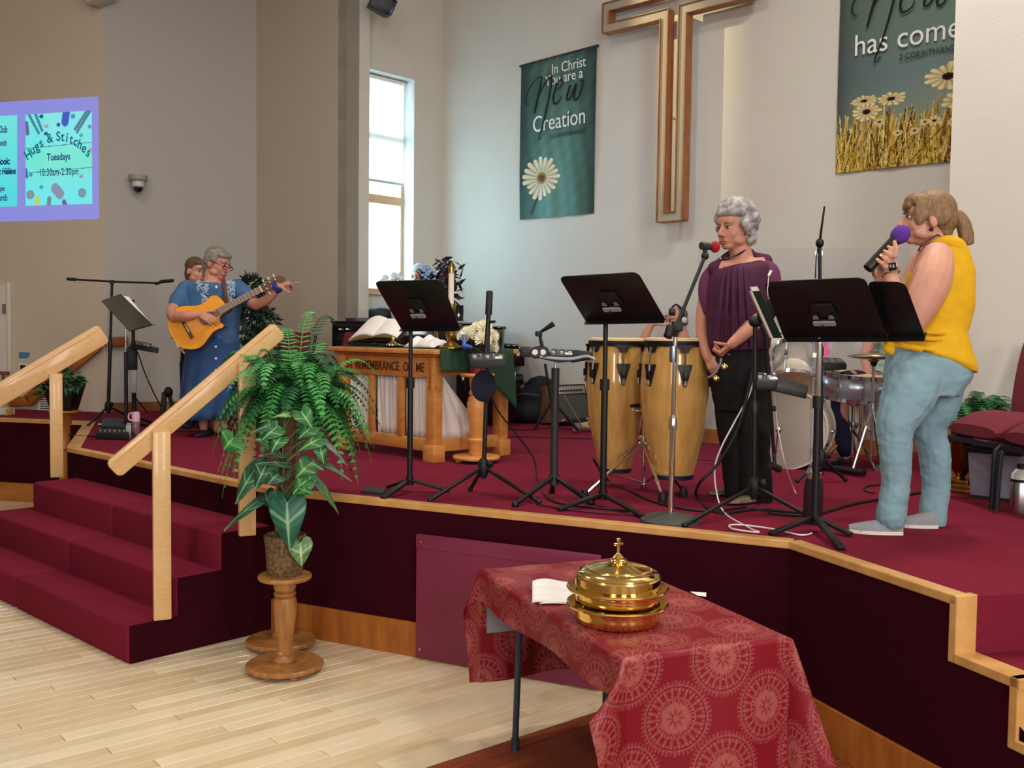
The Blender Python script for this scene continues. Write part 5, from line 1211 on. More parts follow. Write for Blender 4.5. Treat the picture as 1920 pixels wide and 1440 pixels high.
B().lathe([(.034, 28 * hpx), (.036, 40 * hpx), (.03, 46 * hpx), (.0, 46 * hpx)], 20, wb_).done('lid', mat('pink_plastic', (226, 176, 190), .4), wbt)
lc_ = wb_ + V((-.035, -.02, 37 * hpx)); B().tube([lc_ + V((cos(g) * .022, 0, sin(g) * .032)) for g in [2 * PI * k / 16 for k in range(17)]], .007, 8).done('loop', MT['pink_plastic'], wbt)
gs = Pz(312, 776, S); gst = thing('guitar_stand', 'low black folding guitar stand against the wooden baseboard', 'stand', gs)
B().box(gs + UP * .12 + V((-.03, 0, 0)), (.05, .05, .24), M4.Rotation(.1, 3, 'Y')).done('post', mat('stand_grey', (58, 58, 56), .6), gst, bevel=.006)
B().tube([gs + V((.02, 0, .24)), gs + V((.08, -.05, .1)), gs + V((.1, -.1, .01))], .022, 10, 4).ell(gs + V((.03, -.02, .24)), (.05, .04, .06)).done('yoke', blackp, gst)
# ---------------------------------------------------------------- congas on a chrome double stand
cwood = mat('conga_wood', (204, 160, 94), .16, col2=(186, 138, 70), vs=5, stretch=(7, 7, .5), coat=.6)
skin_m = mat('drum_skin', (222, 196, 152), .6); dnav = mat('conga_band', (24, 34, 52), .4)
def conga(label, cx, ytop, ybot, Y, rb, rbel, rt):
    px = Y / FPX; c = Py(cx, ytop, Y); zb = Py(cx, ybot, Y).z; H = c.z - zb; o = V((c.x, c.y, zb))
    t = thing('conga_drum', label, 'drum', o, group='conga drums on the chrome stand')
    R = lambda p: p * px
    prof = [(R(rb), .02 * H), (R(rb + (rbel - rb) * .42), .2 * H), (R(rb + (rbel - rb) * .82), .42 * H), (R(rbel), .62 * H), (R(rbel * .985), .74 * H), (R((rt + rbel) / 2), .88 * H), (R(rt - 2), .965 * H)]
    sp_ = spline([V((r, 0, z)) for r, z in prof], 4)
    B().lathe([(p.x, p.z) for p in sp_], 48, o, cap=False).done('shell', cwood, t, ang=1.2)
    B().lathe([(R(rb) - .004, 0), (R(rb) + .003, 0), (R(rb) + .006, .03 * H), (R(rb) + .001, .034 * H)], 48, o).done('bottom_band', dnav, t)
    B().lathe([(.0, H), (R(rt) - .012, H), (R(rt) + .002, H - .006), (R(rt) + .006, H - .024)], 48, o, cap=False).done('head', skin_m, t)
    B().lathe([(R(rt) - .004, H - .05), (R(rt) + .008, H - .05), (R(rt) + .012, H - .034), (R(rt) + .012, H - .02), (R(rt) + .006, H - .018)], 48, o, cap=False).done('rim', black, t)
    for k in range(6):
        g = -PI / 2 + .12 + 2 * PI * k / 6; d = V((cos(g), sin(g), 0)); tn = V((-sin(g), cos(g), 0)); rr = R(rbel) * .985; r1 = R(rt) + .012; zt = .74 * H
        B().slab([o + d * (r1 - .004) + tn * a + UP * z for a, z in ((-.06, H - .04), (.06, H - .04), (.03, H - .06), (.02, H - .085), (-.02, H - .085), (-.03, H - .06))], d * .012).done('rim_ear', black, t)
        B().tube([o + d * (r1 + .012) + UP * (H - .055), o + d * (rr + .02) + UP * (zt - .02)], .0055, 8).done('tuning_hook', chrome, t)
        B().slab([o + d * rr + tn * -.042 + UP * (zt + .06), o + d * rr + tn * .042 + UP * (zt + .06), o + d * (rr + .004) + tn * .006 + UP * (zt - .065), o + d * (rr + .004) + tn * -.006 + UP * (zt - .065)], d * .012).box(o + d * (rr + .018) + UP * (zt), (.024, .026, .045), rz(g)).done('lug_plate', black, t, bevel=.002)
        B().lathe([(.009, -.03), (.01, -.02), (.007, 0)], 8, o + d * (rr + .02) + UP * (zt - .03)).done('lug_nut', steel, t)
    return t, o, H, px
Y1, Y2 = 6.05, 5.75
c1 = conga('conga drum standing behind the music stand, farther from the woman in purple', 1157, 633, 884, Y1, 30, 56, 50)
c2 = conga('conga drum right behind the chrome microphone stand, nearer the woman in purple', 1267, 633, 896, Y2, 38, 64, 57)
P = Pz(1206, 918, S); Yg = P.y
dst = thing('conga_stand', 'chrome double-braced tripod stand holding the two conga drums', 'stand', P)
pt_2 = Py(1207, 760, Yg); pb_2 = Py(1207, 912, Yg)
B().tube([pb_2, pt_2], .012, 12).done('post', chrome, dst)
zh = Py(1207, 826, Yg)
for f in ((1096, 938), (1242, 943), (1281, 932)):
    q = Pz(*f, S) + UP * .03; n_ = (q - zh).normalized(); sd_ = n_.cross(UP).normalized() * .014
    mid_ = zh + (q - zh) * .62
    for s_ in (-1, 1): B().tube([zh + sd_ * s_, mid_ + sd_ * s_ * .3, q], .006, 8).done('leg', chrome, dst)
    B().tube([mid_, V((pb_2.x, pb_2.y, pb_2.z + .02))], .005, 8).done('brace', chrome, dst)
    B().lathe([(.022, -.03), (.026, -.01), (.018, .03)], 12, q).done('rubber_foot', blackp, dst)
B().lathe([(.024, -.02), (.024, .02)], 12, zh).lathe([(.02, -.015), (.02, .015)], 12, pb_2).done('collar', chrome, dst)
B().tube([Py(1180, 761, Yg - .05), Py(1198, 760, Yg - .03)], .012, 10).done('handle', blackp, dst)
B().box(Py(1205, 765, Yg), (.07, .06, .06), rz(.4)).tube([Py(1198, 775, Yg - .03), Py(1214, 788, Yg)], .01).tube([Py(1180, 770, Y1 - .1), Py(1234, 770, Y2)], .012).done('clamp', chrome, dst, bevel=.006)

# ---------------------------------------------------------------- drum kit behind the clear shield
cream = mat('drum_cream', (226, 216, 196), .35, coat=.3)
def drum(name, label, c, ax, r, L, hoop=chrome, head=None, shell=None, lugs=8, t=None):
    ax = V(ax).normalized(); c = V(c)
    t = t or thing(name, label, 'drum', c)
    B().lathe([(r, -L / 2), (r, L / 2)], 48, c, ax, cap=False).done('shell', shell or cream, t, solid=.006)
    for s_ in (-1, 1):
        B().lathe([(r + .001, s_ * L / 2 - .014), (r + .012, s_ * L / 2 - .014), (r + .012, s_ * L / 2 + .012), (r + .001, s_ * L / 2 + .012)], 48, c, ax, cap=False).done('hoop', hoop, t)
        B().lathe([(.0, s_ * L / 2 + .002), (r, s_ * L / 2 + .002), (r + .002, s_ * L / 2 - .006)], 48, c, ax, cap=False).done('head', head or skin_m, t)
    x = ax.orthogonal().normalized(); y = ax.cross(x)
    for k in range(lugs):
        g = 2 * PI * k / lugs; d = x * cos(g) + y * sin(g)
        B().box(c + d * (r + .012), (.02, .024, min(.07, L * .35)), look(d, ax.cross(d))).done('lug', chrome, t, bevel=.004)
        B().tube([c + d * (r + .014) - ax * (L / 2), c + d * (r + .014) + ax * (L / 2)], .0035, 6).done('tension_rod', chrome, t)
    return t
Yk = 7.15
bdc = Py(1484, 800, Yk); axb = V((-.45, -.89, 0))
bd = drum('bass_drum', 'large cream bass drum on its side behind the tripod mixer', bdc, axb, .275, .36, hoop=cream, head=mat('drum_head_cream', (218, 206, 184), .4), lugs=8)
for f in ((1452, 876), (1520, 862)):
    q = Pz(*f, S) + UP * .012; h_ = Py(f[0] + (8 if f[0] < 1500 else 28), 806 if f[0] < 1500 else 830, Yk - .22); B().tube([h_, q], .009, 8).ell(h_, .026).ell(q, .014).done('spur', chrome, bd)
B().tube([Pz(1450, 878, S) + UP * .012, Pz(1545, 874, S) + UP * .012], .008, 8).done('spur_bar', chrome, bd)
drum('tom_drum', 'cream rack tom tilted above the bass drum', Py(1494, 688, Yk - .05), V((.2, .5, .84)), .165, .26, lugs=6)
drum('tom_drum', 'smaller cream tom half hidden behind the woman in purple', Py(1452, 662, Yk + .2), V((.25, .45, .85)), .14, .2, lugs=6)
tmh = thing('tom_holder', 'chrome tom holder arms between the cream drums', 'holder', Py(1472, 720, Yk))
B().tube([Py(1470, 745, Yk), Py(1470, 700, Yk + .05), Py(1462, 680, Yk + .1)], .012, 10, 4).tube([Py(1470, 705, Yk + .05), Py(1486, 712, Yk - .02)], .01).done('arm', chrome, tmh)
B().box(Py(1470, 716, Yk + .02), (.05, .05, .06)).done('clamp', chrome, tmh, bevel=.008)
Ys = 7.4
snc = Py(1600, 722, Ys)
snm = mat('snare_steel', (206, 210, 216), .3, metal=.75)
drum('snare_drum', 'polished chrome snare drum on its stand behind the hi-hat', snc, (0.05, -.12, 1), .2, .17, shell=snm, lugs=8)
sst = thing('snare_stand', 'chrome tripod stand under the snare drum', 'stand', Pz(1598, 868, S)); P = Pz(1598, 868, S)
B().tube([P + UP * .08, V((P.x, P.y, snc.z - .13))], .012, 10).done('post', chrome, sst)
for g in (0, 2.1, 4.2): B().tube([V((P.x, P.y, snc.z - .14)), snc + V((cos(g) * .17, sin(g) * .17, -.1)), snc + V((cos(g) * .2, sin(g) * .2, -.07))], .008, 8).done('basket_arm', chrome, sst)
for f in ((1545, 866), (1640, 880), (1605, 848)): q = Pz(*f, S) + UP * .012; B().tube([P + UP * .26, q], .008, 8).ell(q, .014).done('leg', chrome, sst)
B().box(P + UP * .3 + V((.03, 0, 0)), (.06, .02, .02)).lathe([(.02, -.02), (.02, .02)], 10, P + UP * .3).done('clamp', steel, sst, bevel=.003)
Yh_ = 6.95
P = Pz(1632, 880, S); hh = thing('hi_hat', 'pair of thin brass cymbals on a chrome pole beside the woman in yellow', 'cymbal', P)
hc = V((P.x, P.y, Py(1632, 668, P.y).z)); hr_ = 47 / FPX * P.y
for s_ in (1, -1): B().lathe([(hr_, 0), (hr_ * .6, s_ * .014), (hr_ * .22, s_ * .022), (hr_ * .18, s_ * .032), (.0, s_ * .036)], 40, hc + UP * s_ * .003, (.02, .02, 1), cap=False).done('cymbal', mat('cymbal_bronze', (168, 156, 116), .28, metal=.9), hh, solid=.002)
B().tube([P + UP * .05, hc - UP * .05], .011, 10).tube([hc - UP * .05, hc + UP * .06], .005, 8).done('pole', chrome, hh); B().lathe([(.014, 0), (.026, .03), (.014, .05)], 12, hc - UP * .07).done('clutch', blackp, hh)
for f in ((1597, 890), (1662, 884), (1645, 860)): q = Pz(*f, S) + UP * .012; k_ = P + UP * .44; B().tube([k_, k_ + (q - k_) * .5, q], .009, 8).ell(q, .014).done('leg', steel, hh)
B().lathe([(.022, -.03), (.022, .03)], 12, P + UP * .44).box(P + UP * .44 + V((.05, -.02, 0)), (.06, .015, .02)).done('collar', steel, hh)
B().slab([Pz(1640, 884, S), Pz(1672, 884, S), Pz(1668, 872, S), Pz(1642, 872, S)], UP * .02).tube([Pz(1650, 878, S) + UP * .02, Pz(1664, 850, S) + UP * .16], .012).done('pedal', steel, hh)
sh_ = thing('drum_stick_bar', 'black flat bar lying on the carpet below the hi-hat', 'bar', Pz(1580, 890, S)); B().tube([Pz(1540, 882, S) + UP * .03, Pz(1620, 896, S) + UP * .03], .022, 10).done('bar', black, sh_)
pd = thing('drum_pad', 'flat black electronic percussion pad above the snare drum', 'drum pad', Py(1566, 678, Ys - .1))
B().slab([Py(1546, 684, Ys - .2), Py(1589, 681, Ys - .2), Py(1580, 671, Ys + .1), Py(1546, 670, Ys + .1)], UP * -.045).done('body', blackp, pd, bevel=.006)
for k in range(3): B().slab([Py(1549 + k * 12, 680.5, Ys - .14), Py(1559 + k * 12, 680, Ys - .14), Py(1557 + k * 11, 673, Ys + .05), Py(1548 + k * 11, 673, Ys + .05)], UP * .006).done('pad', mat('pad_grey', (96, 98, 100), .6), pd)
B().tube([Py(1567, 684, Ys), Py(1567, 700, Ys)], .01).done('mount', chrome, pd)
pk_ = thing('pink_card', 'bright pink folded card beside the drum pad', 'card', Py(1552, 655, Ys)); B().slab([Py(1545, 634, Ys), Py(1552, 634, Ys), Py(1562, 655, Ys), Py(1560, 668, Ys), Py(1545, 670, Ys)], (.0, .02, 0)).done('sheet', mat('pink_card', (236, 120, 170), .6), pk_)
dt = Pz(1575, 845, S); dth = thing('drum_throne', 'round black drum stool under the drummer', 'stool', dt + V((.25, .25, 0))); q = dt + V((.25, .25, 0))
B().lathe([(.0, .46), (.15, .46), (.17, .49), (.17, .53), (.14, .555), (.0, .56)], 28, q, cap=False).done('seat', blackp, dth); B().tube([q + UP * .1, q + UP * .47], .018).done('post', chrome, dth)
for g in (0, 2.1, 4.2): B().tube([q + UP * .25, q + V((cos(g) * .24, sin(g) * .24, .012))], .01, 8).done('leg', chrome, dth)

# clear drum shield
shm = mat('clear_acrylic', (248, 250, 255), .02, trans=1, ior=1.12, spec=.35); edm = mat('acrylic_edge', (196, 204, 232), .1, trans=.6, ior=1.2)
shd = thing('drum_shield', 'clear acrylic drum shield panels standing between singers and drum kit', 'screen', Pz(1523, 882, S))
pe = Pz(1523, 882, S); zt_s = Py(1515, 464, pe.y).z
pA = Pz(1322, 868, S); pA = pe + (V((-.9, .35, 0))).normalized() * .82; pB = pe + V((.8, -.0, 0)).normalized() * .62
for a_, b_ in ((pA, pe - V((.012, 0, 0))), (pe + V((.025, 0, 0)), pB)):
    d_ = (b_ - a_).normalized(); n_ = V((-d_.y, d_.x, 0)); B().slab([a_ + UP * .01, b_ + UP * .01, V((b_.x, b_.y, zt_s)), V((a_.x, a_.y, zt_s))], n_ * .008).done('panel', shm, shd, bevel=.002)
for x in (-.014, .012): B().bar(pe + V((x, 0, .01)), V((pe.x + x, pe.y, zt_s - .03)), .012, .02, (0, 1, 0)).done('hinge_strip', edm, shd)
for z in (.15, .8, 1.5): B().box(pe + V((0, -.012, z)), (.05, .012, .03)).done('hinge_clip', steel, shd)

# ---------------------------------------------------------------- pianos and things along the back
Yg = 10.2
gp = thing('grand_piano', 'black grand piano behind the communion table under the tall window', 'piano', Py(770, 775, Yg))
def lidp(off, z, k=0):
    P = [Py(634, 603, Yg - .2), Py(905, 603, Yg - .2)]
    return P
xl, xr = Py(634, 603, Yg).x, Py(908, 603, Yg).x; zl = Py(770, 604, Yg).z
ol = [(xl, Yg - .35), (xr - .02, Yg - .35), (xr, Yg - .3), (xr, Yg + .5), (xr - .2, Yg + .8), (xr - .6, Yg + .86), (xl + .35, Yg + .72), (xl + .06, Yg + .55), (xl, Yg + .3)]
zc_ = sum((V((q[0], q[1], 0)) for q in ol), V((0, 0, 0))) / len(ol)
B().prism(ol, zl - .27, zl - .02).done('case', gloss, gp, bevel=.01)
B().prism([(q[0] + (.03 if q[0] > zc_.x else -.03) * .5, q[1]) for q in ol], zl - .018, zl).done('lid', gloss, gp, bevel=.006)
for x, y in ((xl + .12, Yg - .2), (xr - .14, Yg - .2), (xr - .5, Yg + .6)): B().box((x, y, (zl - .27 + S) / 2), (.09, .09, zl - .27 - S)).done('leg', gloss, gp, bevel=.012)
B().box((Py(872, 760, Yg).x, Yg - .2, S + .3), (.16, .06, .5)).box((Py(872, 760, Yg).x, Yg - .25, S + .08), (.2, .16, .06)).done('pedal_lyre', gloss, gp, bevel=.006)
for x in (866, 874): B().box(Py(x, 790, Yg - .36), (.03, .1, .012)).done('pedal', brass, gp, bevel=.003)
B().slab([Py(852, 602, Yg), Py(869, 602, Yg), Py(869, 572, Yg + .08), Py(852, 572, Yg + .08)], (0, .02, 0)).done('music_desk', gloss, gp, bevel=.003)
B().slab([Py(648, 603, Yg - .1), Py(693, 603, Yg - .1), Py(693, 596, Yg - .1), Py(648, 596, Yg - .1)], (0, .5, 0)).done('raised_board', mat('piano_board', (30, 36, 48), .3), gp, bevel=.003)
for x in (638, 651): B().box(Py(x, 617, Yg - .37), (.028, .02, .012)).done('hinge', steel, gp)
kb = thing('padded_stool', 'rounded black padded stool back in front of the window sill', 'stool', Py(712, 590, Yg + .9)); B().ell(Py(712, 592, Yg + .9), (.16, .07, .1)).box(Py(712, 640, Yg + .9), (.06, .05, .5)).done('cushion', blackp, kb)
Yo = 9.9
so = thing('spinet_piano', 'black upright piano in side view between table and gear tray', 'piano', Py(945, 785, Yo))
def blk_(x0_, y0_, x1_, y1_, nm, dep=1.3, m=gloss, off=0, bev=.008):
    a_, b_ = Py(x0_, y1_, Yo + off), Py(x1_, y0_, Yo + off); B().box(((a_.x + b_.x) / 2, Yo + off + dep / 2, (a_.z + b_.z) / 2), (b_.x - a_.x, dep, b_.z - a_.z)).done(nm, m, so, bevel=bev)
blk_(906, 616, 945, 786, 'case'); blk_(903, 612, 949, 616, 'lid', off=-.02); blk_(945, 645, 973, 653, 'fallboard'); blk_(946, 653, 984, 686, 'keybed'); blk_(976, 650, 995, 670, 'cheek_block', .12, mat('dark_block', (52, 44, 44), .4), -.02); blk_(946, 686, 968, 786, 'leg', .1, gloss, .02)
blk_(940, 616, 945.5, 760, 'side_strip', .02, mat('strip_grey', (70, 66, 70), .3), -.02, .002)
bch = thing('piano_bench', 'black padded piano bench beyond the upright piano', 'bench', Py(990, 783, Yo + .6))
a_, b_ = Py(962, 714, Yo + .75), Py(985, 705, Yo + .75); B().box((a_.x + .02, Yo + 1, (a_.z + b_.z) / 2), (b_.x - a_.x + .05, .8, b_.z - a_.z + .01)).done('cushion', blackp, bch, bevel=.018)
for dy_ in (0, .62): B().box((b_.x - .03, Yo + .72 + dy_, (a_.z + S) / 2), (.07, .06, a_.z - S)).done('leg', gloss, bch, bevel=.006)
B().box((a_.x + .02, Yo + 1, a_.z - .05), (b_.x - a_.x, .7, .08)).done('apron', gloss, bch)
Ya = 10.1
bag = thing('gig_bag', 'soft black gig bag slumped against the tilted amplifier', 'bag', Py(990, 790, Ya + .35)); c_ = Py(995, 758, Ya + .3)
B().ell(c_, (.2, .16, .2), n=18, k=12).ell(c_ + V((.1, .05, .16)), (.17, .12, .14), n=18).ell(c_ + V((-.02, -.04, -.08)), (.21, .15, .14), n=18).done('body', mat('bag_cloth', (20, 22, 30), .8, bump=.5, bs=60), bag, rem=.02, sm=4)
B().tube([c_ + V((-.19, -.1, .08)), c_ + V((-.08, -.2, .12)), c_ + V((.08, -.17, .1))], .008, 6, 4).done('strap', mat('strap_grey', (74, 76, 84), .7), bag)
am_ = thing('guitar_amplifier', 'guitar amplifier tilted back showing dark grille and silver control panel', 'amplifier', Py(1065, 795, Ya))
fb, ft_ = [Py(1050, 792, Ya - .12), Py(1108, 788, Ya + .02)], [Py(1042, 722, Ya + .06), Py(1096, 720, Ya + .2)]
nb = V((-.32, .38, -.06)) 
B().slab([fb[0], fb[1], ft_[1], ft_[0]], nb * .72).done('cabinet', mat('amp_tolex', (110, 76, 54), .7, var=.08, vs=40, bump=.3, bs=150), am_, bevel=.006)
fn_ = (fb[1] - fb[0]).cross(ft_[0] - fb[0]).normalized(); fn_ = fn_ if fn_.y < 0 else -fn_
def af(u, v): return (fb[0] * (1 - u) + fb[1] * u) * (1 - v) + (ft_[0] * (1 - u) + ft_[1] * u) * v
def apan(u0, v0, u1, v1, nm, m_, th=.008, lift=0): B().slab([af(u0, v0) + fn_ * lift, af(u1, v0) + fn_ * lift, af(u1, v1) + fn_ * lift, af(u0, v1) + fn_ * lift], fn_ * th).done(nm, m_, am_, bevel=.002)
apan(0, 0, 1, 1, 'front_frame', blackp, .006); apan(.04, .06, .96, .7, 'grille_cloth', mat('grille_cloth', (66, 68, 66), .9, var=.15, vs=300), .006, .006); apan(.04, .74, .96, .95, 'control_panel', mat('panel_silver', (152, 142, 132), .35, metal=.5), .006, .006)
for k in range(9): q = af(.12 + k * .09, .82) + fn_ * .012; B().lathe([(.012, 0), (.01, .014), (.0, .015)], 10, q, fn_).done('knob', blackp, am_)
apan(.04, .02, .16, .06, 'corner', steel, .012, .0); apan(.84, .02, .96, .06, 'corner', steel, .012, .0)
# dark cases behind the fern
cz = thing('speaker_case', 'black box case standing on the carpet behind the fern', 'case', Pz(596, 783, S)); q = Pz(600, 783, S); B().box(q + V((0, .1, .17)), (.2, .2, .34)).box(q + V((.16, .15, .15)), (.1, .2, .3)).done('body', blackp, cz, bevel=.01); B().box(q + V((-.13, .08, .17)), (.05, .16, .33)).done('side', mat('teal_grey', (70, 92, 92), .5), cz, bevel=.004)

# vases and bouquets at the window
vz_ = thing('white_bouquet', 'pale white flowers on the piano lid before the bright window', 'flowers', Py(745, 530, Yg + .3)); wfm = mat('pale_petal', (226, 236, 236), .6)
r7 = random.Random(5); base_v = V((Py(745, 560, Yg + .3).x, Yg + .3, zl))
B().lathe([(.05, 0), (.07, .1), (.06, .28), (.05, .3), (.0, .28)], 20, base_v).done('vase', mat('vase_white', (200, 204, 204), .3), vz_)
for k in range(16):
    c_ = Py(r7.uniform(718, 772), r7.uniform(514, 536), Yg + .3 + r7.uniform(-.1, .1)); b = B()
    for j in range(9):
        g = j * .7; d_ = V((cos(g), r7.uniform(-.6, .2), sin(g))) * .045; t_ = V((-sin(g), 0, cos(g))) * .014; b.add([c_, c_ + d_ * .6 + t_, c_ + d_, c_ + d_ * .6 - t_], [(0, 1, 2, 3)])
    b.done('bloom', wfm, vz_, smooth=False); B().tube([base_v + UP * .28, (base_v + UP * .35 + c_) / 2, c_], .004, 5, 3).done('stem', MT['stem_green'], vz_)
bu = thing('burgundy_plant', 'tall plant with burgundy and dark green leaves behind the white candle', 'plant', V((Py(825, 560, Yg + .35).x, Yg + .35, zl)))
q = V((Py(825, 560, Yg + .35).x, Yg + .35, zl)); B().lathe([(.07, 0), (.1, .14), (.0, .13)], 20, q).done('pot', MT['dark_pot'], bu)
lfb = mat('burgundy_leaf', (72, 30, 48), .5, col2=(50, 66, 66), vs=9)
foliage(bu, [blob(822, 520, Yg + .35, 26, .12, 24), blob(835, 560, Yg + .35, 22, .12, 30), blob(808, 530, Yg + .3, 18, .1, 20)], 190, .13, lfb, 31, ratio=.6)
for x, y in ((826, 490), (838, 488), (848, 490), (858, 507), (860, 526), (858, 535), (838, 505), (845, 545)):
    foliage(bu, [blob(x, y, Yg + .35, 5, .03, 4)], 4, .12, lfb, x, ratio=.65, name='sprig'); p = Py(x, y, Yg + .35); B().tube([q + UP * .1, (q + UP * .25 + p) / 2, p], .004, 5, 4).done('branch', MT['ficus_bark'], bu)
hyd = thing('blue_hydrangea', 'pale blue flower cluster beside the burgundy leaves', 'flowers', Py(801, 505, Yg + .2)); b = B()
for k in range(34):
    c_ = Py(801, 508, Yg + .2) + V((r7.gauss(0, .035), r7.gauss(0, .03), r7.gauss(0, .045))); b.ell(c_, .018, n=7, k=4)
b.done('petals', mat('pale_blue', (150, 184, 226), .6), hyd, kind='stuff'); B().tube([Py(801, 510, Yg + .2), Py(806, 600, Yg + .2)], .006).done('stem', MT['stem_green'], hyd)

# ---------------------------------------------------------------- burgundy chairs
cfab = mat('chair_fabric', (112, 34, 48), .9, var=.1, vs=120, bump=.3, bs=300); cfr = mat('chair_frame', (26, 30, 38), .35)
def church_chair(label, loc, rot, group):
    t = thing('church_chair', label, 'chair', loc, rot, group); m = W[t]
    def q(): return B(m)
    w = .5; d = .42
    b = q(); n = 14
    rings = []
    for i in range(n + 1):
        y = -d / 2 + d * i / n; e = sin(PI * min(1, max(0, (i + .6) / (n + 1.2)))) ** .35; ring_ = []
        for k in range(20):
            g = 2 * PI * k / 20; cx_, cz_ = cos(g), sin(g); sq_ = lambda a: math.copysign(abs(a) ** .55, a)
            ring_.append((sq_(cx_) * w / 2 * (.9 + .1 * e), y, .43 + sq_(cz_) * .08 * e - (.035 * max(0, 1 - i / 4)) ** 1 * (1 if cz_ > 0 else .2) + .012 * (1 - cx_ * cx_) * (cz_ > 0)))
        rings.append(ring_)
    b.loft(rings); b.done('seat', cfab, t)
    b = q(); rings = []
    for i in range(11):
        z = .5 + .42 * i / 10; e = sin(PI * (i + .5) / 11) ** .3; yy = d / 2 - .035 + (z - .5) * .16
        rings.append([(math.copysign(abs(cos(g)) ** .5, cos(g)) * .24 * (.88 + .12 * e), yy + math.copysign(abs(sin(g)) ** .6, sin(g)) * .032 * e, z) for g in [2 * PI * k / 18 for k in range(18)]])
    b.loft(rings); b.done('backrest', cfab, t)
    for s_ in (-1, 1):
        q().tube([(s_ * .235, -d / 2 + .06, .36), (s_ * .235, -d / 2 + .01, .34), (s_ * .24, -d / 2 - .01, .28), (s_ * .245, -d / 2 - .02, .012)], .0145, 10, 5).done('front_leg', cfr, t)
        q().tube([(s_ * .235, d / 2 + .09, .88), (s_ * .235, d / 2 + .0, .48), (s_ * .235, d / 2 - .04, .36), (s_ * .24, d / 2 + .08, .012)], .0145, 10, 5).done('rear_leg', cfr, t)
        q().bar((s_ * .235, -d / 2 + .04, .36), (s_ * .235, d / 2 - .03, .36), .02, .026).done('side_rail', cfr, t)
    q().bar((-.235, -d / 2 + .0, .352), (.235, -d / 2 + .0, .352), .022, .026).done('front_rail', cfr, t); q().bar((-.235, d / 2 - .02, .36), (.235, d / 2 - .02, .36), .02, .024).done('rear_rail', cfr, t)
    return t
l1, l2 = Pz(1783, 934, S), Pz(1860, 957, S); cd_ = (l2 - l1).normalized(); back_ = V((-cd_.y, cd_.x, 0)); ra = math.atan2(cd_.y, cd_.x) + PI
rot_ = math.atan2(back_.y, back_.x) - PI / 2
ctr_ = (l1 + l2) / 2 + back_ * .2; ctr_.z = S
church_chair('burgundy padded church chair in front of the storage tub and brass vase', ctr_, rot_, 'burgundy church chairs')
ctr2 = ctr_ + cd_ * .53 - back_ * .0; church_chair('burgundy padded church chair cut by the frame beside the steel flask', ctr2, rot_, 'burgundy church chairs')
for k, (x, lab) in enumerate(((516, 'burgundy chair back showing above the fern, closest to the guitar player'), (640, 'burgundy chair back beside the communion table corner'))):
    q = Py(x, 700, 9.6 - .1 * k); q.z = S; church_chair(lab, q, rad(-40), 'burgundy church chairs')

# storage tub, steel flask, brass vase with fern, dark bottle
tu = Pz(1862, 948, S) + V((.2, .3, 0)); tub = thing('storage_tub', 'clear plastic storage tub with black lid under the burgundy chair', 'tub', tu)
Rt = rz(math.atan2(WD.y, WD.x)); hz = .27
bb = B(); 
def ringb(hx, hy, z): return [tu + Rt @ V((sx_ * hx, sy * hy, z)) for sx_, sy in ((-1, -1), (1, -1), (1, 1), (-1, 1))]
bb.loft([ringb(.13, .17, .012), ringb(.145, .19, hz)]).done('body', mat('tub_plastic', (176, 170, 190), .25, trans=.45, ior=1.1), tub, bevel=.012)
bb = B(); bb.loft([ringb(.158, .205, hz), ringb(.158, .205, hz + .03), ringb(.145, .19, hz + .035)]).done('lid', blackp, tub, bevel=.006)
B().box(tu + UP * .09, (.22, .3, .12), Rt).done('contents', mat('tub_contents', (70, 66, 84), .8), tub, bevel=.02)
B().loft([ringb(.132, .172, .0), ringb(.132, .172, .02)]).done('base_band', blackp, tub)
fk = Pz(1912, 962, S); flk = thing('steel_flask', 'brushed steel flask with white cap under the nearer burgundy chair', 'bottle', fk); kx = fk.y / FPX
B().lathe([(.0, 0), (17 * kx, 0), (18 * kx, .01), (18 * kx, 58 * kx), (16 * kx, 62 * kx), (.0, 62 * kx)], 28, fk, cap=False).done('body', steel, flk)
B().lathe([(18.5 * kx, 60 * kx), (18.5 * kx, 65 * kx)], 28, fk).done('band', blackp, flk)
B().lathe([(18 * kx, 65 * kx), (17 * kx, 74 * kx), (11 * kx, 82 * kx), (8 * kx, 84 * kx), (.0, 84 * kx)], 28, fk).done('cap', mat('cap_white', (222, 222, 218), .4), flk)
B().lathe([(8 * kx, 84 * kx), (8 * kx, 93 * kx), (.0, 94 * kx)], 20, fk).done('spout', blackp, flk)
va = Pz(1800, 921, S); vx = va.y / FPX
bv = thing('brass_vase', 'tall dark brass vase on a stepped brass base holding a fern', 'vase', va)
for k, (h_, w_) in enumerate(((0, .21), (.025, .17), (.05, .13))): B().box(va + UP * (h_ + .0125), (w_, w_, .025), Rt).done('base_step', MT['aged_brass'], bv, bevel=.003)
zv = Py(1800, 800, va.y).z - va.z
B().lathe([(.03, .075), (.022, .09), (.05, .13), (.062, .2), (.066, .4), (.068, zv), (.058, zv), (.0, zv - .05)], 28, va).done('body', mat('dark_brass', (120, 84, 40), .2, metal=1), bv)
vf = thing('vase_fern', 'green fern arching from the brass vase against the pillar wall', 'fern', va + UP * zv); r5 = random.Random(3)
for k in range(64):
    az = r5.uniform(-1.6, 1.0) if k % 4 else r5.uniform(0, 2 * PI); L = r5.uniform(.16, .36); frond('frond', vf, va + UP * (zv - .02), az, L, r5.uniform(.12, .26), r5.uniform(.1, .5), fm[r5.choice((0, 2, 2, 0))], .042, 18, r5.uniform(-.05, .05))
frond('frond', vf, va + UP * zv, -.25, .5, .12, .55, fm[2], .03, 18)
db = Pz(1530, 990, S) + V((.02, .12, 0)); dk = db.y / FPX; dbt = thing('dark_bottle', 'tall dark drink bottle with steel collar behind the large music stand pole', 'bottle', db)
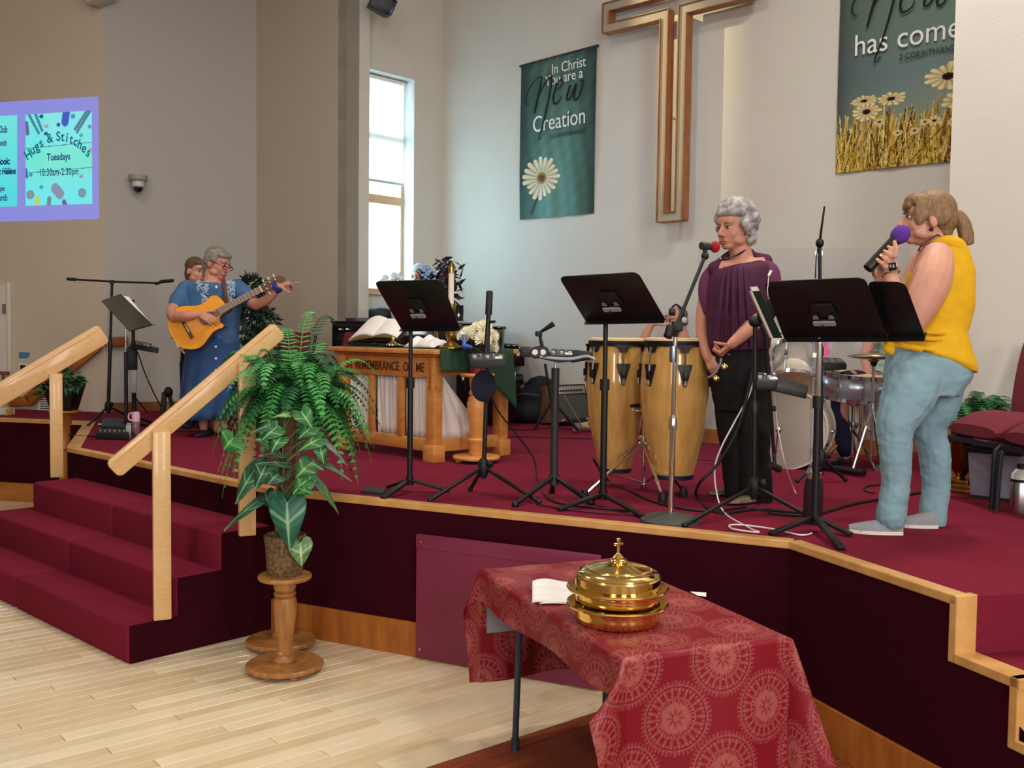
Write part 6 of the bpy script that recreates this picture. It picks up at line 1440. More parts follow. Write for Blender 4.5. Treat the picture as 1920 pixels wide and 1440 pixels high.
B().lathe([(.0, 0), (17 * dk, 0), (18 * dk, .012), (18 * dk, 66 * dk), (14 * dk, 88 * dk), (.0, 88 * dk)], 28, db, cap=False).done('body', mat('bottle_dark', (40, 26, 32), .3), dbt)
B().lathe([(15 * dk, 86 * dk), (15 * dk, 97 * dk), (.0, 97 * dk)], 28, db).done('collar', steel, dbt)
B().tube([db + UP * 97 * dk, db + V((-.03, -.01, 104 * dk))], .012).done('spout', steel, dbt)
bpd = thing('floor_pad', 'flat black pedal on the carpet near the stage edge by the fern', 'pedal', Pz(700, 924, S)); B().slab([Pz(677, 925, S), Pz(718, 929, S), Pz(724, 920, S), Pz(682, 917, S)], UP * .018).done('plate', mat('pad_dark', (48, 48, 50), .8), bpd, bevel=.003)

# cables on the carpet and hanging from the stands
cbl = mat('cable_black', (14, 12, 14), .6); cwh = mat('cable_white', (226, 214, 214), .5)
def cable(label, pts, m, r=.006, z=S + .007):
    P = [Pz(p[0], p[1], z) if len(p) == 2 else Py(*p) for p in pts]; t = thing('cable', label, 'cable', P[0]); B().tube(P, r, 6, 6).done('cord', m, t); return t
cable('black cable curling from the small mixer down to the congas', [(912, 700, 6.2), (928, 760, 6.25), (965, 810, 6.3), (1000, 858, 6.35), (1008, 900), (1030, 936), (1095, 950), (1180, 958)], cbl)
cable('black cable crossing the carpet in front of the conga stand', [(1112, 860, 5.9), (1140, 900), (1190, 925), (1240, 945), (1320, 958), (1400, 950)], cbl, .007)
cable('thick black cable looping beside the woman in purple', [(1412, 690, 5.45), (1385, 800, 5.4), (1345, 870, 5.4), (1312, 905, 5.4), (1306, 930), (1330, 955), (1362, 962), (1420, 955), (1500, 962)], cbl, .008)
cable('white cable falling from the tripod mixer and looping on the carpet', [(1416, 696, 5.44), (1405, 740, 5.43), (1378, 790, 5.42), (1352, 840, 5.4), (1340, 880, 5.4), (1345, 930, 5.35), (1360, 963), (1405, 990), (1422, 998), (1375, 992), (1368, 985), (1390, 984), (1450, 992), (1500, 1003), (1522, 1000)], cwh, .0045)
cable('white thin cable hanging beside the bass drum', [(1440, 620, 5.6), (1450, 720, 5.6), (1458, 800, 5.6), (1472, 870, 5.5), (1490, 920), (1518, 968)], cwh, .0035)
cable('black cable running under the music stand to the woman in yellow', [(1440, 962), (1520, 966), (1600, 945), (1660, 935), (1720, 925), (1780, 915)], cbl, .009)
cable('thin black cable loop on the carpet near the drum kit', [(1640, 925), (1622, 920), (1625, 912), (1660, 908), (1700, 905)], cbl, .005)
cable('thin dark cable across the carpet behind the communion table', [(600, 808), (700, 812), (860, 818), (960, 818), (1100, 822), (1160, 824)], mat('cable_dull', (70, 30, 40), .7), .006)
cable('black cable lying across the carpet under the amplifier', [(930, 800), (980, 806), (1040, 802), (1100, 808), (1150, 806)], cbl, .006)
cable('black cable trailing over the stage corner by the pedals', [(128, 815), (170, 818), (230, 816), (320, 808), (450, 812)], cbl, .006)
cable('black cable hanging from the far gear shelf to the baseboard', [(258, 660, 9.3), (272, 700, 9.5), (290, 740, 9.9), (302, 762, 10.2)], cbl, .006)
cable('black cable slanting from the gear shelf to the carpet', [(248, 738, 9.3), (262, 756, 9.5), (276, 772, 9.9)], cbl, .006)
cable('thin grey cable drooping below the far gear shelf', [(288, 658, 9.2), (292, 676, 9.2), (280, 696, 9.2), (276, 720, 9.25)], mat('cable_grey', (150, 150, 152), .5), .003)
cable('thin black cable in a curve at the tripod of the tray stand', [(1005, 945), (1060, 955), (1120, 962), (1190, 966), (1230, 968)], cbl, .004)
cable('thin yellowish cable slanting in front of the amplifier', [(1055, 735, 9.4), (1075, 770, 9.4), (1092, 800, 9.4)], mat('cable_olive', (140, 128, 84), .6), .004)
t_ = thing('crossed_stand_legs', 'black folding stand legs leaning in front of the amplifier', 'stand', Pz(1000, 806, S))
Yx = 9.3
B().tube([Py(1001, 806, Yx), Py(1036, 752, Yx)], .013).tube([Py(1085, 808, Yx), Py(1044, 760, Yx)], .013).tube([Py(1022, 682, Yx), Py(1034, 752, Yx)], .013).done('leg', black, t_)
B().slab([Py(1074, 808, Yx), Py(1088, 808, Yx), Py(1090, 800, Yx + .1), Py(1078, 798, Yx + .1)], UP * .03).done('foot', mat('foot_grey', (96, 98, 98), .5), t_)
# ---------------------------------------------------------------- people
skin = mat('skin', (206, 150, 126), .55, var=.05, vs=18, sub=.08); skin2 = mat('skin_ruddy', (194, 134, 112), .55, var=.06, vs=18, sub=.08)
lipm = mat('lips', (176, 96, 92), .5); eyew = mat('eye_white', (226, 220, 214), .3); iris = mat('iris_dark', (38, 30, 28), .2); browm = mat('brow', (112, 92, 78), .8)
def LIMB(b, pts, n=14, k=5):                     # (x, y, Y, radius in pixels) along a limb
    P = [Py(p[0], p[1], p[2]) for p in pts]; R = [p[3] / FPX * p[2] for p in pts]
    q = spline([V((i, r, 0)) for i, r in enumerate(R)], k); sp_ = spline(P, k); rr = [max(.004, v.y) for v in q]
    if len(pts) == 2: sp_, rr = P, R
    b.tube(sp_, rr, n) if len(sp_) == len(rr) else b.tube(sp_, R, n)
    b.ell(sp_[0], rr[0] * .98, n=12, k=8).ell(sp_[-1], rr[-1] * .98, n=12, k=8); return b
def SIL(b, rings, n=28, k=4, sq=.85):             # (xl, yl, xr, yr, Y, depth radius): lofted silhouette
    A_ = spline([Py(r[0], r[1], r[4]) for r in rings], k); B_ = spline([Py(r[2], r[3], r[4]) for r in rings], k); D = spline([V((r[5], 0, 0)) for r in rings], k)
    out = []
    for a, c, d in zip(A_, B_, D):
        m_ = (a + c) / 2; h = (c - a) / 2; f = lambda t: math.copysign(abs(t) ** sq, t)
        out.append([m_ + h * f(cos(2 * PI * j / n)) + V((0, 1, 0)) * (d.x * f(sin(2 * PI * j / n))) for j in range(n)])
    return b.loft(out)
class Head:
    def __init__(s, c, fwd, up=(0, 0, 1), sc=1.0):
        s.c = V(c); y = V(fwd).normalized(); u = V(up); z = (u - y * u.dot(y)).normalized(); x = y.cross(z); s.R = M4((x, y, z)).transposed(); s.s = sc
    def p(s, *q): return s.c + s.R @ (V(q) * s.s)
    def e(s, b, q, r, R=None, **k): return b.ell(s.p(*q), tuple(v * s.s for v in r), s.R @ R if R else s.R, **k)
    def flesh(s, b, male=0, jowl=0):
        e = s.e
        e(b, (0, -.012, .035), (.076, .096, .086), n=20, k=14); e(b, (0, .022, -.03), (.062 + jowl, .07, .085), n=18, k=12); e(b, (0, .06, -.09), (.03 + jowl, .026, .02))
        e(b, (0, .065, .04), (.055, .026, .035)); e(b, (0, .08, .022), (.05, .012, .01))
        for q in (-1, 1):
            e(b, (q * .035, .056, -.03), (.027, .024, .027)); e(b, (q * .079, -.012, -.012), (.011, .02, .032), M4.Rotation(-.2, 3, 'X')); e(b, (q * .013, .1, -.034), (.009, .011, .008)); e(b, (q * .05, .02, -.065), (.022 + jowl, .04, .026))
        b.cap2(s.p(0, .086, .018), .0085 * s.s, s.p(0, .112, -.026), .0125 * s.s); e(b, (0, .084, -.063), (.027, .013, .016))
    def neck(s, b, base, r0=.05, r1=.056): b.cap2(s.p(0, -.025, -.06), r0 * s.s, base, r1 * s.s)
    def face(s, t, lip=lipm, brow=browm, skinm=None):
        for q in (-1, 1):
            b = B(); s.e(b, (q * .031, .079, .006), (.0145, .009, .0075)); o = b.done('eye', eyew, t); b = B(); s.e(b, (q * .031, .0865, .0055), (.0068, .004, .0065)); o2 = b.done('iris', iris, o)
            b = B(); b.tube([s.p(q * .012, .094, .024), s.p(q * .03, .093, .031), s.p(q * .05, .078, .026)], [.003 * s.s, .0045 * s.s, .002 * s.s], 6); b.done('eyebrow', brow, t)
            b = B(); b.tube([s.p(q * .016, .0885, .01), s.p(q * .031, .0905, .0145), s.p(q * .046, .083, .009)], .0022 * s.s, 6); b.done('eyelid', brow, t)
        b = B(); b.tube([s.p(-.024, .09, -.066), s.p(-.008, .0995, -.0615), s.p(0, .0995, -.063), s.p(.008, .0995, -.0615), s.p(.024, .09, -.066)], [.002 * s.s, .0055 * s.s, .005 * s.s, .0055 * s.s, .002 * s.s], 8, 3)
        b.tube([s.p(-.02, .091, -.0685), s.p(0, .099, -.0735), s.p(.02, .091, -.0685)], [.002 * s.s, .006 * s.s, .002 * s.s], 8, 3); b.done('lips', lip, t)
def HAND(b, w, f, pn, side, sc=1.0, curl=(.4, .45, .5, .55), thumb=.5, spread=.06, straight=()):
    # w wrist, f finger direction, pn direction the palm faces, side: towards the thumb
    f = V(f).normalized(); pn = (V(pn) - f * V(pn).dot(f)).normalized(); sdv = V(side); sdv = (sdv - f * sdv.dot(f) - pn * sdv.dot(pn)).normalized()
    w = V(w); K = []
    for i in range(4):
        o = (1.5 - i) * .0195 * sc; k_ = w + f * ((.088, .092, .087, .077)[i] * sc) + sdv * o - pn * .004 * sc; K.append(k_)
        b.cap2(w + sdv * o * .6 + f * .012, .0125 * sc, k_, .0115 * sc, 10)
    for i in range(4):
        c = curl[i]; d = f + sdv * spread * (1.5 - i); d.normalize(); ln = (.043, .048, .045, .036)[i] * sc; p = K[i]; r = .0093 * sc
        for j in range(3):
            a = c * (1, 1.15, .8)[j]; ax = d.cross(pn).normalized(); d = (Q(ax, a) @ d).normalized(); l = ln * (1, .66, .52)[j]; q = p + d * l; b.cap2(p, r, q, r * .9, 9); p = q; r *= .9
    p = w + sdv * .026 * sc + f * .02 * sc + pn * .006; d = (f * .62 + sdv * .72 + pn * .25).normalized(); r = .0125 * sc
    for j, l in enumerate((.042, .034, .027)):
        q = p + d * l * sc; b.cap2(p, r, q, r * .88, 9); p = q; r *= .88; ax = d.cross(pn * .7 - sdv * .7).normalized(); d = (Q(ax, thumb) @ d).normalized()
    return K
def SHOE(t, heel, toe, m, w=.042, h=.05, sole=None, name='shoe'):
    heel = V(heel); toe = V(toe); y = (toe - heel); L = y.length; y.normalize(); x = y.cross(UP).normalized(); b = B(); rings = []
    for i in range(11):
        q = i / 10; ww = w * (.62 + .5 * sin(PI * (.15 + .7 * q)) * 1.0) * (1 if q < .8 else 1 - (q - .8) * 2.4); hh = h * (1.25 - .85 * q) * (1 if q > .08 else .75)
        rings.append([heel + y * (L * q) + x * (ww * cos(g)) + UP * (.012 + hh * max(0, sin(g)) ** .8) for g in [2 * PI * j / 16 for j in range(16)]])
    b.loft(rings); o = b.done(name, m, t)
    if sole:
        b = B(); P = [heel + y * (L * (i / 12)) + x * (w * 1.02 * (.62 + .5 * sin(PI * (.15 + .7 * i / 12))) * (1 if i < 10 else 1 - (i / 12 - .8) * 2.4)) for i in range(13)] ; P2 = [heel + y * (L * (i / 12)) - x * (w * 1.02 * (.62 + .5 * sin(PI * (.15 + .7 * i / 12))) * (1 if i < 10 else 1 - (i / 12 - .8) * 2.4)) for i in range(12, -1, -1)]
        b.slab(P + P2, UP * .016).done('sole', sole, o)
    return o

# --- woman in the yellow top, seen from her left side
Yw = 4.8
t = thing('person', 'woman with a ponytail in a yellow sleeveless top holding a purple microphone', 'person', Pz(1700, 1000, S))
hd = Head(Py(1738, 412, Yw), (-.97, .2, .03), (.06, 0, 1), 1.08)
b = B(); hd.flesh(b); hd.neck(b, Py(1765, 480, Yw), .054, .066)
SIL(b, [(1728, 466, 1796, 460, Yw, .08), (1718, 488, 1800, 480, Yw, .12), (1705, 540, 1808, 540, Yw, .14), (1700, 620, 1800, 620, Yw, .13), (1685, 690, 1805, 690, Yw, .15)])
LIMB(b, [(1756, 484, Yw - .13, 31), (1747, 525, Yw - .19, 37), (1722, 580, Yw - .2, 32), (1704, 618, Yw - .19, 23)])
LIMB(b, [(1700, 618, Yw - .19, 21), (1686, 575, Yw - .17, 21), (1672, 530, Yw - .13, 16), (1667, 504, Yw - .12, 13)])
HAND(b, Py(1667, 506, Yw - .12), V((-.1, .05, 1)), V((-.55, .85, .1)), V((.9, .1, .1)), .9, curl=(1.0, 1.05, 1.1, 1.15), thumb=.55, spread=.02)
LIMB(b, [(1735, 490, Yw + .17, 27), (1700, 560, Yw + .2, 24), (1690, 600, Yw + .18, 20)]); LIMB(b, [(1690, 600, Yw + .18, 19), (1655, 560, Yw + .1, 16), (1650, 530, Yw + .05, 12)])
HAND(b, Py(1652, 532, Yw + .06), V((.1, -.1, 1)), V((0, -1, 0)), V((-1, 0, 0)), .85, curl=(.9, .9, .9, .9))
LIMB(b, [(1720, 700, Yw - .07, 32), (1684, 790, Yw - .11, 22), (1680, 880, Yw - .11, 17), (1674, 984, Yw - .1, 13)]); LIMB(b, [(1762, 715, Yw + .1, 30), (1748, 800, Yw + .12, 18), (1754, 890, Yw + .14, 16), (1752, 982, Yw + .12, 13)])
b.done('body', skin, t, rem=.0055, sm=3); hd.face(t, brow=mat('brow_brown', (104, 80, 58), .8))
hairy = mat('hair_blonde', (150, 116, 78), .5, col2=(104, 76, 48), vs=26, stretch=(5, 5, 1), bump=.35, bs=70)
b = B(); hd.e(b, (0, -.022, .046), (.085, .102, .088), n=24, k=16); hd.e(b, (0, .05, .078), (.072, .052, .038)); hd.e(b, (0, .084, .056), (.056, .022, .026)); hd.e(b, (0, -.07, .0), (.07, .06, .07)); hd.e(b, (0, -.075, -.05), (.052, .036, .045))
for q in (-1, 1): hd.e(b, (q * .071, .042, .02), (.014, .03, .055)); hd.e(b, (q * .076, -.035, .015), (.014, .055, .05))
b.done('hair', hairy, t, rem=.006, sm=4)
b = B(); b.tube([hd.p(0, -.1, .03), hd.p(0, -.128, .024), hd.p(0, -.15, -.012), hd.p(.0, -.165, -.06), hd.p(0, -.178, -.108)], [.018, .03, .04, .042, .03], 16, 4, .8)
b.done('ponytail', hairy, t, rem=.006, sm=3)
B().tube([hd.p(.024 * cos(g), -.112, .026 + .024 * sin(g)) for g in [2 * PI * k / 14 for k in range(15)]], .008, 8).done('hair_tie', blackp, t)
B().ell(hd.p(-.088, -.004, -.052), .0105).done('earring', blackp, t)
yel = mat('mustard_knit', (222, 172, 18), .85, var=.05, vs=12, bump=.35, bs=7, bd=.02, stretch=(.8, .8, 1.6))
b = B()
SIL(b, [(1742, 462, 1796, 446, Yw, .1), (1726, 484, 1808, 468, Yw, .135), (1708, 520, 1819, 502, Yw, .155), (1700, 560, 1821, 560, Yw, .16), (1696, 595, 1815, 600, Yw, .155), (1690, 618, 1806, 622, Yw, .16), (1680, 634, 1809, 638, Yw, .175), (1672, 646, 1818, 664, Yw, .185), (1682, 652, 1823, 688, Yw, .19), (1740, 676, 1822, 700, Yw, .16)], n=36)
LIMB(b, [(1750, 458, Yw - .07, 8), (1768, 452, Yw - .1, 10), (1790, 458, Yw - .1, 14), (1805, 486, Yw - .09, 17), (1808, 540, Yw - .1, 16)]); b.done('top', yel, t, rem=.007, sm=3, disp=.016, dsc=.1)
for (a0, a1, c0, c1) in ((1700, 622, 1810, 628), (1690, 634, 1812, 640), (1688, 645, 1800, 668)): B().tube([Py(a0, a1, Yw - .13), Py((a0 + c0) / 2, (a1 + c1) / 2 - 1, Yw - .185), Py(c0 - 6, c1, Yw - .08)], [.004, .011, .006], 8, 5).done('fold', yel, t)
b = B(); b.ell(Py(1668, 643, Yw - .2), (.026, .026, .026)).ell(Py(1664, 652, Yw - .2), (.02, .018, .028)).ell(Py(1672, 657, Yw - .2), (.014, .015, .024)); b.tube([Py(1670, 643, Yw - .19), Py(1690, 646, Yw - .19), Py(1730, 656, Yw - .18)], [.016, .02, .012], 10, 4).done('knot', yel, t, rem=.005, sm=2)
den = mat('pale_denim', (128, 162, 174), .8, var=.09, vs=9, bump=.45, bs=8, bd=.02)
b = B(); SIL(b, [(1676, 640, 1800, 655, Yw, .165), (1668, 665, 1815, 690, Yw, .185), (1664, 700, 1812, 712, Yw, .185), (1662, 735, 1790, 742, Yw, .17)], n=32)
LIMB(b, [(1718, 700, Yw - .08, 52), (1702, 745, Yw - .1, 50), (1680, 795, Yw - .12, 37), (1678, 840, Yw - .12, 31), (1680, 900, Yw - .11, 27), (1672, 955, Yw - .11, 28), (1671, 972, Yw - .11, 28)])
LIMB(b, [(1765, 710, Yw + .1, 44), (1758, 760, Yw + .11, 38), (1742, 800, Yw + .12, 30), (1752, 850, Yw + .13, 29), (1755, 910, Yw + .14, 26), (1750, 960, Yw + .13, 25), (1749, 974, Yw + .13, 25)])
b.done('jeans', den, t, rem=.007, sm=2, disp=.014, dsc=.06)
gshoe = mat('grey_canvas', (140, 142, 146), .9, var=.08, vs=60, bump=.3, bs=300); solem = mat('shoe_sole', (222, 218, 208), .7)
SHOE(t, Pz(1690, 1001, S), Pz(1591, 997, S), gshoe, .046, .06, solem); SHOE(t, Pz(1771, 996, S) + V((0, .1, 0)), Pz(1690, 990, S) + V((0, .05, 0)), gshoe, .046, .06, solem)
wr = Py(1667, 500, Yw - .12); fa = (Py(1667, 500, Yw - .12) - Py(1680, 550, Yw - .15)).normalized()
B().lathe([(.037, -.012), (.038, 0), (.037, .012)], 24, wr - fa * .004, fa, cap=False).done('watch_strap', mat('rose_strap', (214, 176, 166), .5), t, solid=.004)
B().box(wr + V((.0, -.04, .0)) - fa * .004, (.034, .012, .04), look(V((1, 0, .12)), V((0, 1, 0)))).done('watch', mat('watch_black', (14, 14, 18), .15), t, bevel=.005)
br_ = wr - fa * .034; x_ = fa.orthogonal().normalized(); y_ = fa.cross(x_); B().tube([br_ + x_ * (cos(g) * .041) + y_ * (sin(g) * .041) for g in [2 * PI * k / 20 for k in range(21)]], .0035, 6).done('bracelet', mat('gold', (226, 196, 140), .25, metal=1), t)
B().tube([Py(1757, 440, Yw - .075), Py(1772, 446, Yw - .1), Py(1780, 440, Yw - .05)], .004, 6, 5).tube([Py(1757, 440, Yw - .075), Py(1730, 458, Yw - .09), Py(1722, 470, Yw - .06)], .004, 6, 4).done('lanyard', mat('lanyard', (62, 52, 44), .7), t)
pmc = thing('microphone', 'black handheld microphone with a purple foam windscreen at the lips of the woman in yellow', 'microphone', Py(1660, 470, Yw - .12))
m0, m1 = Py(1627, 504, Yw - .13), Py(1688, 440, Yw - .1); B().tube([m0, m0 + (m1 - m0) * .75, m1], [.024, .026, .03], 18).done('body', mat('mic_black', (14, 14, 16), .35), pmc)
B().ell(m1 + (m1 - m0).normalized() * .0, (.042, .042, .05), (m1 - m0).to_track_quat('Z', 'Y').to_matrix(), n=24, k=16).done('windscreen', mat('purple_foam', (92, 46, 148), .95, bump=.5, bs=400), pmc)
b = B()
# fingers wrapped round the microphone
dm = (m1 - m0).normalized()
for k in range(4):
    c_ = Py(1668 - 7 * k, 470 + 8 * k, Yw - .125); n1 = V((0, -1, 0)); s1_ = dm.cross(n1).normalized()
    b.chain([c_ + s1_ * .034 * cos(g) + n1 * .034 * sin(g) for g in (-.9, -.1, .7, 1.5, 2.3)], [.0115, .0115, .011, .0105, .009], 9)
b.chain([Py(1677, 480, Yw - .16), Py(1680, 466, Yw - .165), Py(1677, 454, Yw - .155)], [.014, .013, .01], 9); b.chain([Py(1668, 504, Yw - .13), Py(1660, 486, Yw - .12), Py(1668, 476, Yw - .15)], [.026, .03, .02], 12)
b.done('gripping_fingers', skin, t, rem=.0045, sm=2)
B().tube([Py(1654 + 4 * cos(g), 478 + 2 * sin(g), Yw - .16) for g in [2 * PI * k / 12 for k in range(13)]], .003, 6).done('ring', MT['gold'], t)

# --- woman in the purple blouse
Yp = 5.62
t = thing('person', 'woman with short curly grey hair in a purple blouse and black trousers', 'person', Pz(1385, 945, S))
hd = Head(Py(1377, 428, Yp), (-.8, -.58, -.1), (.03, 0, 1), 1.06)
b = B(); hd.flesh(b, jowl=.005); hd.neck(b, Py(1392, 490, Yp), .054, .062)
SIL(b, [(1345, 490, 1435, 482, Yp, .06), (1335, 510, 1445, 505, Yp, .1), (1330, 560, 1440, 560, Yp, .11), (1332, 640, 1436, 640, Yp, .11), (1335, 700, 1440, 700, Yp, .11)])
LIMB(b, [(1337, 510, Yp + .03, 16), (1322, 560, Yp + .05, 13), (1316, 600, Yp + .04, 12), (1318, 640, Yp, 11), (1328, 672, Yp - .06, 9)])
LIMB(b, [(1440, 512, Yp - .03, 20), (1444, 550, Yp - .05, 17), (1436, 585, Yp - .1, 15)]); LIMB(b, [(1436, 585, Yp - .1, 15), (1400, 620, Yp - .17, 14), (1372, 645, Yp - .2, 10)])
w_ = Py(1370, 647, Yp - .2); HAND(b, w_, V((-.75, -.05, -.62)), V((-.5, .5, .65)), V((-.3, -.8, .25)), .88, curl=(1.3, 1.35, 1.4, 1.4), thumb=.9, spread=.01)
w2_ = Py(1327, 668, Yp - .06); HAND(b, w2_, V((.4, -.3, -.85)), V((.3, .9, 0)), V((.7, -.3, .3)), .85, curl=(.6, .65, .7, .75))
for x0_, x1_, d0 in ((1362, 1385, .05), (1412, 1418, -.05)): LIMB(b, [(x0_, 700, Yp + d0, 27), (x1_, 820, Yp + d0, 17), (x1_, 935, Yp + d0, 11)])
b.done('body', skin2, t, rem=.0055, sm=3); hd.face(t, lip=mat('lips_pale', (164, 92, 88), .5), brow=mat('brow_grey', (120, 100, 92), .8))
gh = mat('hair_grey', (186, 182, 180), .6, col2=(118, 114, 114), vs=16, bump=.5, bs=60); r9 = random.Random(4); b = B()
hd.e(b, (0, -.025, .045), (.083, .098, .088), n=18, k=12); hd.e(b, (0, -.06, -.02), (.072, .05, .07))
for k in range(150):
    d = V((r9.gauss(0, 1), r9.gauss(0, 1) - .25, r9.gauss(0, 1) + .25)).normalized()
    q = (d.x * .096, -.02 + d.y * .105, .045 + d.z * .1)
    if q[1] > .035 and q[2] < .072: continue
    if q[2] < -.07: continue
    hd.e(b, q, (.018 + .01 * r9.random(),) * 3, n=8, k=6)
for k in range(12): hd.e(b, (-.06 + .011 * k, .078 - .0022 * (k - 5.5) ** 2 * .5, .078 + .006 * r9.random()), (.018, .016, .018), n=8, k=6)
for k in range(9):
    for q in (-1, 1): hd.e(b, (q * (.076 + .006 * r9.random()), -.025 - .01 * k % .04 + .03 * r9.random() - .03, .04 - .014 * k), (.018, .02, .02), n=8, k=6)
for k in range(16): hd.e(b, (-.06 + .008 * k, -.085 + .01 * r9.random(), -.05 - .03 * r9.random()), (.017, .017, .022), n=8, k=6)
b.done('hair', gh, t, rem=.006, sm=1)
pur = mat('plum_chiffon', (70, 18, 54), .75, var=.08, vs=9, bump=.4, bs=9, bd=.02, stretch=(2.4, 2.4, .5)); b = B()
LIMB(b, [(1353, 490, Yp - .01, 8), (1341, 504, Yp - .01, 15)]); LIMB(b, [(1413, 479, Yp + .02, 8), (1434, 490, Yp, 15)]); LIMB(b, [(1362, 486, Yp + .09, 10), (1405, 478, Yp + .1, 12)]); SIL(b, [(1347, 501, 1430, 488, Yp, .09), (1331, 516, 1445, 500, Yp, .13), (1326, 545, 1446, 540, Yp, .15), (1324, 590, 1445, 590, Yp, .155), (1325, 640, 1443, 640, Yp, .16), (1327, 658, 1440, 655, Yp, .155)], n=36)
b.done('blouse', pur, t, rem=.007, sm=3, disp=.014, dsc=.1)
for x0_, x1_ in ((1358, 1345), (1366, 1360), (1374, 1374), (1384, 1390), (1394, 1408)): B().tube([Py(x0_, 500, Yp - .125), Py((x0_ + x1_) / 2, 560, Yp - .168), Py(x1_, 655, Yp - .165)], [.003, .009, .007], 8, 5).done('gather', pur, t)
chf = mat('plum_sheer', (104, 44, 86), .8, alpha=.82)
b = B(); LIMB(b, [(1340, 508, Yp + .02, 15), (1328, 525, Yp + .03, 16), (1326, 550, Yp + .03, 17), (1330, 582, Yp + .02, 14)]); b.done('flutter_sleeve', chf, t, rem=.008, sm=2)
b = B(); LIMB(b, [(1432, 498, Yp - .02, 14), (1442, 510, Yp - .04, 19), (1444, 530, Yp - .05, 20), (1440, 552, Yp - .06, 19)]); b.done('flutter_sleeve', chf, t, rem=.008, sm=2)
blk2 = mat('black_trousers', (12, 12, 15), .85); b = B()
SIL(b, [(1330, 640, 1438, 640, Yp, .13), (1329, 680, 1441, 680, Yp, .14), (1336, 720, 1442, 720, Yp, .125), (1342, 770, 1441, 770, Yp, .1)], n=30)
LIMB(b, [(1362, 700, Yp + .03, 33), (1371, 770, Yp + .04, 31), (1379, 840, Yp + .05, 29), (1386, 900, Yp + .06, 29), (1390, 932, Yp + .07, 30)])
LIMB(b, [(1410, 700, Yp - .03, 33), (1412, 780, Yp - .04, 31), (1416, 850, Yp - .05, 29), (1418, 910, Yp - .05, 30), (1419, 944, Yp - .04, 30)])
b.done('trousers', blk2, t, rem=.008, sm=2, disp=.02, dsc=.12)
gsh = mat('snake_shoe', (128, 116, 82), .6, col2=(70, 62, 44), vs=60)
SHOE(t, Pz(1392, 928, S), Pz(1329, 930, S), gsh, .04, .035); SHOE(t, Pz(1425, 940, S), Pz(1364, 948, S), gsh, .042, .035)
nk = [hd.p(.062, -.02, -.12), hd.p(.05, .05, -.145), hd.p(.0, .09, -.158), hd.p(-.05, .06, -.145), hd.p(-.068, -.01, -.115)]
B().tube(nk, .0055, 8, 5).done('necklace', mat('bead_dark', (34, 20, 22), .3), t); B().ell(hd.p(.024, .082, -.156), (.012, .012, .008)).done('necklace_bead', MT['gold'], t)
tbn = thing('tambourine', 'small handheld tambourine with brass jingles held by the woman in purple', 'tambourine', Py(1350, 690, Yp - .22))
B().tube([Py(1352, 672, Yp - .22), Py(1350, 684, Yp - .23), Py(1338, 702, Yp - .22), Py(1328, 708, Yp - .2)], .007, 8, 5).done('handle', mat('grey_handle', (120, 122, 124), .4), tbn)
for x, y in ((1359, 687), (1343, 709)):
    q = Py(x, y, Yp - .23)
    for k in (-1, 1): B().lathe([(.018, 0), (.014, .004), (.006, .007), (.0, .008)], 16, q + V((0, k * .006, 0)), (.2, k, .3), cap=False).done('jingle', brass, tbn)
B().tube([Py(1365, 664, Yp - .24), Py(1369, 666, Yp - .235)], .004, 6).done('finger_ring', MT['gold'], t)

# --- guitar player in the blue denim dress
Yg = 8.75
t = thing('person', 'grey-haired woman in glasses and a blue denim dress pointing while holding a guitar', 'person', Pz(395, 818, S))
hd = Head(Py(408, 494, Yg), (.9, -.34, -.3), (.12, -.02, 1), 1.12)
b = B(); hd.flesh(b, jowl=.006); hd.neck(b, Py(398, 530, Yg), .058, .07)
SIL(b, [(365, 530, 432, 528, Yg, .08), (350, 545, 448, 545, Yg, .14), (355, 620, 445, 620, Yg, .15), (352, 690, 448, 690, Yg, .15)])
LIMB(b, [(354, 547, Yg - .03, 13), (335, 565, Yg - .1, 13.5), (324, 586, Yg - .26, 12), (327, 594, Yg - .38, 11)]); LIMB(b, [(326, 593, Yg - .36, 11.5), (350, 593, Yg - .46, 10), (374, 589, Yg - .47, 7)])
HAND(b, Py(374, 589, Yg - .47), V((.85, -.02, -.38)), V((-.1, .9, -.35)), V((.3, -.1, .9)), 1.0, curl=(.35, .4, .45, .5), thumb=.2, spread=.1)
LIMB(b, [(448, 545, Yg - .03, 16), (466, 562, Yg - .1, 12), (480, 572, Yg - .16, 10)]); LIMB(b, [(480, 572, Yg - .16, 10), (503, 560, Yg - .22, 9), (524, 537, Yg - .27, 6)])
HAND(b, Py(524, 537, Yg - .27), V((.93, -.1, .3)), V((-.05, .5, -.85)), V((-.1, -.5, .8)), 1.0, curl=(.04, 1.15, 1.2, 1.2), thumb=.5, spread=.04)
for x in (378, 404): LIMB(b, [(x, 700, Yg, 18), (x + 2, 760, Yg, 11), (x + 4, 806, Yg, 7)])
b.done('body', skin2, t, rem=.0065, sm=3); hd.face(t, brow=MT['brow_grey'])
b = B(); hd.e(b, (0, -.026, .046), (.084, .1, .086), n=22, k=14); hd.e(b, (0, .045, .075), (.07, .05, .032)); hd.e(b, (0, -.07, -.02), (.07, .055, .08)); hd.e(b, (0, -.075, -.085), (.05, .035, .05))
for q in (-1, 1): hd.e(b, (q * .074, -.03, .02), (.016, .06, .05))
b.done('hair', mat('hair_silver', (156, 150, 140), .5, col2=(84, 76, 68), vs=24, stretch=(1, 6, 6), bump=.4, bs=60), t, rem=.007, sm=4)
glm = mat('spectacle_frame', (30, 22, 26), .35); b = B()
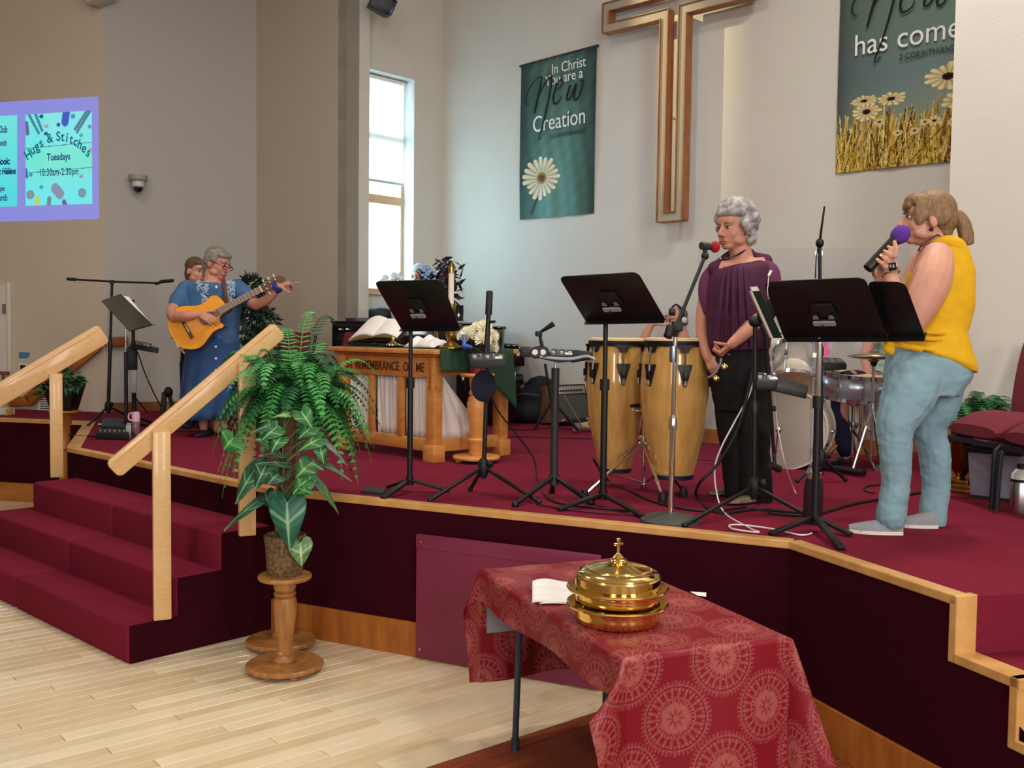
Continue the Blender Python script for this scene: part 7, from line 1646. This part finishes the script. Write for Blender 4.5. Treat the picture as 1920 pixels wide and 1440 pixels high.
for q in (-1, 1):
    b.tube([hd.p(q * .034 + .026 * cos(g), .112 - .006 * abs(cos(g)), -.008 + .013 * sin(g)) for g in [2 * PI * k / 16 for k in range(17)]], .0032, 6); b.tube([hd.p(q * .06, .104, -.002), hd.p(q * .086, .04, .012), hd.p(q * .086, -.01, .016)], .0032, 6)
b.tube([hd.p(-.01, .114, -.004), hd.p(.01, .114, -.004)], .0032, 6); b.done('spectacles', glm, t)
dnm = mat('blue_denim', (62, 98, 140), .85, var=.12, vs=7, bump=.3, bs=90); dnk = mat('denim_skirt', (44, 78, 124), .85, var=.14, vs=6, bump=.3, bs=90); b = B()
SIL(b, [(378, 530, 422, 532, Yg, .11), (360, 530, 440, 533, Yg, .14), (348, 541, 450, 543, Yg, .175), (348, 580, 450, 580, Yg, .19), (354, 620, 447, 620, Yg, .18), (353, 645, 447, 645, Yg, .18)], n=32)
LIMB(b, [(352, 541, Yg - .02, 17), (339, 558, Yg - .08, 17), (332, 573, Yg - .16, 17)]); LIMB(b, [(444, 542, Yg - .02, 19), (458, 554, Yg - .08, 18), (468, 562, Yg - .11, 15)])
b.done('bodice', dnm, t, rem=.008, sm=2, disp=.016, dsc=.1)
b = B(); n = 72; rings = []
for i, (xl_, xr_, y, d) in enumerate(((355, 446, 630, .18), (350, 449, 660, .2), (346, 450, 700, .23), (343, 446, 740, .25), (342, 438, 770, .26), (342, 434, 783, .27))):
    A_, B2 = Py(xl_, y, Yg), Py(xr_, y, Yg); m_ = (A_ + B2) / 2; h = (B2 - A_) / 2; rings.append([m_ + (h * cos(g) + V((0, d * sin(g), 0))) * (1 + .035 * i / 2.5 * sin(11 * g + .4 * i)) for g in [2 * PI * j / n for j in range(n)]])
b.loft(rings, cap=False).done('skirt', dnk, t, solid=.006)
emb = mat('embroidery', (176, 196, 214), .8); r11 = random.Random(8); b = B()
for k in range(260):
    x = r11.choice((r11.uniform(368, 390), r11.uniform(424, 440))); y = r11.uniform(526, 572); yy = Yg - .185 * max(.05, 1 - abs((x - 399) / 51) ** 2.35) ** .425 - .004
    a_ = Py(x, y, yy); d = V((r11.uniform(-1, 1), 0, r11.uniform(-1, 1))).normalized() * .012; b.tube([a_ - d, a_ + V((0, -.004, 0)), a_ + d], .0035, 4)
b.done('embroidery', emb, t, kind='stuff')
for y in (538, 556, 575, 650, 672, 694, 716, 738): x = 406 if y < 600 else 405; yy = Yg - (.197 if y < 600 else .2 + (y - 630) * .0006); B().lathe([(.0, 0), (.011, .002), (.011, .007), (.0, .009)], 12, Py(x, y, yy), (0, -1, 0), cap=False).done('button', mat('button_pearl', (222, 224, 226), .3), t)
nsh = mat('navy_shoe', (30, 36, 66), .6); SHOE(t, Pz(392, 812, S), Pz(362, 822, S) + V((.02, .05, 0)), nsh, .045, .05); SHOE(t, Pz(402, 800, S) + V((.03, .1, 0)), Pz(420, 806, S), mat('tan_sandal', (186, 164, 134), .6), .045, .04)
# guitar
g0 = Py(351, 616, Yg - .36); gx = (Py(487, 544, Yg - .3) - g0).normalized(); gn = V((.12, -1, .12)); gn = (gn - gx * gn.dot(gx)).normalized(); gy = gn.cross(gx)
gt_ = thing('guitar', 'amber classical guitar with cutaway held by the woman in the denim dress', 'guitar', g0); gs_ = 1.06
def G(x, y, z): return g0 + (gx * x + gy * y + gn * z) * gs_
up_ = 1 if gy.z > 0 else -1
prof = [(-.135, 0), (-.12, .09), (-.07, .15), (.0, .18), (.06, .172), (.12, .142), (.17, .122), (.215, .122), (.26, .135), (.3, .138), (.335, .11), (.352, .05), (.356, .0)]
lowr = [(-.135, 0), (-.12, .09), (-.07, .15), (.0, .18), (.06, .172), (.12, .142), (.17, .122), (.21, .12), (.245, .125), (.262, .118), (.262, .1), (.25, .075), (.262, .045), (.3, .03), (.356, .028)]
oul = spline([V((x, y * up_, 0)) for x, y in prof], 4) + spline([V((x, -y * up_, 0)) for x, y in reversed(lowr)], 4)[:-1]
oul = [(p.x, p.y) for p in oul]; amber = mat('guitar_top', (236, 158, 34), .25, var=.05, vs=6, stretch=(1, 1, 6), coat=.4); rim_ = mat('guitar_side', (96, 46, 24), .3, coat=.3)
B().slab([G(x, y, -.0) for x, y in oul], gn * -.1).done('body_side', rim_, gt_, ang=.5); B().slab([G(x * .995, y * .985, .0) for x, y in oul], gn * .004).done('soundboard', amber, gt_, ang=.5)
B().lathe([(.043, .0045), (.058, .0045), (.058, .0065), (.043, .0065)], 32, G(.168, 0, 0), gn).done('rosette', mat('rosette', (120, 74, 34), .5), gt_); B().lathe([(.0, .0045), (.043, .0045), (.043, .006), (.0, .006)], 32, G(.168, 0, 0), gn, cap=False).done('soundhole', mat('hole_dark', (28, 16, 10), .8), gt_)
RG = look(gx, gy); B().box(G(0, 0, .01), (.03, .19, .012), RG).done('bridge', mat('rosewood', (86, 48, 30), .5), gt_, bevel=.003); B().box(G(.002, 0, .019), (.006, .08, .01), RG).done('saddle', pgm, gt_)
B().bar(G(.2, 0, .012), G(.66, 0, .012), .056, .016, gn).bar(G(.34, 0, -.012), G(.66, 0, -.006), .05, .03, gn).done('neck', mat('fretboard', (110, 76, 52), .5), gt_, bevel=.003)
for k in range(14): x = .655 * (1 - 2 ** (-(k + 1) / 12.0)); B().bar(G(.655 - x, -.027, .021), G(.655 - x, .027, .021), .003, .003, gn).done('fret', steel, gt_)
B().bar(G(.658, -.028, .02), G(.658, .028, .02), .008, .012, gn).done('nut', pgm, gt_)
hdst = [G(.66, -.026, .004), G(.68, -.036, -.0), G(.83, -.038, -.035), G(.85, -.02, -.04), G(.86, 0, -.042), G(.85, .02, -.04), G(.83, .038, -.035), G(.68, .036, 0), G(.66, .026, .004)]
B().slab(hdst, gn * .016).done('headstock', MT['rosewood'], gt_)
for k in range(3):
    for q in (-1, 1): B().tube([G(.7 + k * .045, q * .036, -.01 - k * .01), G(.7 + k * .045, q * .056, -.012 - k * .01)], .004, 6).ell(G(.7 + k * .045, q * .06, -.012 - k * .01), .008).done('tuning_peg', pgm, gt_); B().lathe([(.006, 0), (.006, .01)], 8, G(.7 + k * .045, q * .018, .012 - k * .01), gn).done('tuner_post', pgm, gt_)
for k in range(6): y = -.02 + .008 * k; B().tube([G(0, y * 1.3, .022), G(.66, y, .026)], .0009, 4).done('string', mat('nylon', (216, 206, 190), .4), gt_)
B().tube([G(-.13, .0, -.04), G(-.15, .0, -.05)], .01).done('strap_button', steel, gt_)
B().box(G(-.13, .075 * -up_, -.05), (.03, .05, .05), RG).done('jack_plate', pgm, gt_, bevel=.004)
stp_ = thing('guitar_strap', 'brown leather guitar strap over the shoulder of the denim dress', 'strap', Py(420, 560, Yg - .2))
B().tube([Py(418, 524, Yg - .06), Py(420, 532, Yg - .19), Py(424, 560, Yg - .25), Py(432, 585, Yg - .28)], .022, 8, 6, .18).done('band', mat('brown_leather', (104, 62, 48), .6), stp_)
scr = thing('scrunchie', 'dark blue scrunchie around the wrist of the pointing hand', 'scrunchie', Py(519, 538, Yg - .26)); q = Py(519, 539, Yg - .265); fa = V((.8, -.1, .5)).normalized(); x_ = fa.orthogonal().normalized(); y_ = fa.cross(x_)
b = B()
for k in range(26): g = 2 * PI * k / 26; b.ell(q + x_ * cos(g) * .036 + y_ * sin(g) * .036 + fa * (.012 * sin(k * 2.4)), (.017, .017, .017), n=8, k=6)
b.done('ruffle', mat('blue_scrunch', (38, 44, 128), .7), scr, rem=.006, sm=1)

# --- person half hidden behind the guitar player
Yb = 9.6
t = thing('person', 'brown-haired person in a white shirt mostly hidden behind the guitar player', 'person', Pz(362, 805, S))
hd = Head(Py(368, 508, Yb), (.75, -.5, -.1), (0, 0, 1), 1.05); b = B(); hd.flesh(b); hd.neck(b, Py(366, 545, Yb))
LIMB(b, [(330, 560, Yb, 12), (326, 600, Yb - .05, 10), (338, 640, Yb - .1, 8)]); LIMB(b, [(402, 560, Yb, 12), (408, 610, Yb, 9), (402, 650, Yb, 8)]); HAND(b, Py(338, 640, Yb - .1), (.3, -.2, -1), (1, 0, 0), (0, -1, 0), 1); HAND(b, Py(402, 650, Yb), (0, -.2, -1), (-1, 0, 0), (0, -1, 0), 1)
SIL(b, [(340, 550, 394, 550, Yb, .09), (340, 640, 394, 640, Yb, .1), (342, 690, 394, 690, Yb, .1)]); LIMB(b, [(354, 690, Yb, 14), (356, 800, Yb, 8)]); LIMB(b, [(380, 690, Yb, 14), (378, 800, Yb, 8)])
b.done('body', skin, t, rem=.009, sm=3); hd.face(t)
b = B(); hd.e(b, (0, -.024, .045), (.084, .1, .086), n=20, k=12); hd.e(b, (0, -.06, -.03), (.074, .055, .09)); hd.e(b, (0, .05, .075), (.066, .045, .03)); b.done('hair', mat('hair_brown', (92, 70, 54), .6, var=.2, vs=20, bump=.3), t, rem=.009, sm=4)
b = B(); SIL(b, [(350, 545, 386, 543, Yb, .09), (334, 556, 400, 556, Yb, .13), (334, 600, 400, 600, Yb, .14), (336, 655, 398, 655, Yb, .14)]); LIMB(b, [(336, 558, Yb, 15), (328, 590, Yb - .03, 13)]); LIMB(b, [(400, 558, Yb, 15), (406, 590, Yb, 13)]); b.done('shirt', mat('white_shirt', (206, 206, 208), .85), t, rem=.01, sm=3)
b = B(); SIL(b, [(340, 640, 396, 640, Yb, .12), (340, 690, 396, 690, Yb, .13)]); LIMB(b, [(354, 680, Yb, 17), (354, 790, Yb, 13)]); LIMB(b, [(382, 680, Yb, 17), (380, 790, Yb, 13)]); b.done('trousers', blk2, t, rem=.01, sm=2)
SHOE(t, Pz(352, 797, S), Pz(352, 804, S), blackp, .05, .05); SHOE(t, Pz(380, 797, S), Pz(380, 804, S), blackp, .05, .05)

# --- drummer
Yd = 7.75
t = thing('person', 'drummer in a pale green striped shirt and navy jeans seated behind the snare', 'person', Pz(1640, 860, S))
hd = Head(Py(1662, 560, Yd), (-.6, -.75, -.2), (0, 0, 1), 1.05); b = B(); hd.flesh(b); hd.neck(b, Py(1665, 595, Yd))
LIMB(b, [(1634, 618, Yd - .05, 13), (1628, 650, Yd - .12, 11), (1622, 670, Yd - .18, 9), (1626, 694, Yd - .28, 7)]); LIMB(b, [(1704, 618, Yd - .02, 13), (1708, 655, Yd - .1, 11), (1690, 690, Yd - .25, 7)])
HAND(b, Py(1626, 693, Yd - .28), (-.1, -.5, -.8), (.8, .3, 0), (.2, -.8, .3), .95, curl=(.8, .85, .9, .9)); HAND(b, Py(1690, 690, Yd - .25), (-.3, -.7, -.4), (0, 0, -1), (-1, 0, 0), .95, curl=(.8, .85, .9, .9))
SIL(b, [(1645, 605, 1695, 605, Yd, .1), (1640, 660, 1700, 660, Yd, .12), (1640, 720, 1700, 720, Yd, .12)]); LIMB(b, [(1650, 720, Yd, 17), (1585, 715, Yd - .42, 13), (1588, 850, Yd - .35, 8)]); LIMB(b, [(1690, 720, Yd, 17), (1665, 730, Yd - .4, 13), (1668, 850, Yd - .3, 8)])
b.done('body', skin2, t, rem=.009, sm=3); hd.face(t)
b = B(); hd.e(b, (0, -.024, .045), (.084, .1, .086), n=20, k=12); hd.e(b, (0, -.06, -.01), (.074, .055, .06)); b.done('hair', MT['hair_brown'], t, rem=.009, sm=3)
b = B(); SIL(b, [(1650, 600, 1686, 600, Yd, .1), (1632, 612, 1704, 612, Yd, .14), (1634, 660, 1702, 660, Yd, .17), (1624, 690, 1704, 690, Yd, .19), (1620, 702, 1704, 702, Yd, .2)]); LIMB(b, [(1637, 615, Yd - .03, 16), (1630, 640, Yd - .1, 14)]); LIMB(b, [(1702, 615, Yd, 16), (1707, 640, Yd - .05, 14)])
mg = mat('mint_shirt', (178, 216, 186), .85); nt = mg.node_tree; wv = nt.nodes.new('ShaderNodeTexWave'); wv.bands_direction = 'Z'; wv.inputs['Scale'].default_value = 5; wv.inputs['Distortion'].default_value = .6; tc2 = nt.nodes.new('ShaderNodeTexCoord'); rp = nt.nodes.new('ShaderNodeValToRGB'); rp.color_ramp.elements[0].color = lin((206, 222, 212)); rp.color_ramp.elements[1].color = lin((148, 206, 160)); nt.links.new(tc2.outputs['Object'], wv.inputs[0]); nt.links.new(wv.outputs[1], rp.inputs[0]); nt.links.new(rp.outputs[0], nt.nodes['Principled BSDF'].inputs['Base Color'])
b.done('shirt', mg, t, rem=.01, sm=3)
nvj = mat('navy_jeans', (22, 28, 56), .85, var=.15, vs=9); b = B(); SIL(b, [(1636, 695, 1704, 695, Yd, .17), (1636, 725, 1704, 725, Yd, .18)])
LIMB(b, [(1652, 718, Yd, 24), (1620, 714, Yd - .22, 21), (1582, 716, Yd - .4, 17), (1578, 770, Yd - .4, 15), (1586, 840, Yd - .36, 13)]); LIMB(b, [(1688, 718, Yd, 24), (1668, 728, Yd - .4, 18), (1672, 840, Yd - .32, 13)]); b.done('jeans', nvj, t, rem=.01, sm=2)
SHOE(t, Pz(1590, 858, S), Pz(1566, 868, S), blackp, .045, .05); SHOE(t, Pz(1676, 858, S), Pz(1664, 872, S), blackp, .045, .05)

# --- seated player in headphones against the wall
Yh = 9.3
t = thing('person', 'seated bearded player in grey headphones with a raised forearm behind the congas', 'person', Pz(1230, 815, S))
hd = Head(Py(1268, 600, Yh), (-.88, -.42, -.22), (-.05, 0, 1), 1.0); b = B(); hd.flesh(b); hd.neck(b, Py(1280, 636, Yh), .055, .065)
LIMB(b, [(1252, 650, Yh - .1, 13), (1225, 680, Yh - .2, 11), (1203, 652, Yh - .25, 9)]); LIMB(b, [(1203, 655, Yh - .25, 9.5), (1210, 630, Yh - .25, 9), (1222, 608, Yh - .25, 6.5)]); HAND(b, Py(1222, 609, Yh - .25), (.6, -.1, .55), (.5, .3, -.7), (-.5, -.6, .5), 1, curl=(.5, .55, .6, .6))
LIMB(b, [(1308, 650, Yh, 13), (1312, 690, Yh - .1, 11), (1290, 715, Yh - .3, 8)]); HAND(b, Py(1290, 715, Yh - .3), (-.8, -.4, -.2), (0, 0, -1), (-.2, -1, 0), 1)
SIL(b, [(1255, 645, 1305, 645, Yh, .1), (1252, 720, 1308, 720, Yh, .12), (1252, 745, 1308, 745, Yh, .12)])
LIMB(b, [(1262, 740, Yh, 14), (1165, 725, Yh - .15, 11), (1120, 775, Yh - .1, 8), (1108, 792, Yh - .1, 7)]); LIMB(b, [(1295, 745, Yh, 14), (1225, 740, Yh - .4, 11), (1222, 815, Yh - .35, 7)]); b.done('body', skin2, t, rem=.008, sm=3); hd.face(t)
hm_ = mat('hair_ash', (108, 92, 78), .7, var=.2, vs=24, bump=.4); b = B(); hd.e(b, (0, -.032, .04), (.083, .092, .08), n=20, k=12); hd.e(b, (0, -.06, -.03), (.072, .05, .05)); b.done('hair', hm_, t, rem=.008, sm=3)
b = B(); hd.e(b, (0, .06, -.095), (.042, .03, .028)); 
for q in (-1, 1): hd.e(b, (q * .05, .03, -.075), (.02, .035, .035)); hd.e(b, (q * .014, .098, -.051), (.016, .008, .006))
b.done('beard', hm_, t, rem=.006, sm=2)
hpn = thing('headphones', 'headphones with pale round cups worn by the seated bearded player', 'headphones', hd.p(0, -.02, .14)); B().tube([hd.p(-.095, -.015, 0), hd.p(-.09, -.02, .09), hd.p(0, -.025, .14), hd.p(.09, -.02, .09), hd.p(.095, -.015, 0)], .009, 8, 5).done('headband', blackp, hpn)
for q in (-1, 1): B().lathe([(.0, -.02), (.04, -.018), (.042, .0), (.036, .012), (.0, .014)], 24, hd.p(q * .096, -.012, -.008), hd.R @ V((q, 0, 0)), cap=False).done('ear_pad', blackp, hpn); B().lathe([(.031, .0), (.03, .018), (.02, .026), (.0, .029)], 24, hd.p(q * .096, -.012, -.008), hd.R @ V((q, 0, 0)), cap=False).done('ear_cup', mat('cup_silver', (196, 198, 202), .35), hpn)
tl3 = mat('teal_shirt', (34, 62, 68), .85); b = B(); SIL(b, [(1264, 634, 1298, 634, Yh, .1), (1246, 644, 1314, 644, Yh, .14), (1246, 700, 1314, 700, Yh, .16), (1248, 745, 1312, 745, Yh, .16)]); LIMB(b, [(1254, 650, Yh - .08, 16), (1238, 670, Yh - .15, 14)]); LIMB(b, [(1308, 652, Yh, 16), (1312, 678, Yh - .05, 14)]); b.done('shirt', tl3, t, rem=.01, sm=3)
mrn = mat('maroon_trousers', (70, 34, 40), .85); b = B(); LIMB(b, [(1265, 742, Yh, 19), (1210, 728, Yh - .1, 16), (1160, 722, Yh - .15, 14), (1128, 765, Yh - .12, 11), (1115, 783, Yh - .1, 11)]); LIMB(b, [(1295, 745, Yh, 19), (1225, 738, Yh - .4, 15), (1222, 805, Yh - .36, 11)]); b.done('trousers', mrn, t, rem=.01, sm=2)
SHOE(t, Pz(1118, 803, S), Pz(1078, 801, S), mat('tan_sock', (178, 160, 122), .8), .05, .055, mat('grey_sole', (126, 124, 122), .8)); SHOE(t, Pz(1230, 822, S), Pz(1200, 826, S), MT['tan_sock'], .05, .055)
stl = Pz(1275, 822, S); so_ = thing('stool', 'low black stool under the seated player in headphones', 'stool', stl); q = V((Py(1278, 750, Yh).x, Yh, S)); B().lathe([(.0, .38), (.16, .38), (.17, .4), (.16, .43), (.0, .435)], 24, q, cap=False).done('seat', blackp, so_)
for g in (.4, 2, 3.5, 5.1): B().tube([q + V((cos(g) * .1, sin(g) * .1, .39)), q + V((cos(g) * .17, sin(g) * .17, .01))], .012, 8).done('leg', blackp, so_)

# --- pianist at the window
Yn = 11.1
t = thing('person', 'grey-haired pianist whose head shows above the black music desk by the window', 'person', Pz(790, 790, S))
hd = Head(Py(786, 517, Yn), (.1, -.9, -.42), (0, 0, 1), 1.0); b = B(); hd.flesh(b); hd.neck(b, Py(787, 548, Yn)); SIL(b, [(765, 556, 810, 556, Yn, .09), (762, 640, 812, 640, Yn, .1), (764, 700, 810, 700, Yn, .1)])
for q in (-1, 1): LIMB(b, [(787 + q * 27, 560, Yn, 10), (787 + q * 33, 600, Yn - .05, 8), (787 + q * 22, 612, Yn - .3, 6)]); HAND(b, Py(787 + q * 22, 612, Yn - .3), (-.2 * q, -1, 0), (0, 0, -1), (-q, 0, 0), .95); LIMB(b, [(787 + q * 12, 690, Yn, 12), (787 + q * 12, 780, Yn, 7)])
b.done('body', skin, t, rem=.009, sm=3); hd.face(t)
b = B(); hd.e(b, (0, -.03, .05), (.083, .094, .082), n=20, k=12); hd.e(b, (0, .03, .085), (.06, .05, .025)); hd.e(b, (0, -.06, -.02), (.074, .055, .07)); b.done('hair', mat('hair_white', (180, 180, 184), .6, var=.12, vs=30, bump=.4), t, rem=.008, sm=3)
b = B(); SIL(b, [(772, 551, 802, 551, Yn, .1), (758, 562, 816, 562, Yn, .14), (758, 640, 816, 640, Yn, .15), (762, 680, 812, 680, Yn, .15)])
for q in (-1, 1): LIMB(b, [(787 + q * 27, 562, Yn, 12), (787 + q * 33, 600, Yn - .05, 10), (787 + q * 24, 610, Yn - .22, 9)])
b.done('sweater', mat('grey_sweater', (72, 76, 92), .9), t, rem=.01, sm=3); b = B(); SIL(b, [(763, 670, 811, 670, Yn, .14), (764, 710, 810, 710, Yn, .14)])
for q in (-1, 1): LIMB(b, [(787 + q * 12, 705, Yn, 13), (787 + q * 12, 775, Yn, 10)])
b.done('trousers', blk2, t, rem=.01, sm=2)
for q in (-1, 1): SHOE(t, Pz(787 + q * 12, 778, S) , Pz(787 + q * 12, 785, S), blackp, .05, .05)
